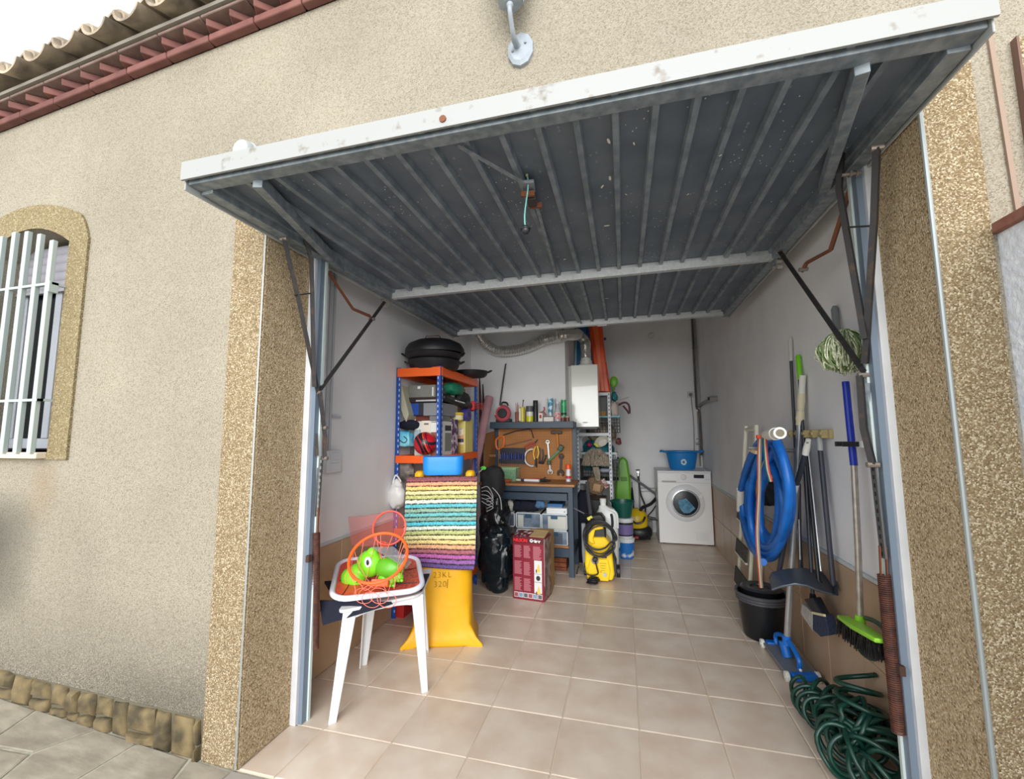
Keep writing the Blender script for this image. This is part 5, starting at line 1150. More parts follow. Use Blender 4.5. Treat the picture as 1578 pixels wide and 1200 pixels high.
# red geyser carton
rb = T('heater_carton', 'dark red printed cardboard carton standing in front of the workbench', 'carton', (-.44, 1.75, 0))
p0, p1 = V(-.575, 1.662, 0), V(-.318, 1.632, 0); ex_ = (p1 - p0); W_ = ex_.length; ex_.normalize(); ey_ = V(-ex_.y, ex_.x, 0); H_, Dp = .475, .20
red_b = PM('carton_red', 126, 22, 44, .5)
P3 = lambda x, y, z: p0 + ex_ * (x * W_) + ey_ * y + V(0, 0, z * H_)
def fbox(name, x0, x1, z0, z1, mat, y=-.0012, th=.001, par=None):
    return O(name, MB().prism([P3(x0, y, z0), P3(x1, y, z0), P3(x1, y, z1), P3(x0, y, z1)], ey_ * th), mat, par or rb)
O('body', MB().prism([P3(0, 0, 0), P3(1, 0, 0), P3(1, Dp, 0), P3(0, Dp, 0)], (0, 0, H_)), red_b, rb, bev=.003)
O('side_print', MB().prism([P3(1, .012, .03) + ex_ * .0006, P3(1, Dp - .01, .03) + ex_ * .0006, P3(1, Dp - .01, .97) + ex_ * .0006, P3(1, .012, .97) + ex_ * .0006], ex_ * .001), M('carton_side', (150, 132, 124), .6, col2=(110, 84, 84), scale=18, lo=.45, hi=.55), rb)
O('white_edge', MB().prism([P3(1, 0, .25) + ex_ * .001, P3(1, .010, .25) + ex_ * .001, P3(1, .010, .99) + ex_ * .001, P3(1, 0, .99) + ex_ * .001], ex_ * .001), white_pl, rb)
fbox('header_band', .0, 1, .90, .995, PM('carton_dark_red', 84, 20, 34, .5))
MX = Matrix((ex_, V(0, 0, 1), ex_.cross(V(0, 0, 1)))).transposed()
text('NILSON', P3(.03, -.003, .92), .034, PM('print_bright_red', 236, 44, 48, .4), rb, M=MX, bold=.0012, sp=.95)
text('Geiser', P3(.56, -.003, .925), .032, PM('print_white', 240, 240, 236, .4), rb, M=MX, bold=.0014)
pk = PM('print_pink', 176, 104, 114, .6); rg = random.Random(9)
for (x0, x1, z1, n_) in ((.06, .30, .86, 13), (.36, .58, .86, 13), (.66, .93, .86, 14), (.06, .30, .61, 14), (.36, .58, .60, 14), (.06, .30, .35, 14), (.36, .60, .34, 13)):
    m = MB(); P4 = lambda x, z: P3(x, -.0012, z)
    for k in range(n_): z = z1 - k * .0152; xe = x1 - (x1 - x0) * rg.uniform(0, .3); m.prism([P4(x0, z - .011), P4(xe, z - .011), P4(xe, z), P4(x0, z)], ey_ * .001)
    O('text_block', m, pk, rb, kind='stuff')
fbox('picture_strip', .69, .93, .13, .64, PM('picture_grey', 214, 214, 216, .5)); 
for z in (.30, .43): fbox('picture_line', .69, .93, z, z + .004, PM('line_dark', 60, 30, 40, .6), y=-.003)
for (z, s) in ((.53, 1), (.185, .9)):
    O('heater_picture', MB().prism([P3(.76, -.003, z - .07 * s), P3(.88, -.003, z - .07 * s), P3(.86, -.003, z + .02), P3(.82, -.003, z + .06)], ey_ * .001), PM('picture_yellow', 226, 190, 96, .5), rb); O('heater_picture', MB().prism([P3(.745, -.0036, z - .08), P3(.775, -.0036, z - .08), P3(.775, -.0036, z - .03), P3(.745, -.0036, z - .03)], ey_ * .001), PM('picture_black', 40, 44, 48, .5), rb)
O('heater_picture', MB().prism([P3(.75 + .13 * (.5 + .5 * cos(q_)), -.003, .365 + .04 * sin(q_)) for q_ in [i * .63 for i in range(10)]], ey_ * .001), MC['picture_black'], rb)
for k in range(6):
    x = .05 + k * .15; fr_ = fbox('thumbnail', x, x + .135, .035, .115, white_pl); fbox('thumbnail_picture', x + .012, x + .123, .044, .106, PM('thumb_%d' % (k % 3), *((150, 80, 86), (120, 150, 176), (96, 92, 98))[k % 3], .5), y=-.003, par=fr_)
lid = MB(); lid.prism([P3(0, 0, 1.0), P3(.5, 0, 1.0), P3(.56, .1, 1.055), P3(.1, .12, 1.05)], (0, 0, .003)); O('open_flap', lid, M('flap_print', (96, 30, 46), .6, col2=(190, 180, 176), scale=30, lo=.55, hi=.6), rb)
lid = MB(); lid.prism([P3(.45, .02, 1.0), P3(1, .02, 1.0), P3(.98, .16, 1.05), P3(.4, .15, 1.06)], (0, 0, .003)); O('open_flap', lid, PM('flap_card', 176, 150, 104, .8), rb)
O('cardboard_box', MB().prism([p1 + V(.012, .205, 0), p1 + V(.022, .205, 0), p1 + V(.012, .42, 0), p1 + V(-.14, .42, 0), p1 + V(-.14, .23, 0)], (0, 0, .46)), PM('cardboard_tan', 178, 144, 88, .8, col2=(160, 126, 72), scale=5), None, 'plain tan cardboard box pushed behind the dark red carton', 'box', bev=.003)
# ---------------- boiler, flue and wall behind ----------------
bo = T('boiler', 'white wall-hung gas boiler with a silver flue', 'boiler', (-.12, 3.1, 1.34))
b0, b1_ = at(874, 610, y=2.96), at(922, 610, y=2.96); zt, zb = at(900, 562, y=2.96).z, at(900, 658, y=2.96).z
enam = PM('enamel', 226, 228, 222, .18, coat=.5)
O('casing', MB().box(b0.x + .045, b1_.x, 2.955, 3.30, zb, zt), enam, bo, bev=.006); O('back_frame', MB().box(XA, b0.x + .05, 2.975, 3.29, zb + .005, zt - .005), PM('enamel_shade', 204, 206, 200, .4), bo, bev=.003)
O('lower_tray', MB().box(b0.x + .05, b1_.x - .02, 2.98, 3.28, zb - .02, zb), PM('tray_dark', 70, 72, 74, .5), bo)
O('control_mark', MB().cbox((b0.x + .19, 2.953, zb + .05), (.05, .003, .012)), PM('mark_grey', 196, 198, 196, .5), bo)
fc = at(903, 556, y=3.12)
O('flue_collar', MB().lathe([(.078, 0), (.078, .03), (.066, .035), (.066, .07), (.056, .075), (.056, .10)], (fc.x, fc.y, zt), 24), PM('collar_white', 214, 214, 210, .4), bo)
alu = M('alu_foil', (214, 214, 210), .22, metal=.8, bump=.05, bscale=60); pth = smooth_path([V(fc.x, fc.y, zt + .09), V(fc.x, fc.y, zt + .22), V(fc.x - .01, fc.y, zt + .30), V(fc.x - .08, fc.y - .05, zt + .37), at(886, 516, y=2.82), at(866, 517, y=2.62), at(840, 523, y=2.62), at(815, 534, y=2.62), at(790, 540, y=2.62), at(765, 540, y=2.62), at(747, 529, y=2.62), at(736, 514, y=2.63), at(730, 503, y=2.63)], 14)
rr2 = [.055 + .0045 * (1 if i % 2 else -1) for i in range(len(pth))]
du = T('flue_duct', 'flexible silver aluminium duct running along the wall to the boiler', 'duct', fc); O('hose', MB().tube(pth, rr2, 18), alu, du, ang=10)
cm = at(861, 518, y=2.62); O('clamp', MB().cyl(cm + V(-.02, 0, .0), cm + V(.02, 0, .003), .068, n=20), PM('clamp_white', 206, 206, 200, .5), du)
# ---------------- white slotted rack and its load ----------------
RX0, RX1, RY0, RY1, RH = -.245, .165, 3.42, 3.84, 1.765
wr_ = T('slotted_rack', 'white slotted-angle rack standing behind the boiler', 'rack', (-.04, 3.63, 0))
wm = PM('rack_white', 222, 226, 232, .45); dkh = PM('slot_black', 40, 42, 48, .8)
for x in (RX0, RX1):
    for y in (RY0, RY1):
        sx_, sy_ = (1 if x == RX0 else -1), (1 if y == RY0 else -1); m = MB()
        m.box(*sorted((x, x + sx_ * .034)), *sorted((y, y + sy_ * .003)), 0, RH).box(*sorted((x, x + sx_ * .003)), *sorted((y, y + sy_ * .034)), 0, RH)
        po = O('post', m, wm, wr_); m = MB()
        for k in range(38): z = .03 + k * .046; m.box(*sorted((x + sx_ * .013, x + sx_ * .022)), *sorted((y - sy_ * .0008, y)), z, z + .022)
        O('slots', m, dkh, po, kind='stuff')
for z in (.12, .70, 1.255, RH - .035):
    for y in (RY0 + .003, RY1 - .006): O('beam', MB().box(RX0, RX1, y, y + .003, z, z + .035), wm, wr_)
    O('shelf_panel', MB().box(RX0 + .004, RX1 - .004, RY0 + .006, RY1 - .008, z + .026, z + .034), PM('shelf_grey_white', 196, 198, 202, .5), wr_)
a = at(892, 681, y=3.30); O('diagonal_brace', MB().beam(V(RX0, RY0 - .004, 1.17), V(RX0 + .12, RY0 - .004, 1.27), .003, .018, (0, 1, 0)), wm, wr_)
# crates: open lattice baskets
def crate(name, label, cat, x0, x1, y0, y1, z0, z1, mat, rimm, nx, nz_, bar=.005, grp='lattice crates on the rack'):
    t = T(name, label, cat, ((x0 + x1) / 2, (y0 + y1) / 2, z0), grp); m = MB()
    for k in range(nx + 1):
        x = x0 + (x1 - x0) * k / nx
        for y in (y0, y1 - bar): m.box(x - bar / 2, x + bar / 2, y, y + bar, z0, z1)
    for k in range(9):
        y = y0 + (y1 - y0) * k / 8
        for x in (x0, x1 - bar): m.box(x, x + bar, y - bar / 2, y + bar / 2, z0, z1)
    for k in range(nz_ + 1):
        z = z0 + (z1 - z0) * k / nz_; m.box(x0, x1, y0, y0 + bar, z - bar / 2, z + bar / 2).box(x0, x1, y1 - bar, y1, z - bar / 2, z + bar / 2).box(x0, x0 + bar, y0, y1, z - bar / 2, z + bar / 2).box(x1 - bar, x1, y0, y1, z - bar / 2, z + bar / 2)
    O('lattice', m, mat, t, kind='stuff'); O('base', MB().box(x0, x1, y0, y1, z0 - .001, z0 + .004), mat, t)
    O('rim', MB().box(x0 - .006, x1 + .006, y0 - .006, y0 + .006, z1 - .018, z1).box(x0 - .006, x1 + .006, y1 - .006, y1 + .006, z1 - .018, z1).box(x0 - .006, x0 + .006, y0, y1, z1 - .018, z1).box(x1 - .006, x1 + .006, y0, y1, z1 - .018, z1), rimm, t); return t
cb_ = PM('crate_black', 28, 30, 34, .5); cw = PM('wire_white', 196, 204, 208, .5)
crate('lattice_crate', 'black lattice crate with a pale blue rim on the rack upper shelf', 'crate', -.13, .262, 3.47, 3.86, 1.292, 1.49, cb_, PM('rim_pale_blue', 122, 190, 206, .5), 12, 5, .006)
O('crate_contents', blob((.05, 3.66, 1.296), (.16, .16, .12), .7, .2, 12, 91), M('mix_dark', (84, 74, 66), .9, col2=(176, 164, 140), scale=22), None, 'tangle of beige and brown cloths inside the black crate', 'cloths')
crate('wire_basket', 'white wire basket on the rack middle shelf with things heaped in it', 'basket', -.205, .215, 3.46, 3.86, .99, 1.06, cw, cw, 18, 3, .004)
crate('lattice_crate', 'black lattice crate under the white basket rim behind the mop head', 'crate', -.21, .235, 3.50, 3.86, .736, .985, cb_, cb_, 14, 6, .005)
O('teal_sheet', blob((.0, 3.68, 1.02), (.19, .15, .19), .6, .22, 10, 92, 40, 26), M('teal_plastic', (26, 120, 128), .4, col2=(16, 90, 100), scale=14, bump=.05, bscale=14), None, 'crumpled teal tarpaulin heaped on the white basket', 'tarpaulin')
t = T('white_tub', 'tilted white plastic tub lying in front of the teal tarpaulin', 'tub', at(925, 683, y=3.47)); m = MB(); m.T = Matrix.Translation(at(928, 681, y=3.47)) @ Euler((1.2, -.5, 0)).to_matrix().to_4x4(); m.lathe([(.04, -.03), (.06, .03), (.063, .032), (.058, .032), (.036, -.025)], (0, 0, 0), 16, sx=1.4); O('shell', m, PM('tub_offwhite', 206, 204, 192, .5), t)
O('yellow_spade', MB().beam(at(916, 683, y=3.44), at(922, 688, y=3.43), .02, .03), PM('spade_yellow', 222, 214, 80, .5), None, 'small yellow plastic spade end in the white basket', 'toy spade', bev=.005)
O('pink_toy', blob(at(908, 685, y=3.45), (.035, .03, .025), .8, .3, 30, 5), PM('toy_pink', 160, 30, 84, .5), None, 'magenta plastic toy in the white basket', 'toy'); O('brown_toy', blob(at(953, 680, y=3.6), (.035, .04, .04), .8, .3, 30, 6), PM('toy_brown', 110, 60, 56, .6), None, 'brown bundle at the right end of the white basket', 'bundle')
# mop head, strands
def strands(parent, c, n, r, ln, mat, seed, rad_=.004, droop=.6, squash=1, name='strands'):
    rg = random.Random(seed); m = MB()
    for k in range(n):
        a = rg.uniform(0, 2 * pi); e = rg.uniform(0, 1); d = V(cos(a) * (.3 + e), sin(a) * (.3 + e) * squash, .9 - e * 1.1).normalized()
        p0 = c + d * .02; p1 = c + d * r * .7 + V(0, 0, .02); p2 = c + d * r - V(0, 0, ln * droop * .4); p3 = c + V(d.x, d.y, 0) * r * rg.uniform(.8, 1.1) - V(0, 0, ln * rg.uniform(.6, 1))
        m.tube(smooth_path([p0, p1, p2, p3], 3), rad_, 4, caps=False)
    return O(name, m, mat, parent, kind='stuff')
mh = T('mop', 'grey-beige string mop head hanging over the rack crate', 'mop head', at(918, 720, y=3.36)); mc = at(918, 712, y=3.36)
strands(mh, mc + V(0, 0, .01), 300, .15, .05, M('mop_beige', (178, 166, 148), .95, col2=(140, 130, 114), scale=60), 3, .005); m = MB(); rg = random.Random(2)
for k in range(50): x = rg.uniform(-.03, .03); m.tube(smooth_path([mc + V(x, -.04, -.05), mc + V(x * 1.2 + .01, -.05, -.10), mc + V(x * .9 + .02, -.04, -.16 - rg.uniform(0, .05))], 3), .005, 4)
O('trailing_strands', m, MC['mop_beige'], mh, kind='stuff')
O('patterned_bags', blob((-.04, 3.56, .12 + .034), (.165, .13, .27), .6, .25, 10, 94, 40, 30), M('maroon_bag', (72, 34, 34), .6, col2=(40, 24, 26), scale=12), None, 'heap of dark maroon bags on the rack bottom shelf', 'bags')
t = T('straw_bag', 'round woven straw bag in the heap on the rack', 'bag', at(917, 750, y=3.4)); cq = at(917, 748, y=3.41)
O('body', disc(cq, [(.10, 3.46), (.11, 3.43), (.095, 3.40)]), M('straw', (160, 132, 96), .8, col2=(110, 84, 60), scale=60), t); O('patch', MB().cbox(cq + V(.02, -.025, -.02), (.08, .012, .08), (0, .2, 0)), PM('patch_tan', 196, 158, 120, .7), t)
O('striped_pouch', MB().cbox(at(932, 745, y=3.38), (.05, .02, .12), (0, -.5, 0)), M('pouch_stripes', (140, 70, 60), .7, col2=(214, 200, 190), scale=50, lo=.48, hi=.52, stretch=(1, 1, 4)), None, 'small striped pouch beside the straw bag', 'pouch', bev=.01)
O('silver_bag', blob(at(925, 768, y=3.40), (.05, .03, .06), .8, .3, 26, 8), M('silver_net', (150, 148, 144), .5, metal=.3, col2=(96, 84, 82), scale=50), None, 'crumpled silvery net bag low in the rack heap', 'bag')
O('grey_shirt', blob(at(932, 722, y=3.42) - V(0, 0, .02), (.06, .04, .025), .8, .2, 16, 9), PM('cloth_grey_blue', 150, 156, 168, .9), None, 'folded grey-blue cloth on top of the rack heap', 'cloth')
# top shelf goods, boards
def board(name, label, pl, y, th, mat, par=None):
    m = MB(); return m
t = T('blue_board', 'blue plastic sled-like board leaning upright behind the flue', 'board', (-.17, 3.62, RH))
def slab(pts, y0, y1, mat, parent, name, lean=0, bev=.012):
    m = MB(); m.prism([at(u, v, y=y0 + lean * (600 - v) / 100) for u, v in pts], (0, y1 - y0, 0)); return O(name, m, mat, parent, bev=bev)
slab([(885, 604), (886, 470), (892, 455), (902, 452), (910, 470), (924, 604)], 3.66, 3.69, PM('board_blue', 18, 116, 170, .4, col2=(12, 92, 140), scale=3), t, 'deck'); slab([(885, 604), (887, 470), (889, 470), (888, 604)], 3.645, 3.66, PM('board_edge_light', 170, 204, 216, .4), t, 'edge_strip'); slab([(906, 604), (902, 500), (904, 498), (909, 604)], 3.65, 3.66, PM('board_blue_dark', 8, 76, 130, .4), t, 'rib')
t = T('orange_board', 'long orange plastic board standing upright on the rack', 'board', (.05, 3.58, RH))
ob2 = PM('board_orange', 232, 84, 30, .35, col2=(214, 66, 20), scale=4)
slab([(919, 603), (903, 470), (906, 455), (916, 452), (925, 470), (932, 540), (941, 606)], 3.54, 3.60, ob2, t, 'hull', bev=.02); slab([(926, 603), (910, 480), (914, 470), (919, 480), (932, 603)], 3.53, 3.545, PM('board_orange_light', 240, 112, 60, .35), t, 'raised_keel', bev=.008)
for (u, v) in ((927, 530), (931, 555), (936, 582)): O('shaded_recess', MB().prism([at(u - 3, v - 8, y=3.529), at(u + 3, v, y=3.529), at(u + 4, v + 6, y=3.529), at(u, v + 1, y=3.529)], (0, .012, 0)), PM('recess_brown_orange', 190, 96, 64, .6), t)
O('blue_clip', MB().cbox(at(932, 522, y=3.62), (.03, .02, .03), (0, .7, 0)), PM('clip_blue', 40, 90, 150, .5), None, 'small blue tag behind the orange board edge', 'tag')
t = T('green_paddle', 'rounded lime green paddle blade beside the orange board', 'paddle', at(947, 600, y=3.66)); O('blade', MB().sph(at(946, 588, y=3.66), (.05, .02, .068), 20, 12), PM('lime_plastic', 110, 180, 44, .4), t); O('neck', MB().cyl(at(945, 596, y=3.66), at(944, 612, y=3.66), .014), PM('lime_dark', 74, 130, 40, .4), t)
O('teal_bag', blob(at(947, 606, y=3.62) - V(0, 0, .04), (.035, .04, .06), .8, .3, 20, 17), MC['teal_plastic'], None, 'teal cloth hanging over the rack corner under the green paddle', 'cloth')
t = T('strap_bundle', 'pale cloth bundle with maroon straps poking out right of the rack top', 'bundle', at(950, 635, y=3.5)); O('pale_cloth', blob(at(946, 625, y=3.52) - V(0, 0, .05), (.05, .05, .085), .8, .25, 18, 18), PM('cloth_pale_pink', 196, 182, 174, .9), t); O('straps', MB().tube(smooth_path([at(953, 624, y=3.46), at(962, 620, y=3.45), at(969, 624, y=3.45), at(970, 637, y=3.45), at(966, 632, y=3.45), at(960, 625, y=3.45)], 5), .012, 6, flat=.5), PM('strap_maroon', 84, 40, 52, .6), t); O('light_strap', MB().tube(smooth_path([at(950, 618, y=3.47), at(960, 615, y=3.46), at(969, 612, y=3.46)], 5), .007, 6), PM('strap_pale', 178, 172, 166, .7), t)
t, b = bx('photo_box', 'grey box behind the rack post under the top shelf', 'box', 925, 611, 938, 632, 3.60, .2, PM('box_grey_photo', 120, 122, 124, .6), z0=1.49); label_card(t, b, PM('label_ochre', 200, 140, 50, .6), .1, .6, .0, .25)
# green kayak seat / float
t = T('green_float', 'tall lime green plastic shell leaning right of the white rack', 'float', (.3, 3.9, 0))
m = MB(); prof = [(951, 800), (948, 760), (949, 725), (953, 708), (960, 703), (967, 709), (971, 735), (974, 790), (973, 800)]
m.prism([at(u, v, y=3.88) for u, v in prof], (0, .07, 0)); sh_ = O('shell', m, PM('lime_green', 108, 176, 40, .4, col2=(92, 156, 32), scale=3), t, bev=.025)
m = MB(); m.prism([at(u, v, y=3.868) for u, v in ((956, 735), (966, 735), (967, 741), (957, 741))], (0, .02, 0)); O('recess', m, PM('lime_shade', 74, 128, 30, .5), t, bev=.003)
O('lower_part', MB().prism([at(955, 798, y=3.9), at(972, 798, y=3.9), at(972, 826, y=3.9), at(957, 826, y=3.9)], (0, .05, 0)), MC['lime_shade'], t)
t = T('umbrella', 'closed dark umbrella leaning at the back wall beside the green shell', 'umbrella', at(974, 838, y=4.05)); O('canopy', MB().tube([at(974, 751, y=4.15), at(974.5, 770, y=4.12), at(975, 810, y=4.08), at(975, 838, y=4.04)], [.008, .022, .02, .008], 8), dark_cloth, t); O('tip', MB().cyl(at(974, 742, y=4.16), at(974, 751, y=4.15), .004, n=6), dk, t)
# ---------------- jugs and tubs on the floor ----------------
def tub(name, label, cat, c, secs, n=28, hold=None, grp=None):
    t = T(name, label, cat, c, grp)
    for nm, prof, mat in secs: O(nm, MB().lathe(prof, c, n), mat, t)
    return t
wlid = PM('lid_white', 220, 224, 226, .4)
s = .0058
c = V(.288, 3.02, 0)
tub('paint_tub', 'white paint tub with a blue swirl label at the bottom of the stack', 'tub', c, [('body', [(.076, 0), (.084, .02), (.087, .165)], M('tub_blue_swirl', (214, 220, 226), .4, col2=(30, 110, 190), scale=7, lo=.46, hi=.52)), ('lid', [(.091, .165), (.091, .18), (.095, .183), (.095, .20), (.088, .204)], wlid)])
tub('purple_tub', 'white tub with a purple label, stacked on the blue swirl tub', 'tub', c + V(-.005, 0, .205), [('body', [(.078, 0), (.085, .02), (.09, .18)], PM('tub_body_white', 214, 216, 222, .4)), ('label', [(.0865, .03), (.0905, .15)], PM('label_violet', 120, 106, 160, .5)), ('black_band', [(.0902, .14), (.0910, .16)], black_pl), ('black_band', [(.0862, .025), (.0870, .038)], black_pl), ('lid', [(.097, .18), (.097, .198), (.088, .202)], wlid)])
tub('green_bucket', 'dark green bucket on top of the stacked tubs', 'bucket', c + V(-.02, .02, .408), [('body', [(.085, 0), (.108, .11), (.118, .155), (.126, .155), (.126, .168), (.118, .168), (.105, .11), (.082, .01), (.001, .008)], PM('bucket_green', 12, 84, 72, .4))])
t = T('label_cloud', '', '', c) if False else None
c = V(.168, 2.56, 0)
tub('blue_can', 'bright blue can with a white lid, right of the pressure washer', 'can', c, [('body', [(.062, 0), (.064, .01), (.064, .21)], M('can_blue', (30, 120, 206), .3, col2=(70, 160, 226), scale=6)), ('base_ring', [(.066, 0), (.066, .014)], PM('can_navy', 24, 50, 90, .4)), ('dark_collar', [(.0655, .185), (.0655, .215)], PM('collar_navy', 30, 60, 110, .4)), ('lid', [(.07, .212), (.073, .23), (.073, .262), (.066, .275)], wlid)])
# white jug
t = T('white_jug', 'large white plastic jug with a moulded handle behind the pressure washer', 'jug', V(.10, 2.50, 0)); jw = PM('jug_white', 220, 224, 222, .35)
jc = V(.125, 2.52, 0); m = MB(); R = []
for z, a, b in ((0, .09, .07), (.02, .102, .078), (.30, .105, .08), (.46, .105, .078), (.525, .098, .072), (.57, .074, .052), (.595, .04, .034), (.605, .026, .026), (.635, .026, .026)):
    R.append([m.v(jc + V(math.copysign(abs(cos(2 * pi * k / 28)) ** .6, cos(2 * pi * k / 28)) * a - (.03 if z > .58 else 0), math.copysign(abs(sin(2 * pi * k / 28)) ** .6, sin(2 * pi * k / 28)) * b, z)) for k in range(28)])
for p, q_ in zip(R, R[1:]):
    for k in range(28): m.f([p[k], p[(k + 1) % 28], q_[(k + 1) % 28], q_[k]])
m.f(R[0]); m.f(R[-1]); O('body', m, jw, t); O('cap', MB().lathe([(.03, .63), (.031, .662), (.026, .666)], jc + V(-.03, 0, 0), 18), white_pl, t)
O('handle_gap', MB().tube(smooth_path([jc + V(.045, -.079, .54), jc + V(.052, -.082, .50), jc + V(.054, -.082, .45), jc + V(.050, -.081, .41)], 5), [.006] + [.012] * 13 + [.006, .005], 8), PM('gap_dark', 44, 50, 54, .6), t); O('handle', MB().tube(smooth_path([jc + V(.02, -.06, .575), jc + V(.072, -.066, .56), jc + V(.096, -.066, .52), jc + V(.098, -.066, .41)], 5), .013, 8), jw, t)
# ---------------- pressure washer ----------------
pw = T('pressure_washer', 'yellow and black pressure washer with its hose coiled over the handle', 'pressure washer', (.07, 2.25, 0))
yw = PM('washer_yellow', 250, 208, 20, .35); Yw = 2.20
Q = lambda u, v, y=Yw: at(u, v, y=y)
m = MB(); outl = [(905, 892), (944, 895), (947, 885), (943, 850), (941, 838), (932, 828), (906, 828), (902, 842), (901, 870)]; mm_ = MB(); mm_.prism([Q(u, v, Yw + .03) for u, v in ((908, 830), (934, 830), (932, 800), (926, 792), (910, 794), (907, 806))], (0, .13, 0)); O('motor_cover', mm_, black_pl, pw, bev=.012)
m.prism([Q(u, v) for u, v in outl], (0, .20, 0)); O('housing', m, yw, pw, bev=.014)
m = MB(); m.prism([Q(u, v, Yw - .012) for u, v in ((908, 894), (938, 896), (941, 880), (937, 862), (910, 860), (905, 876))], (0, .03, 0)); O('front_cover', m, yw, pw, bev=.008)
O('base_skid', MB().prism([Q(943, 885, 2.22), Q(949, 888, 2.22), Q(950, 870, 2.22), Q(945, 855, 2.22)], (0, .18, 0)), black_pl, pw, bev=.004)
m = MB(); cwl = V(Q(949, 880).x + .004, 2.36, .055); m.cyl(cwl, cwl + V(.03, 0, 0), .055, n=24); O('wheel', m, black_pl, pw, bev=.004)
m = MB(); m.cyl(V(Q(903, 880).x - .03, 2.36, .055), V(Q(903, 880).x - .002, 2.36, .055), .055, n=24); O('wheel', m, black_pl, pw, bev=.004)
O('dial', disc(Q(917, 863, Yw - .012), [(.032, Yw - .01), (.032, Yw - .022), (.026, Yw - .026)]), PM('dial_grey', 150, 152, 150, .4), pw); O('knob', disc(Q(917, 862, Yw - .04), [(.022, Yw - .02), (.022, Yw - .045), (.016, Yw - .05)]), black_pl, pw)
O('outlet_dial', disc(Q(932, 885, Yw - .012), [(.017, Yw - .01), (.017, Yw - .02)]), PM('dial_light', 176, 176, 170, .3, metal=.4), pw)
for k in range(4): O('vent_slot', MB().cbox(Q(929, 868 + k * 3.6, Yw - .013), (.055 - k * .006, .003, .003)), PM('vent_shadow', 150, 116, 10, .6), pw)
O('red_mark', MB().cbox(Q(926, 881, Yw - .013), (.014, .003, .006)), PM('mark_red', 200, 60, 40, .5), pw); O('badge', MB().cbox(Q(931, 858.5, Yw - .002), (.045, .006, .014)), black_pl, pw, bev=.001)
m = MB(); m.tube([Q(910, 792), Q(906, 760), Q(905, 742)], .017, 8); h1 = O('handle_post', m, PM('post_grey', 56, 58, 62, .4), pw)
m = MB(); hpn = smooth_path([Q(928, 811, Yw - .02), Q(912, 806, Yw - .02), Q(907, 797, Yw - .02), Q(908, 812, Yw - .02)], 3)
m.prism([Q(u, v, Yw - .02) for u, v in ((906, 809), (929, 809), (930, 815), (917, 817), (914, 830), (917, 838), (912, 838), (906, 834))], (0, .05, 0)); O('handle_loop', m, yw, pw, bev=.008)
hz = MB(); hcx = Q(922, 825, Yw - .045); rg = random.Random(4)
m = MB(); pts = []
for lap in range(7):
    rx, rz = rg.uniform(19, 25), rg.uniform(21, 28); ox, oz = rg.uniform(-3, 3), rg.uniform(-4, 6); dy = rg.uniform(-.02, .02)
    for k in range(12): tt = 2 * pi * k / 12; pts.append(Q(923 + ox + rx * cos(tt) * (1 if sin(tt) > 0 else 1.05), 827 + oz - rz * sin(tt), Yw - .055 + dy))
O('hose', m.tube(smooth_path(pts, 3), .0068, 8), black_pl, pw)
O('power_lead', MB().tube(smooth_path([Q(917, 864, Yw - .06), Q(920, 875, Yw - .05), Q(921, 884, Yw - .04), Q(910, 886, Yw - .05), Q(898, 880, Yw - .04), Q(892, 872, Yw - .03), Q(889, 884, Yw - .02)], 5), .006, 8), black_pl, pw)
m = MB(); rg = random.Random(8)
for lap in range(5):
    cc = V(Q(894 + rg.uniform(-2, 2), 0).x, 2.13 + rg.uniform(-.03, .03), .012 + lap * .009); m.tube([cc + V(.045 * cos(q_) * rg.uniform(.8, 1.1), .04 * sin(q_), 0) for q_ in [i * .52 for i in range(12)]], .006, 6, closed=True)
O('lead_coil', m, black_pl, pw, kind='stuff')
gun = O('spray_gun', MB().tube(smooth_path([at(902, 792, y=2.28), at(908, 797, y=2.24), at(916, 803, y=2.2)], 4), .016, 8), black_pl, pw); O('lance', MB().cyl(at(879, 780, y=2.33), at(904, 793, y=2.27), .0055, n=8), PM('lance_grey', 150, 150, 156, .3, metal=.6), gun); O('gun_grip', MB().cbox(at(909, 798, y=2.225), (.05, .03, .03), (0, -.5, 0)), PM('gun_pale_yellow', 222, 216, 90, .4), gun, bev=.006)
m = MB(); m.tube([at(899, 806, y=2.4), at(900, 850, y=2.4), at(903, 885, y=2.4)], .02, 8); O('side_bottle', m, PM('bottle_greyish', 156, 162, 168, .3), pw)
# dark jackets hanging between bench and rack
O('hanging_jackets', blob((-.12, 2.80, .28), (.075, .09, .42), .6, .2, 10, 55), dark_cloth, None, 'dark coats bundled between workbench and white rack', 'coats')
O('storage_chest', MB().box(-.24, .10, 3.0, 3.38, 0, .58), PM('trunk_black', 22, 24, 28, .5), None, 'black storage trunk standing behind the jug in front of the rack', 'trunk', bev=.01)
# ---------------- yellow vacuum cleaner ----------------
vc = T('vacuum_cleaner', 'yellow and black canister vacuum cleaner at the back wall', 'vacuum cleaner', at(985, 832, y=3.85)); Yv = 3.82
P5 = lambda u, v, y=Yv: at(u, v, y=y); cvc = P5(984, 812)
O('base', MB().sph(V(cvc.x, cvc.y + .05, .09), (.16, .15, .09), 24, 12, pw=.75), PM('vac_black', 28, 30, 34, .4), vc); O('body', MB().sph(V(cvc.x - .02, cvc.y + .04, .22), (.135, .13, .15), 24, 14, pw=.85), PM('vac_yellow', 226, 190, 20, .35), vc)
m = MB(); m.tube(smooth_path([P5(972, 800, Yv - .1), P5(980, 806, Yv - .13), P5(990, 804, Yv - .13), P5(994, 796, Yv - .1)], 5), .012, 8); O('carry_handle', m, MC['vac_black'], vc); O('red_switch', MB().cbox(P5(981, 828, 3.72), (.05, .02, .03)), PM('switch_red', 176, 34, 40, .4), vc, bev=.005)
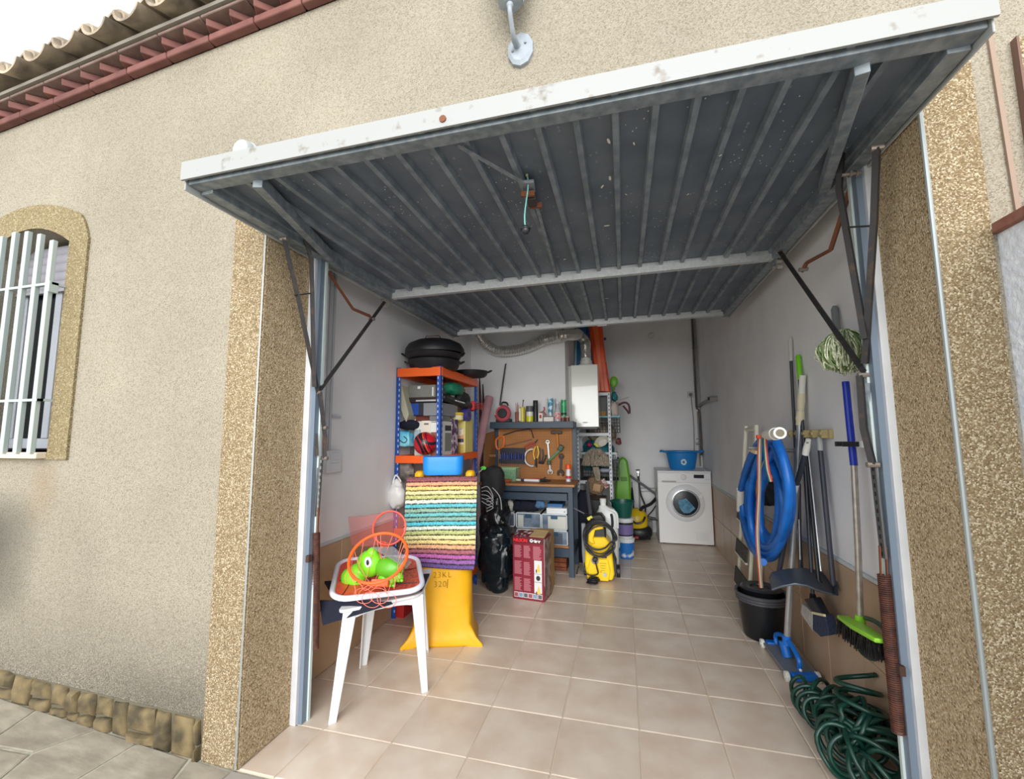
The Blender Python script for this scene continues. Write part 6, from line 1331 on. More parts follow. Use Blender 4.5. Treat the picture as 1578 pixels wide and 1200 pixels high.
for u in (972, 1000): m = MB(); q_ = P5(u, 826); m.cyl(V(q_.x - .02, 3.86, .06), V(q_.x + .02, 3.86, .06), .06, n=18); O('wheel', m, MC['vac_black'], vc, bev=.005)
O('hose', MB().tube(smooth_path([P5(984, 792), P5(990, 782), P5(1003, 776, 4.0), P5(1014, 764, 4.1)], 6), .02, 10), MC['vac_black'], vc)
O('suction_tube', MB().cyl(P5(970, 732, 4.15), P5(1013, 763, 4.15), .014, n=12), PM('tube_dark_grey', 84, 88, 92, .35), vc); O('corner_joint', MB().tube([P5(1010, 763, 4.13), P5(1018, 764, 4.1)], [.02, .028], 10), MC['vac_black'], vc); O('cable', MB().tube(smooth_path([P5(1018, 768, 4.12), P5(1006, 786, 4.1), P5(998, 796, 4.0), P5(1004, 800, 3.95), P5(1013, 801, 3.95)], 6), .008, 6), MC['vac_black'], vc); O('nozzle', MB().cbox(P5(1004, 798, 3.9), (.1, .03, .03), (0, .2, 0)), MC['vac_black'], vc, bev=.006)
t, b = bx('waste_pot', 'grey plastic pot standing between vacuum cleaner and washing machine', 'pot', 995, 803, 1006, 823, 4.12, .1, PM('pot_grey', 130, 136, 134, .5), z0=0)
# tap on the back wall
tp2 = T('wall_tap', 'small chrome tap with pipe and black hose on the back wall', 'tap', at(983, 735, y=4.28)); q_ = at(983, 727, y=4.26); chrome = PM('chrome', 190, 190, 190, .2, metal=.9)
O('spout', MB().cyl(q_ + V(0, .04, 0), q_ + V(0, -.05, 0), .016, n=10).cyl(q_ + V(0, -.04, 0), q_ + V(0, -.05, -.05), .012, n=10), chrome, tp2); O('lever', MB().cbox(q_ + V(0, -.03, .03), (.05, .012, .012)), dk, tp2); O('pipe', MB().cyl(V(q_.x + .01, 4.285, .18), V(q_.x + .01, 4.285, q_.z), .012, n=8), PM('pipe_grey', 150, 152, 152, .5), tp2); O('drain_hose', MB().tube(smooth_path([q_ + V(0, -.05, -.05), at(987, 760, y=4.2), at(994, 780, y=4.1), at(994, 802, y=4.0)], 6), .011, 8), PM('hose_dark_grey', 60, 62, 64, .5), tp2)
O('cable_run', MB().cyl(at(985, 752, y=4.293), at(1016, 752, y=4.293), .005, n=6).cyl(at(985, 757, y=4.293), at(1016, 757, y=4.293), .004, n=6), PM('cable_run', 150, 152, 156, .6), wb)
# ---------------- washing machine ----------------
wmh = T('washing_machine', 'white front-loading washing machine at the back of the garage', 'washing machine', (.98, 3.98, 0))
WX0, WX1, WY, WH = .672, 1.262, 3.69, .842; enw = PM('washer_white', 232, 232, 232, .3)
O('cabinet', MB().box(WX0, WX1, WY, 4.24, .012, WH - .02), enw, wmh, bev=.008); O('top_panel', MB().box(WX0 - .002, WX1 + .002, WY - .004, 4.245, WH - .022, WH), PM('washer_top', 222, 222, 222, .4), wmh, bev=.006)
O('control_panel', MB().box(WX0 + .004, WX1 - .004, WY - .012, WY, .705, .822), PM('panel_white', 228, 230, 232, .3), wmh, bev=.005)
O('display', MB().box(1.075, 1.185, WY - .014, WY - .012, .762, .802), PM('display_dark', 34, 32, 44, .2), wmh, bev=.001)
O('dial', disc(V(.965, 0, .77), [(.032, WY - .012), (.03, WY - .03), (.018, WY - .032)]), PM('dial_white', 210, 212, 214, .3), wmh); m = MB()
for k in range(3): m.cyl(V(1.21 + k * .02, WY - .0145, .75), V(1.21 + k * .02, WY - .012, .75), .005, n=10)
O('buttons', m, PM('button_grey', 170, 172, 174, .3), wmh, kind='stuff')
O('detergent_drawer', MB().box(WX0 + .02, .905, WY - .016, WY - .010, .715, .812), enw, wmh, bev=.004); O('drawer_grip', MB().box(WX0 + .05, .88, WY - .02, WY - .012, .712, .728), PM('grip_grey', 160, 162, 164, .35), wmh, bev=.003)
dc = V(.972, 0, .475)
O('door_ring', disc(dc, [(.212, WY), (.210, WY - .012), (.195, WY - .022), (.150, WY - .03), (.150, WY - .005)], 48), PM('ring_white', 222, 224, 226, .3), wmh)
O('chrome_ring', disc(dc, [(.158, WY - .026), (.156, WY - .038), (.146, WY - .040), (.142, WY - .02)], 48), PM('ring_silver', 170, 172, 176, .25, metal=.6), wmh)
dg = O('door_glass', disc(dc, [(.145, WY - .018), (.135, WY - .028), (.10, WY - .034), (.04, WY - .037)], 40), PM('door_glass', 26, 34, 38, .3, spec=.4), wmh)
m = MB(); m.T = Matrix.Translation(V(.975, WY - .044, .455)) @ Euler((0, .3, 0)).to_matrix().to_4x4(); m.prism([(-.10, 0, .02), (-.05, 0, -.06), (.0, 0, -.095), (.06, 0, -.07), (.10, 0, -.0), (.03, 0, .045), (-.02, 0, .075)], (0, .01, 0)); O('laundry', m, M('laundry_blue', (104, 156, 186), .7, col2=(60, 112, 146), scale=30), dg)
m = MB(); m.prism([V(1.115, WY - .034, .56), V(1.135, WY - .034, .535), V(1.16, WY - .034, .55), V(1.15, WY - .034, .60)], (0, .015, 0)); O('door_catch', m, enw, wmh, bev=.003)
O('filter_flap', MB().box(1.075, 1.205, WY - .004, WY, .06, .155), PM('flap_white', 224, 226, 226, .35), wmh, bev=.002)
for x in (WX0 + .05, WX1 - .05): O('foot', MB().cyl((x, WY + .05, 0), (x, WY + .05, .014), .02, n=12), black_pl, wmh)
# blue laundry tub on it
lt = T('laundry_tub', 'blue oval laundry tub with side handles on the washing machine', 'laundry tub', (1.0, 3.95, WH)); lb_ = PM('tub_bright_blue', 22, 124, 196, .4)
c = V(.985, 3.93, WH); O('bowl', MB().lathe([(.135, 0), (.148, .02), (.182, .20), (.205, .215), (.205, .225), (.176, .21), (.138, .012), (.001, .008)], c, 36, sx=1, sy=.72), lb_, lt)
for s_i in (-1, 1): O('handle', MB().tube(smooth_path([c + V(s_i * .185, -.05, .21), c + V(s_i * .235, -.045, .222), c + V(s_i * .245, 0, .215), c + V(s_i * .235, .045, .222), c + V(s_i * .185, .05, .21)], 5), .013, 8), lb_, lt)
m = MB(); rg = random.Random(3)
for k in range(5): a = k * 1.256; m.cbox(c + V(.005 + .022 * cos(a), -.124, .095 + .026 * sin(a)), (.02, .003, .03), (0, -a, 0))
O('flower_print', m, PM('print_pale', 206, 220, 222, .5), lt)
# pipes, socket, round vent
pg = PM('pipe_dark', 74, 70, 68, .5, col2=(110, 96, 88), scale=10); pl2 = PM('pipe_light', 150, 152, 150, .5)
pp = T('water_pipes', 'dark and grey water pipes running down the back right corner', 'pipes', (1.25, 4.27, 1))
q1, q2, q3 = at(1077, 633, y=4.27), at(1090, 637, y=4.27), at(1098, 700, y=4.27); x1_, x2_ = 1.232, 1.258
O('dark_pipe', MB().tube([V(x1_, 4.27, 2.98), V(x1_, 4.27, 1.62), V(x1_ + .005, 4.27, 1.60), V(x2_ + .0, 4.265, 1.585), V(x2_ + .004, 4.255, 1.50), V(1.262, 4.24, 1.0)], .013, 10), pg, pp)
O('grey_pipe', MB().cyl(V(x2_, 4.275, 2.98), V(x2_, 4.275, 1.62), .012, n=10).cyl(V(x2_ - .012, 4.28, 1.56), V(x2_ - .012, 4.28, .86), .011, n=10), pl2, pp)
for z in (2.4, 1.95, 1.2): O('pipe_clip', MB().box(x1_ - .015, x2_ + .016, 4.27, 4.299, z, z + .014), pl2, pp)
O('valve', MB().cyl(V(1.2, 4.26, 1.14), V(1.26, 4.26, 1.16), .014, n=10), chrome, pp)
vt = T('stop_valve', 'brass and grey stop valve projecting from the right wall near the corner', 'valve', at(1098, 614, x=1.24)); q_ = at(1104, 614, x=1.27); q0_ = at(1087, 618, y=4.2); O('pipe', MB().tube([V(1.255, 4.25, q_.z - .02), V(1.25, 3.9, q_.z), V(1.23, q_.y + .05, q_.z)], .016, 10), PM('valve_grey', 130, 130, 128, .45, metal=.4), vt); O('knob', MB().cyl(q_ + V(-.07, 0, 0), q_ + V(.01, 0, 0), .03, n=14), chrome, vt); O('cap', MB().cyl(q_ + V(-.085, 0, 0), q_ + V(-.07, 0, 0), .02, n=12), black_pl, vt)
sk2 = T('wall_socket', 'white round socket plate with a grey plug on the back wall', 'socket', at(1064, 612, y=4.29)); q_ = at(1064, 608, y=4.3); O('plate', MB().box(q_.x - .04, q_.x + .04, 4.29, 4.3, q_.z - .04, q_.z + .04), PM('plate_grey_white', 196, 196, 194, .4), sk2, bev=.003); O('plug', MB().cyl((q_.x, 4.29, q_.z), (q_.x, 4.25, q_.z), .022, .018, 16), PM('plug_grey', 110, 112, 112, .5), sk2)
e_ = at(1070, 694, y=4.25); O('lead', MB().tube(smooth_path([V(q_.x, 4.255, q_.z - .01), V(q_.x + .005, 4.27, q_.z - .1), V(q_.x + .02, 4.28, q_.z - .35), e_, V(e_.x, 4.27, .86)], 6), .005, 6), PM('lead_grey', 120, 122, 122, .6), sk2)
q_ = at(1003.5, 517, y=4.3); O('round_vent', disc(q_, [(.04, 4.3), (.04, 4.28), (.03, 4.262), (.012, 4.255)]), PM('vent_white', 214, 210, 204, .3), None, 'round white fitting high on the back wall', 'wall fitting'); q_ = at(1054, 529, y=4.3); O('blank_plate', MB().box(q_.x - .045, q_.x + .045, 4.292, 4.3, q_.z - .045, q_.z + .045), white_wall, None, 'square wall-coloured blanking plate beside the pipes', 'cover plate', bev=.002)
# ---------------- right wall: ladder, pool hose, poles ----------------
XW = 1.17
R_ = lambda u, v, x=XW: at(u, v, x=x)
ld = T('step_ladder', 'folded cream step ladder with dark treads leaning on the right wall behind the blue hose', 'ladder', (1.2, 2.1, 0))
crm = PM('ladder_cream', 224, 224, 206, .4); trd = PM('tread_dark', 84, 84, 80, .7, col2=(60, 60, 58), scale=30)
f1, f2 = R_(1137, 900), R_(1156, 905); f1.z = .012; t1, t2 = R_(1149, 668, 1.22), R_(1166, 668, 1.22)
f2b = t2 + (R_(1156, 900) - t2) * 1.0; f2b = f2b + (f2b - t2) * (f2b.z / (t2.z - f2b.z)) * .97
O('stile', MB().tube(smooth_path([f1, f1.lerp(t1, .5), t1, t1.lerp(t2, .15) + V(0, 0, .03), t1.lerp(t2, .85) + V(0, 0, .03), t2, f2b.lerp(t2, .5), f2b], 6), .0135, 10), crm, ld)
O('rubber_foot', MB().cyl(f1 - V(0, 0, .012), f1 + V(0, 0, .02), .017, n=10), black_pl, ld); O('rubber_foot', MB().cyl(V(f2b.x, f2b.y, 0), V(f2b.x, f2b.y, .03), .017, n=10), black_pl, ld)
for k, fr0 in enumerate((.46, .66, .84)):
    a, b = t1.lerp(f1, fr0), t2.lerp(f2b, fr0); sz = .085 + .02 * k
    O('tread', MB().prism([a + V(-.02, 0, 0), b + V(-.02, 0, 0), b + V(-.035, 0, -sz), a + V(-.035, 0, -sz)], (-.012, 0, 0)), trd, ld, bev=.003)
    O('tread_lip', MB().beam(a + V(-.04, 0, -sz), b + V(-.04, 0, -sz), .016, .012), crm, ld)
for (a, b) in ((V(1.248, f1.y - .05, 0), V(1.245, t1.y, .95)), (V(1.248, f2b.y + .05, 0), V(1.245, t2.y, .95))): O('rear_leg', MB().cyl(a, b, .011, n=10), crm, ld)
# blue pool hose
bh = T('pool_hose', 'thick blue ribbed pool hose hung in long loops on the right wall', 'hose', (1.1, 1.2, .45))
hm = M('hose_blue', (14, 108, 200), .4, col2=(10, 92, 180), scale=12)
Xh = 1.10; s_ = mp(R_(1185, 770, Xh)); rg = random.Random(6)
loops = [(1184, 768, 31, 94, 0, 1.07), (1176, 762, 36, 84, .02, 1.11), (1192, 770, 31, 96, -.03, 1.05), (1172, 752, 22, 72, .03, 1.12), (1199, 772, 20, 84, -.02, 1.09), (1186, 742, 36, 66, .04, 1.14), (1190, 790, 14, 70, .04, 1.10), (1180, 770, 37, 90, .04, 1.13)]
pts = []
for k, (cu, cv, ru, rv, sk_u, X) in enumerate(loops):
    for j in range(14):
        tt = pi / 2 + 2 * pi * j / 14; nx = loops[(k + 1) % len(loops)]; w_ = j / 14 if k < len(loops) - 1 else 0
        L = lambda i: (cu, cv, ru, rv, sk_u, X)[i] * (1 - w_) + nx[i] * w_
        narrow = 1 - .45 * max(0, sin(tt)) ** 2
        pts.append(R_(L(0) - L(2) * cos(tt) * narrow, L(1) - L(3) * sin(tt) , L(5)))
pp_ = smooth_path(pts, 5); O('coil', MB().tube(pp_, [.0205 + .0012 * (i % 2) for i in range(len(pp_))], 12), hm, bh, ang=60)
pts = smooth_path([R_(1188, 672, 1.05), R_(1172, 682, 1.06), R_(1150, 725, 1.07), R_(1140, 762, 1.08)], 8); O('loose_end', MB().tube(pts, [.0205 + .0012 * (i % 2) for i in range(len(pts))], 12), hm, bh, ang=60)
pts = smooth_path([R_(1140, 782, 1.10), R_(1146, 800, 1.09), R_(1162, 845, 1.06), R_(1176, 866, 1.02)], 6); O('loose_end', MB().tube(pts, .0195, 12), hm, bh, ang=60)
cufm = PM('cuff_white', 224, 224, 216, .4)
O('cuff', MB().cyl(R_(1141, 754, 1.075), R_(1141, 786, 1.095), .025, n=16), cufm, bh)
a, b = R_(1182, 671, 1.04), R_(1202, 667, .98); cf_ = O('cuff', MB().cyl(a, b, .026, n=18).cyl(a.lerp(b, .55), a.lerp(b, .72), .029, n=18), cufm, bh); O('cuff_opening', MB().cyl(b, b + (b - a).normalized() * .002, .017, n=18), PM('opening_tan', 120, 112, 92, .6), cf_)
O('hose_tag', MB().beam(R_(1156, 692, 1.03), R_(1167, 697, 1.03), .02, .022, (1, 0, 0)), PM('tag_cream', 226, 200, 160, .6), bh)
sm = M('strap_stripes', (214, 120, 60), .8, col2=(230, 226, 214), scale=40, lo=.48, hi=.52)
def strap(name, pts, w_, mat, par, off=0):
    P = smooth_path(pts, 8); m = MB(); rows = []
    for p in P: rows.append([m.v(p + V(0, -w_ / 2 * .8 + off, 0) + V(-w_ / 4, 0, 0)), m.v(p + V(0, w_ / 2 * .8 + off, 0) + V(w_ / 4, 0, 0))])
    for p, q in zip(rows, rows[1:]): m.f([p[0], p[1], q[1], q[0]])
    return O(name, m, mat, par)
sp_ = T('striped_strap', 'striped woven strap tied round the blue hose and hanging down', 'strap', R_(1172, 900, 1.0))
for k, c_ in enumerate(((200, 90, 50), (232, 228, 216), (150, 130, 110))):
    O('woven_stripe', MB().tube(smooth_path([R_(1169 + k * 2.2, 671, 1.02), R_(1168 + k * 2.2, 700, .99), R_(1167.5 + k * 2, 760, .99), R_(1165 + k * 2, 820, .98), R_(1168 + k * 2, 870, .98), R_(1171 + k * 2, 905, 1.0)], 6), .0036, 6), PM('woven_%d' % k, *c_, .8), sp_)
for k, c_ in enumerate(((40, 110, 80), (232, 228, 216), (200, 70, 50))):
    O('woven_stripe', MB().tube(smooth_path([R_(1176 + k * 2.2, 671, 1.02), R_(1177 + k * 2.2, 690, 1.0), R_(1180 + k * 2.2, 720, .995), R_(1186 + k * 2, 742, 1.0)], 6), .0036, 6), PM('woven_b%d' % k, *c_, .8), sp_)
O('orange_buckle', MB().cbox(R_(1169, 673, 1.01), (.02, .03, .02)), PM('buckle_red', 214, 70, 40, .5), sp_, bev=.003)
O('black_pouch', blob(R_(1184, 758, 1.2), (.05, .08, .085), .6, .25, 14, 77, flat=False), PM('pouch_black', 28, 32, 38, .6), None, 'black fabric pouch seen through the loops of the blue hose', 'pouch')
# tan tool rail
tr_ = T('tool_rail', 'tan plastic tool rail screwed to the right wall holding the broom handles', 'tool rail', (1.27, .85, 1.24)); tan = PM('rail_tan', 186, 168, 120, .5)
a, b = at(1226, 668, x=1.272), at(1282, 669, x=1.272); zr = (a.z + b.z) / 2
O('rail', MB().box(1.262, 1.28, b.y, a.y + .04, zr - .022, zr + .022), tan, tr_, bev=.003)
for k in range(5): y = b.y + .03 + k * (a.y - b.y) / 4.4; O('clamp', MB().box(1.235, 1.264, y - .012, y + .012, zr - .02, zr + .02).box(1.228, 1.24, y - .016, y + .016, zr - .006, zr + .01), tan, tr_, bev=.003)
alup = M('pole_aluminium', (196, 198, 202), .28, metal=.7, col2=(176, 178, 182), scale=10)
def pole(t, name, pts, r, mat, n=12): return O(name, MB().tube(pts, r, n), mat, t)
dkp = PM('pole_dark', 44, 48, 58, .4)
# a: grey-tipped pole
t = T('grey_tipped_pole', 'tall dark pole with a pale grey hanging tip, farthest up the right wall', 'pole', at(1236, 880, x=1.24)); a, b = at(1219, 556, x=1.262), at(1236, 892, x=1.225)
pole(t, 'shaft', [a, b], .0085, dkp); O('hanging_tip', MB().tube([at(1218, 519, x=1.265), at(1218, 524, x=1.265), at(1219, 556, x=1.262)], [.006, .011, .0105], 10), PM('tip_grey', 190, 190, 184, .35), t); O('end_cap', MB().cyl(b, b - V(0, 0, .03), .010), black_pl, t)
# b: green tipped broom pole with hand brush head
t = T('green_tipped_broom', 'narrow broom with a lime green grip and grey and navy bristles', 'broom', at(1258, 975, x=1.2)); a, b = at(1232, 580, x=1.255), at(1253, 924, x=1.195)
pole(t, 'shaft', [a, b], .009, dkp); O('green_grip', MB().tube([at(1230, 546, x=1.262), at(1230, 549, x=1.262), at(1233, 585, x=1.255)], [.006, .013, .0115], 12), PM('grip_lime', 120, 206, 30, .4), t)
O('socket', MB().tube([at(1252, 915, x=1.197), at(1254, 930, x=1.19)], [.013, .02], 10), black_pl, t)
m = MB(); q = [at(u, v, x=1.17) for u, v in ((1238, 923), (1253, 921), (1268, 950), (1256, 948))]; m.prism([q[0], q[1], q[2], q[3]], (.045, .03, .0)); O('head', m, PM('broom_head_dark', 34, 38, 48, .5), t, bev=.006)
q = [at(u, v, x=1.165) for u, v in ((1236, 930), (1252, 945), (1252, 972), (1233, 945))]; m = MB(); m.prism(q, (.05, .03, 0)); O('pale_bristles', m, M('bristle_pale', (186, 184, 178), .9, col2=(140, 138, 134), scale=90, stretch=(3, 3, .4)), t, bev=.004)
q = [at(u, v, x=1.165) for u, v in ((1252, 945), (1271, 949), (1278, 979), (1264, 981), (1252, 970))]; m = MB(); m.prism(q, (.05, .03, 0)); O('navy_bristles', m, M('bristle_navy', (30, 40, 62), .9, col2=(50, 62, 90), scale=90, stretch=(3, 3, .4)), t, bev=.004)
O('pale_edge', MB().beam(at(1252, 944, x=1.163), at(1271, 948, x=1.163), .008, .01), PM('edge_cream', 206, 200, 160, .6), t)
# c: telescopic pole with pool vacuum head
vh = T('pool_vacuum', 'aluminium telescopic pole with a blue wheeled pool vacuum head standing on the floor', 'pool vacuum', (1.2, 1.05, 0))
P0 = V(1.145, 1.06, .135); P1 = at(1237, 578, x=1.255); pj = lambda v_: None
dirp = (P1 - P0)
def pv(v):      # point on the pole at pixel row v
    lo, hi = 0, 1
    for _ in range(30):
        mid = (lo + hi) / 2; p = P0 + dirp * mid; c = ROT.transposed() @ (p - CAM); vv = 600 - FPX * c.y / -c.z
        if vv > v: lo = mid
        else: hi = mid
    return P0 + dirp * lo
pole(vh, 'lower_tube', [P0, pv(690)], .0165, alup, 16); pole(vh, 'upper_tube', [pv(700), pv(620)], .0145, alup, 16)
ylp = PM('pole_cream', 214, 206, 176, .5); pole(vh, 'upper_grip', [pv(625), pv(600), pv(578)], [.0155, .016, .0155], PM('grip_offwhite', 222, 222, 212, .5), 14)
for (v0, v1, r) in ((628, 606, .0185), (655, 633, .0195)):
    a, b = pv(v0), pv(v1); m = MB(); m.cyl(a, b, r, n=16); m.cyl(a.lerp(b, .35), a.lerp(b, .62), r * 1.12, n=16); O('twist_lock', m, ylp, vh)
O('collar', MB().cyl(pv(632), pv(627), .017, n=14), ylp, vh)
vb = PM('vacuum_blue', 12, 110, 206, .35); A0, A1, A2, A3 = V(1.07, 1.26, 0), V(1.085, .90, 0), V(1.235, .93, 0), V(1.22, 1.27, 0)
m = MB(); m.prism([V(p.x, p.y, .028) for p in (A0, A1, A2, A3)], (0, 0, .012)); O('base_plate', m, PM('plate_grey', 116, 120, 126, .4), vh, bev=.003)
for (a, b) in ((A1, A2), (A0, A3)): O('wheel_bar', MB().beam(a + V(.02, -.012, .034), b + V(-.01, -.012, .034), .045, .030), vb, vh, bev=.006)
for p in (A0, A1, A2, A3): m = MB(); m.cyl(V(p.x - .008, p.y, .026), V(p.x + .012, p.y, .026), .026, n=18); wo = O('wheel', m, cufm, vh, bev=.003); O('axle', MB().cyl(V(p.x - .011, p.y, .026), V(p.x - .008, p.y, .026), .009, n=10), white_pl, wo)
cq = (A0 + A1 + A2 + A3) / 4; O('suction_neck', MB().cyl(V(cq.x, cq.y, .04), V(cq.x - .01, cq.y + .02, .115), .026, .024, 18), vb, vh)
for s_i in (0, 1):
    e = V(cq.x + .005, .935, .05) if s_i == 0 else V(cq.x - .015, 1.22, .05)
    O('yoke_arm', MB().tube(smooth_path([P0 + V(0, 0, .0), P0.lerp(e, .35) + V(0, 0, .035), e + V(0, 0, .05), e], 5), .012, 8), vb, vh)
O('yoke_hub', MB().cyl(P0 - V(0, 0, .02), P0 + V(0, 0, .03), .022, n=14), vb, vh); O('yoke_pin', MB().sph(V(cq.x + .005, .92, .055), .008, 8, 6), white_pl, vh)
# d: mop handle with white cap standing in the bucket
t = T('mop', 'dark grey handle with a white hooked cap and a barcode label, standing in the bucket', 'mop', V(1.14, 1.36, .02)); a = at(1241, 700, x=1.17); b = V(1.13, 1.40, .03); 
b2 = at(1196, 905, x=1.10); pole(t, 'shaft', [a, at(1222, 765, x=1.145), b2], .0125, dkp)
O('white_cap', MB().tube([a, at(1243, 690, x=1.172), at(1246, 677, x=1.174)], [.015, .0155, .011], 12), cufm, t)
O('cap_hole', MB().cyl(at(1244.5, 682, x=1.158), at(1244.5, 682, x=1.158) + V(-.003, -.003, 0), .005, n=10), PM('hole_grey', 130, 130, 126, .6), t)
la, lb2 = at(1227, 747, x=1.149), at(1220.5, 771, x=1.143); O('barcode_label', MB().cyl(la, lb2, .0132, n=14), PM('barcode_white', 206, 208, 212, .5), t)
O('barcode_bars', MB().beam(la.lerp(lb2, .15) + V(-.012, -.005, 0), la.lerp(lb2, .35) + V(-.012, -.005, 0), .006, .004).beam(la.lerp(lb2, .7) + V(-.012, -.005, 0), la.lerp(lb2, .85) + V(-.012, -.005, 0), .006, .004), black_pl, t)
# e: dark pole, its white highlights built as a thin silver rod
t = T('slim_black_pole', 'slim black pole with its highlight built as a silver rod, between the aluminium pole and the dustpan handle', 'pole', at(1266, 905, x=1.2)); pole(t, 'shaft', [at(1241, 690, x=1.25), at(1262, 900, x=1.205)], .009, black_pl); pole(t, 'highlight_rod', [at(1245, 690, x=1.262), at(1265, 880, x=1.222)], .0055, alup); O('end_socket', MB().cyl(at(1262, 895, x=1.206), at(1263, 912, x=1.2), .014, n=12), black_pl, t)
t = T('thin_black_pole', 'thin dark pole with a pale stem, directly right of the blue hose', 'pole', at(1233, 890, x=1.2)); pole(t, 'shaft', [at(1232, 745, x=1.235), at(1233, 880, x=1.205)], .0075, dkp); pole(t, 'pale_stem', [at(1231, 800, x=1.21), at(1233, 862, x=1.2)], .004, alup)
# f: dustpan on its pole
dp = T('dustpan', 'long-handled dark grey dustpan hanging above the buckets', 'dustpan', at(1240, 915, y=.72)); a, b = at(1264, 692, x=1.245), at(1284, 900, x=1.235)
pole(dp, 'shaft', [a, b], .0115, PM('shaft_navy_grey', 58, 60, 74, .4)); O('hanging_cap', MB().tube([at(1263, 673, x=1.247), at(1263, 677, x=1.247), at(1264, 694, x=1.245)], [.008, .013, .0135], 12), PM('cap_light_grey', 186, 190, 190, .4), dp)
pan2 = PM('pan_slate', 60, 68, 80, .45)
Q7 = lambda u, v, y: at(u, v, y=y)
top = [(1186, 893), (1192, 884), (1215, 879), (1240, 878), (1262, 882), (1285, 892)]; bot = [(1190, 908), (1205, 903), (1225, 899), (1243, 902), (1262, 910), (1284, 916)]
def dfn(u, v):
    i = u * 5; k = min(int(i), 4); f = i - k; a = Vector((*top[k], 0)).lerp(Vector((*top[k + 1], 0)), f); b = Vector((*bot[k], 0)).lerp(Vector((*bot[k + 1], 0)), f)
    y = .86 - .22 * v - .05 * sin(pi * u); return at(a.x * (1 - v) + b.x * v, a.y * (1 - v) + b.y * v, y=y)
O('tray', MB().sheet(dfn, 20, 6, .006, (0, 0, -1)), pan2, dp)
O('back_wall', MB().sheet(lambda u, v: dfn(u, 0) + V(0, .01 * v, .0) + (dfn(u, 0) - dfn(u, .3)) * .3 * v, 20, 2, .005, (0, 1, 0)), pan2, dp)
O('front_lip', MB().tube([dfn(k / 20, 1) for k in range(21)], .004, 6), PM('lip_slate', 84, 92, 104, .4), dp); O('side_wing', MB().prism([dfn(1, 0), dfn(1, 1), at(1291, 918, y=.62), at(1288, 895, y=.72)], (.004, 0, .004)), pan2, dp)
# mop with string head, blue handled broom
md = T('string_mop', 'green-white string mop head hung upside down high on the right wall', 'mop', at(1300, 585, x=1.2)); mc = at(1302, 530, x=1.19)
rg = random.Random(12); m = MB(); m2 = MB(); s_ = mp(mc)
for k in range(420):
    a = rg.uniform(0, 2 * pi); e = rg.random() ** .5; x_, y_ = cos(a) * e * .085, sin(a) * e * .085
    tp_ = mc + V(x_ * .25, y_ * .25, .065 - .01 * e); mid = mc + V(x_ * .8, y_ * .8, .045 - .03 * e + rg.uniform(-.01, .01)); low = mc + V(x_ * 1.05, y_ * 1.05, -.03 + rg.uniform(-.02, .02)); end = mc + V(x_ * .8 + rg.uniform(-.012, .012), y_ * .8 + rg.uniform(-.012, .012), -.115 + .035 * e + rg.uniform(-.02, .02))
    (m if k % 3 else m2).tube(smooth_path([tp_, mid + V(rg.uniform(-.012, .012), rg.uniform(-.012, .012), 0), low + V(rg.uniform(-.02, .02), rg.uniform(-.02, .02), rg.uniform(-.02, .02)), end], 3), .0030, 4, caps=False)
O('cotton_strands', m, M('mop_green_white', (222, 224, 200), .95, col2=(172, 182, 146), scale=120, lo=.45, hi=.55), md, kind='stuff'); O('green_strands', m2, PM('mop_green', 112, 136, 84, .95), md, kind='stuff')
O('grey_handle_tip', MB().tube([at(1286, 471, x=1.262), at(1286, 477, x=1.262), at(1290, 508, x=1.25), at(1296, 540, x=1.22)], [.008, .0145, .0145, .012], 12), PM('tip_mid_grey', 128, 132, 136, .4), md)
br_ = T('blue_handled_broom', 'broom with a blue and steel handle and a lime green head with black bristles', 'broom', at(1330, 995, x=1.18))
a, b, c = at(1303, 588, x=1.235), at(1316, 717, x=1.225), at(1326, 962, x=1.19)
pole(br_, 'blue_sleeve', [a, at(1309, 650, x=1.23), b], .0135, PM('sleeve_blue', 20, 50, 176, .35)); pole(br_, 'steel_tube', [b, at(1322, 840, x=1.21), c], .0115, M('tube_steel', (184, 176, 168), .3, metal=.5, col2=(160, 150, 142), scale=30))
q0, q1 = at(1299, 954, x=1.16), at(1360, 992, x=1.13); hdp = [q0, q1]
m = MB(); d = (q1 - q0); n_ = V(0, 0, 1); sd = d.cross(n_).normalized() * .027
top_ = []
O('head', MB().prism([q0 - sd * .8, q0 + sd * .8, q0 + d * .5 + sd * 1.2, q1 + sd * .8, q1 - sd * .8, q0 + d * .5 - sd * 1.2], (0, 0, .016)), PM('lime_green_head', 140, 204, 46, .4), br_, bev=.005); O('socket', MB().cyl(c - V(0, 0, .02), c + V(0, 0, .035), .02, .016, 14), MC['lime_green_head'], br_)
m = MB(); rg = random.Random(4)
for k in range(260):
    f = rg.random(); p = q0 + d * f + sd * rg.uniform(-1, 1); e = p + V(rg.uniform(-.012, .012), rg.uniform(-.012, .012), -.055 - rg.uniform(0, .012)); m.tube([p, e], .002, 3, caps=False)
O('bristles', m, black_pl, br_, kind='stuff')
ch = T('handle_clip', 'black and white spring clip on the right wall gripping the blue handle', 'clip', at(1313, 686, x=1.25)); q_ = at(1312, 684, x=1.22)
O('bracket', MB().box(1.235, 1.28, q_.y - .05, q_.y + .02, q_.z - .014, q_.z + .014), white_pl, ch, bev=.003); O('black_jaw', MB().cbox(V(1.205, q_.y + .014, q_.z), (.075, .012, .020)).cbox(V(1.205, q_.y - .026, q_.z), (.06, .008, .020)), black_pl, ch, bev=.002)
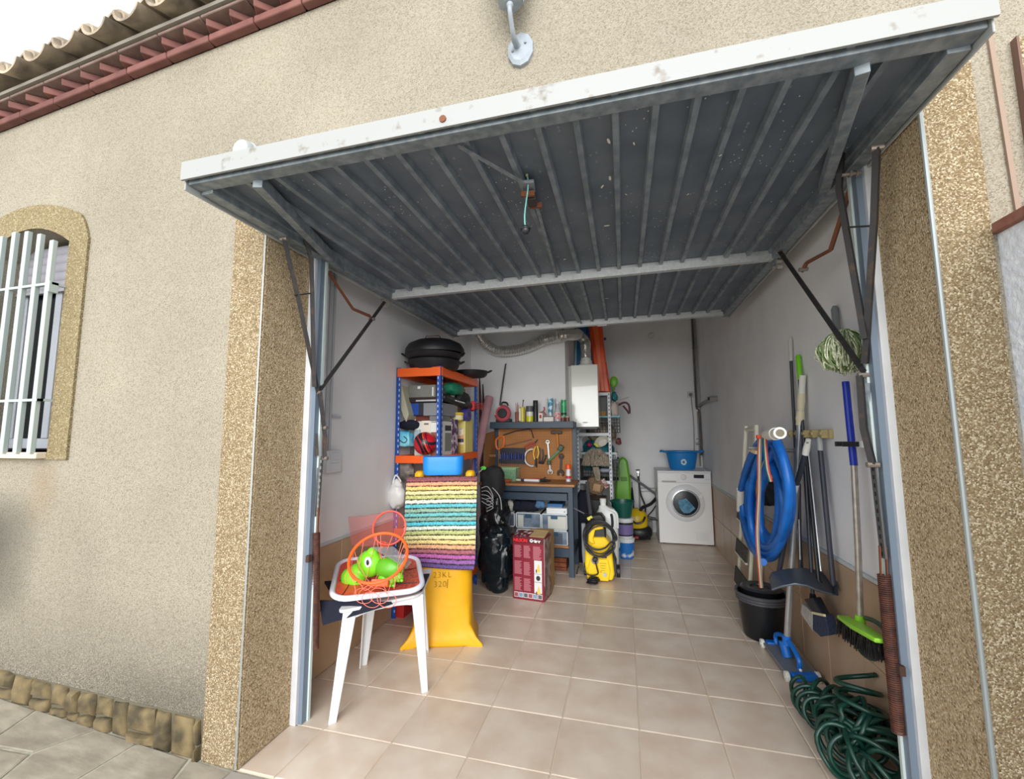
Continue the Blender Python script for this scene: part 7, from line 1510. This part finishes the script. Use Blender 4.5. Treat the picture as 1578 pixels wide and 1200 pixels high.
# black buckets
bk = T('black_bucket', 'black plastic bucket with a ribbed silvery rim standing by the right wall', 'bucket', (1.125, 1.43, 0)); bc = V(1.125, 1.43, 0)
bkm = PM('bucket_black', 22, 24, 28, .35); O('body', MB().lathe([(.106, 0), (.112, .012), (.14, .262), (.134, .262), (.108, .014), (.001, .012)], bc, 40), bkm, bk)
O('rim_band', MB().lathe([(.143, .222), (.148, .226), (.148, .234), (.144, .238), (.150, .242), (.150, .250), (.146, .254), (.155, .26), (.156, .272), (.150, .276), (.136, .27), (.136, .225), (.143, .222)], bc, 40, caps=False), PM('rim_dark_silver', 84, 86, 92, .3, metal=.3), bk)
b2_ = T('nested_bucket', 'second black bucket nested inside the ribbed one, its wringer rim showing', 'bucket', bc + V(0, .01, .05)); O('body', MB().lathe([(.09, .05), (.118, .285), (.124, .292), (.112, .292), (.085, .055), (.001, .052)], bc + V(0, .012, 0), 36), bkm, b2_); O('wringer', MB().lathe([(.12, .288), (.10, .302), (.06, .296), (.045, .25), (.001, .25)], bc + V(.0, .012, 0), 36), PM('wringer_dark', 46, 50, 58, .3), b2_)
m = MB(); a0 = -2.2
# green spiral hose
gh = T('spiral_hose', 'dark green spiral garden hose heaped on the floor inside the right door post', 'hose', (1.15, .42, 0))
spine = smooth_path([V(1.19, .40, .30), V(1.17, .34, .20), V(1.19, .40, .11), V(1.15, .54, .10), V(1.11, .64, .09), V(1.08, .60, .085), V(1.08, .48, .09), V(1.10, .42, .10), V(1.16, .52, .12), V(1.18, .42, .12), V(1.10, .34, .10), V(1.06, .26, .09), V(1.12, .22, .09), V(1.18, .28, .12), V(1.14, .34, .17), V(1.20, .30, .14), V(1.19, .20, .10), V(1.12, .16, .085), V(1.07, .20, .08), V(1.10, .30, .12), V(1.17, .24, .09)], 10)
dist = [0]
for a, b in zip(spine, spine[1:]): dist.append(dist[-1] + (b - a).length)
Ltot = dist[-1]; turns = 36; NP = turns * 16; P = []; j = 0; refv = V(0, 0, 1)
for i in range(NP + 1):
    s = Ltot * i / NP
    while j < len(dist) - 2 and dist[j + 1] < s: j += 1
    f = (s - dist[j]) / max(1e-6, dist[j + 1] - dist[j]); c = spine[j].lerp(spine[j + 1], f); d = (spine[j + 1] - spine[j]).normalized()
    if abs(d.z) > .75: e1, e2 = V(1, 0, .15), V(0, 1, -.1)
    else: e1 = (V(0, 0, 1) - d * d.z).normalized(); e2 = d.cross(e1)
    ph = 2 * pi * i / 16; r = .068 + .012 * sin(i * .021); ang_ = .25 * sin(i * .013)
    p = c + e1 * cos(ph) * r + e2 * sin(ph) * r + d * .02 * sin(ph + i * .05); p.z = max(p.z, .0095); p.x = min(p.x, 1.262 if p.y > .06 else 1.1); p.y = max(p.y, .075); P.append(p)
O('coils', MB().tube(smooth_path(P, 2), .0092, 7), M('hose_green', (16, 62, 50), .35, col2=(12, 50, 42), scale=20), gh, ang=70)
O('coils', MB().tube(smooth_path([at(1334, 952, x=1.2), at(1350, 958, x=1.18), at(1366, 975, x=1.16), at(1370, 1000, x=1.17), at(1345, 1015, x=1.2), at(1325, 1000, x=1.22), at(1345, 990, x=1.18), at(1370, 996, x=1.15)], 8), .0085, 7), MC['hose_green'], gh)
hl = bpy.data.objects.get('hose_green')
O('wall_peg', MB().cyl(V(1.28, 1.02, R_(1185, 690, 1.1).z - .02), V(1.0, 1.02, R_(1185, 690, 1.1).z + .0), .011, n=12), PM('peg_grey', 150, 152, 154, .4, metal=.5), None, 'grey steel peg in the right wall carrying the blue pool hose', 'wall peg')
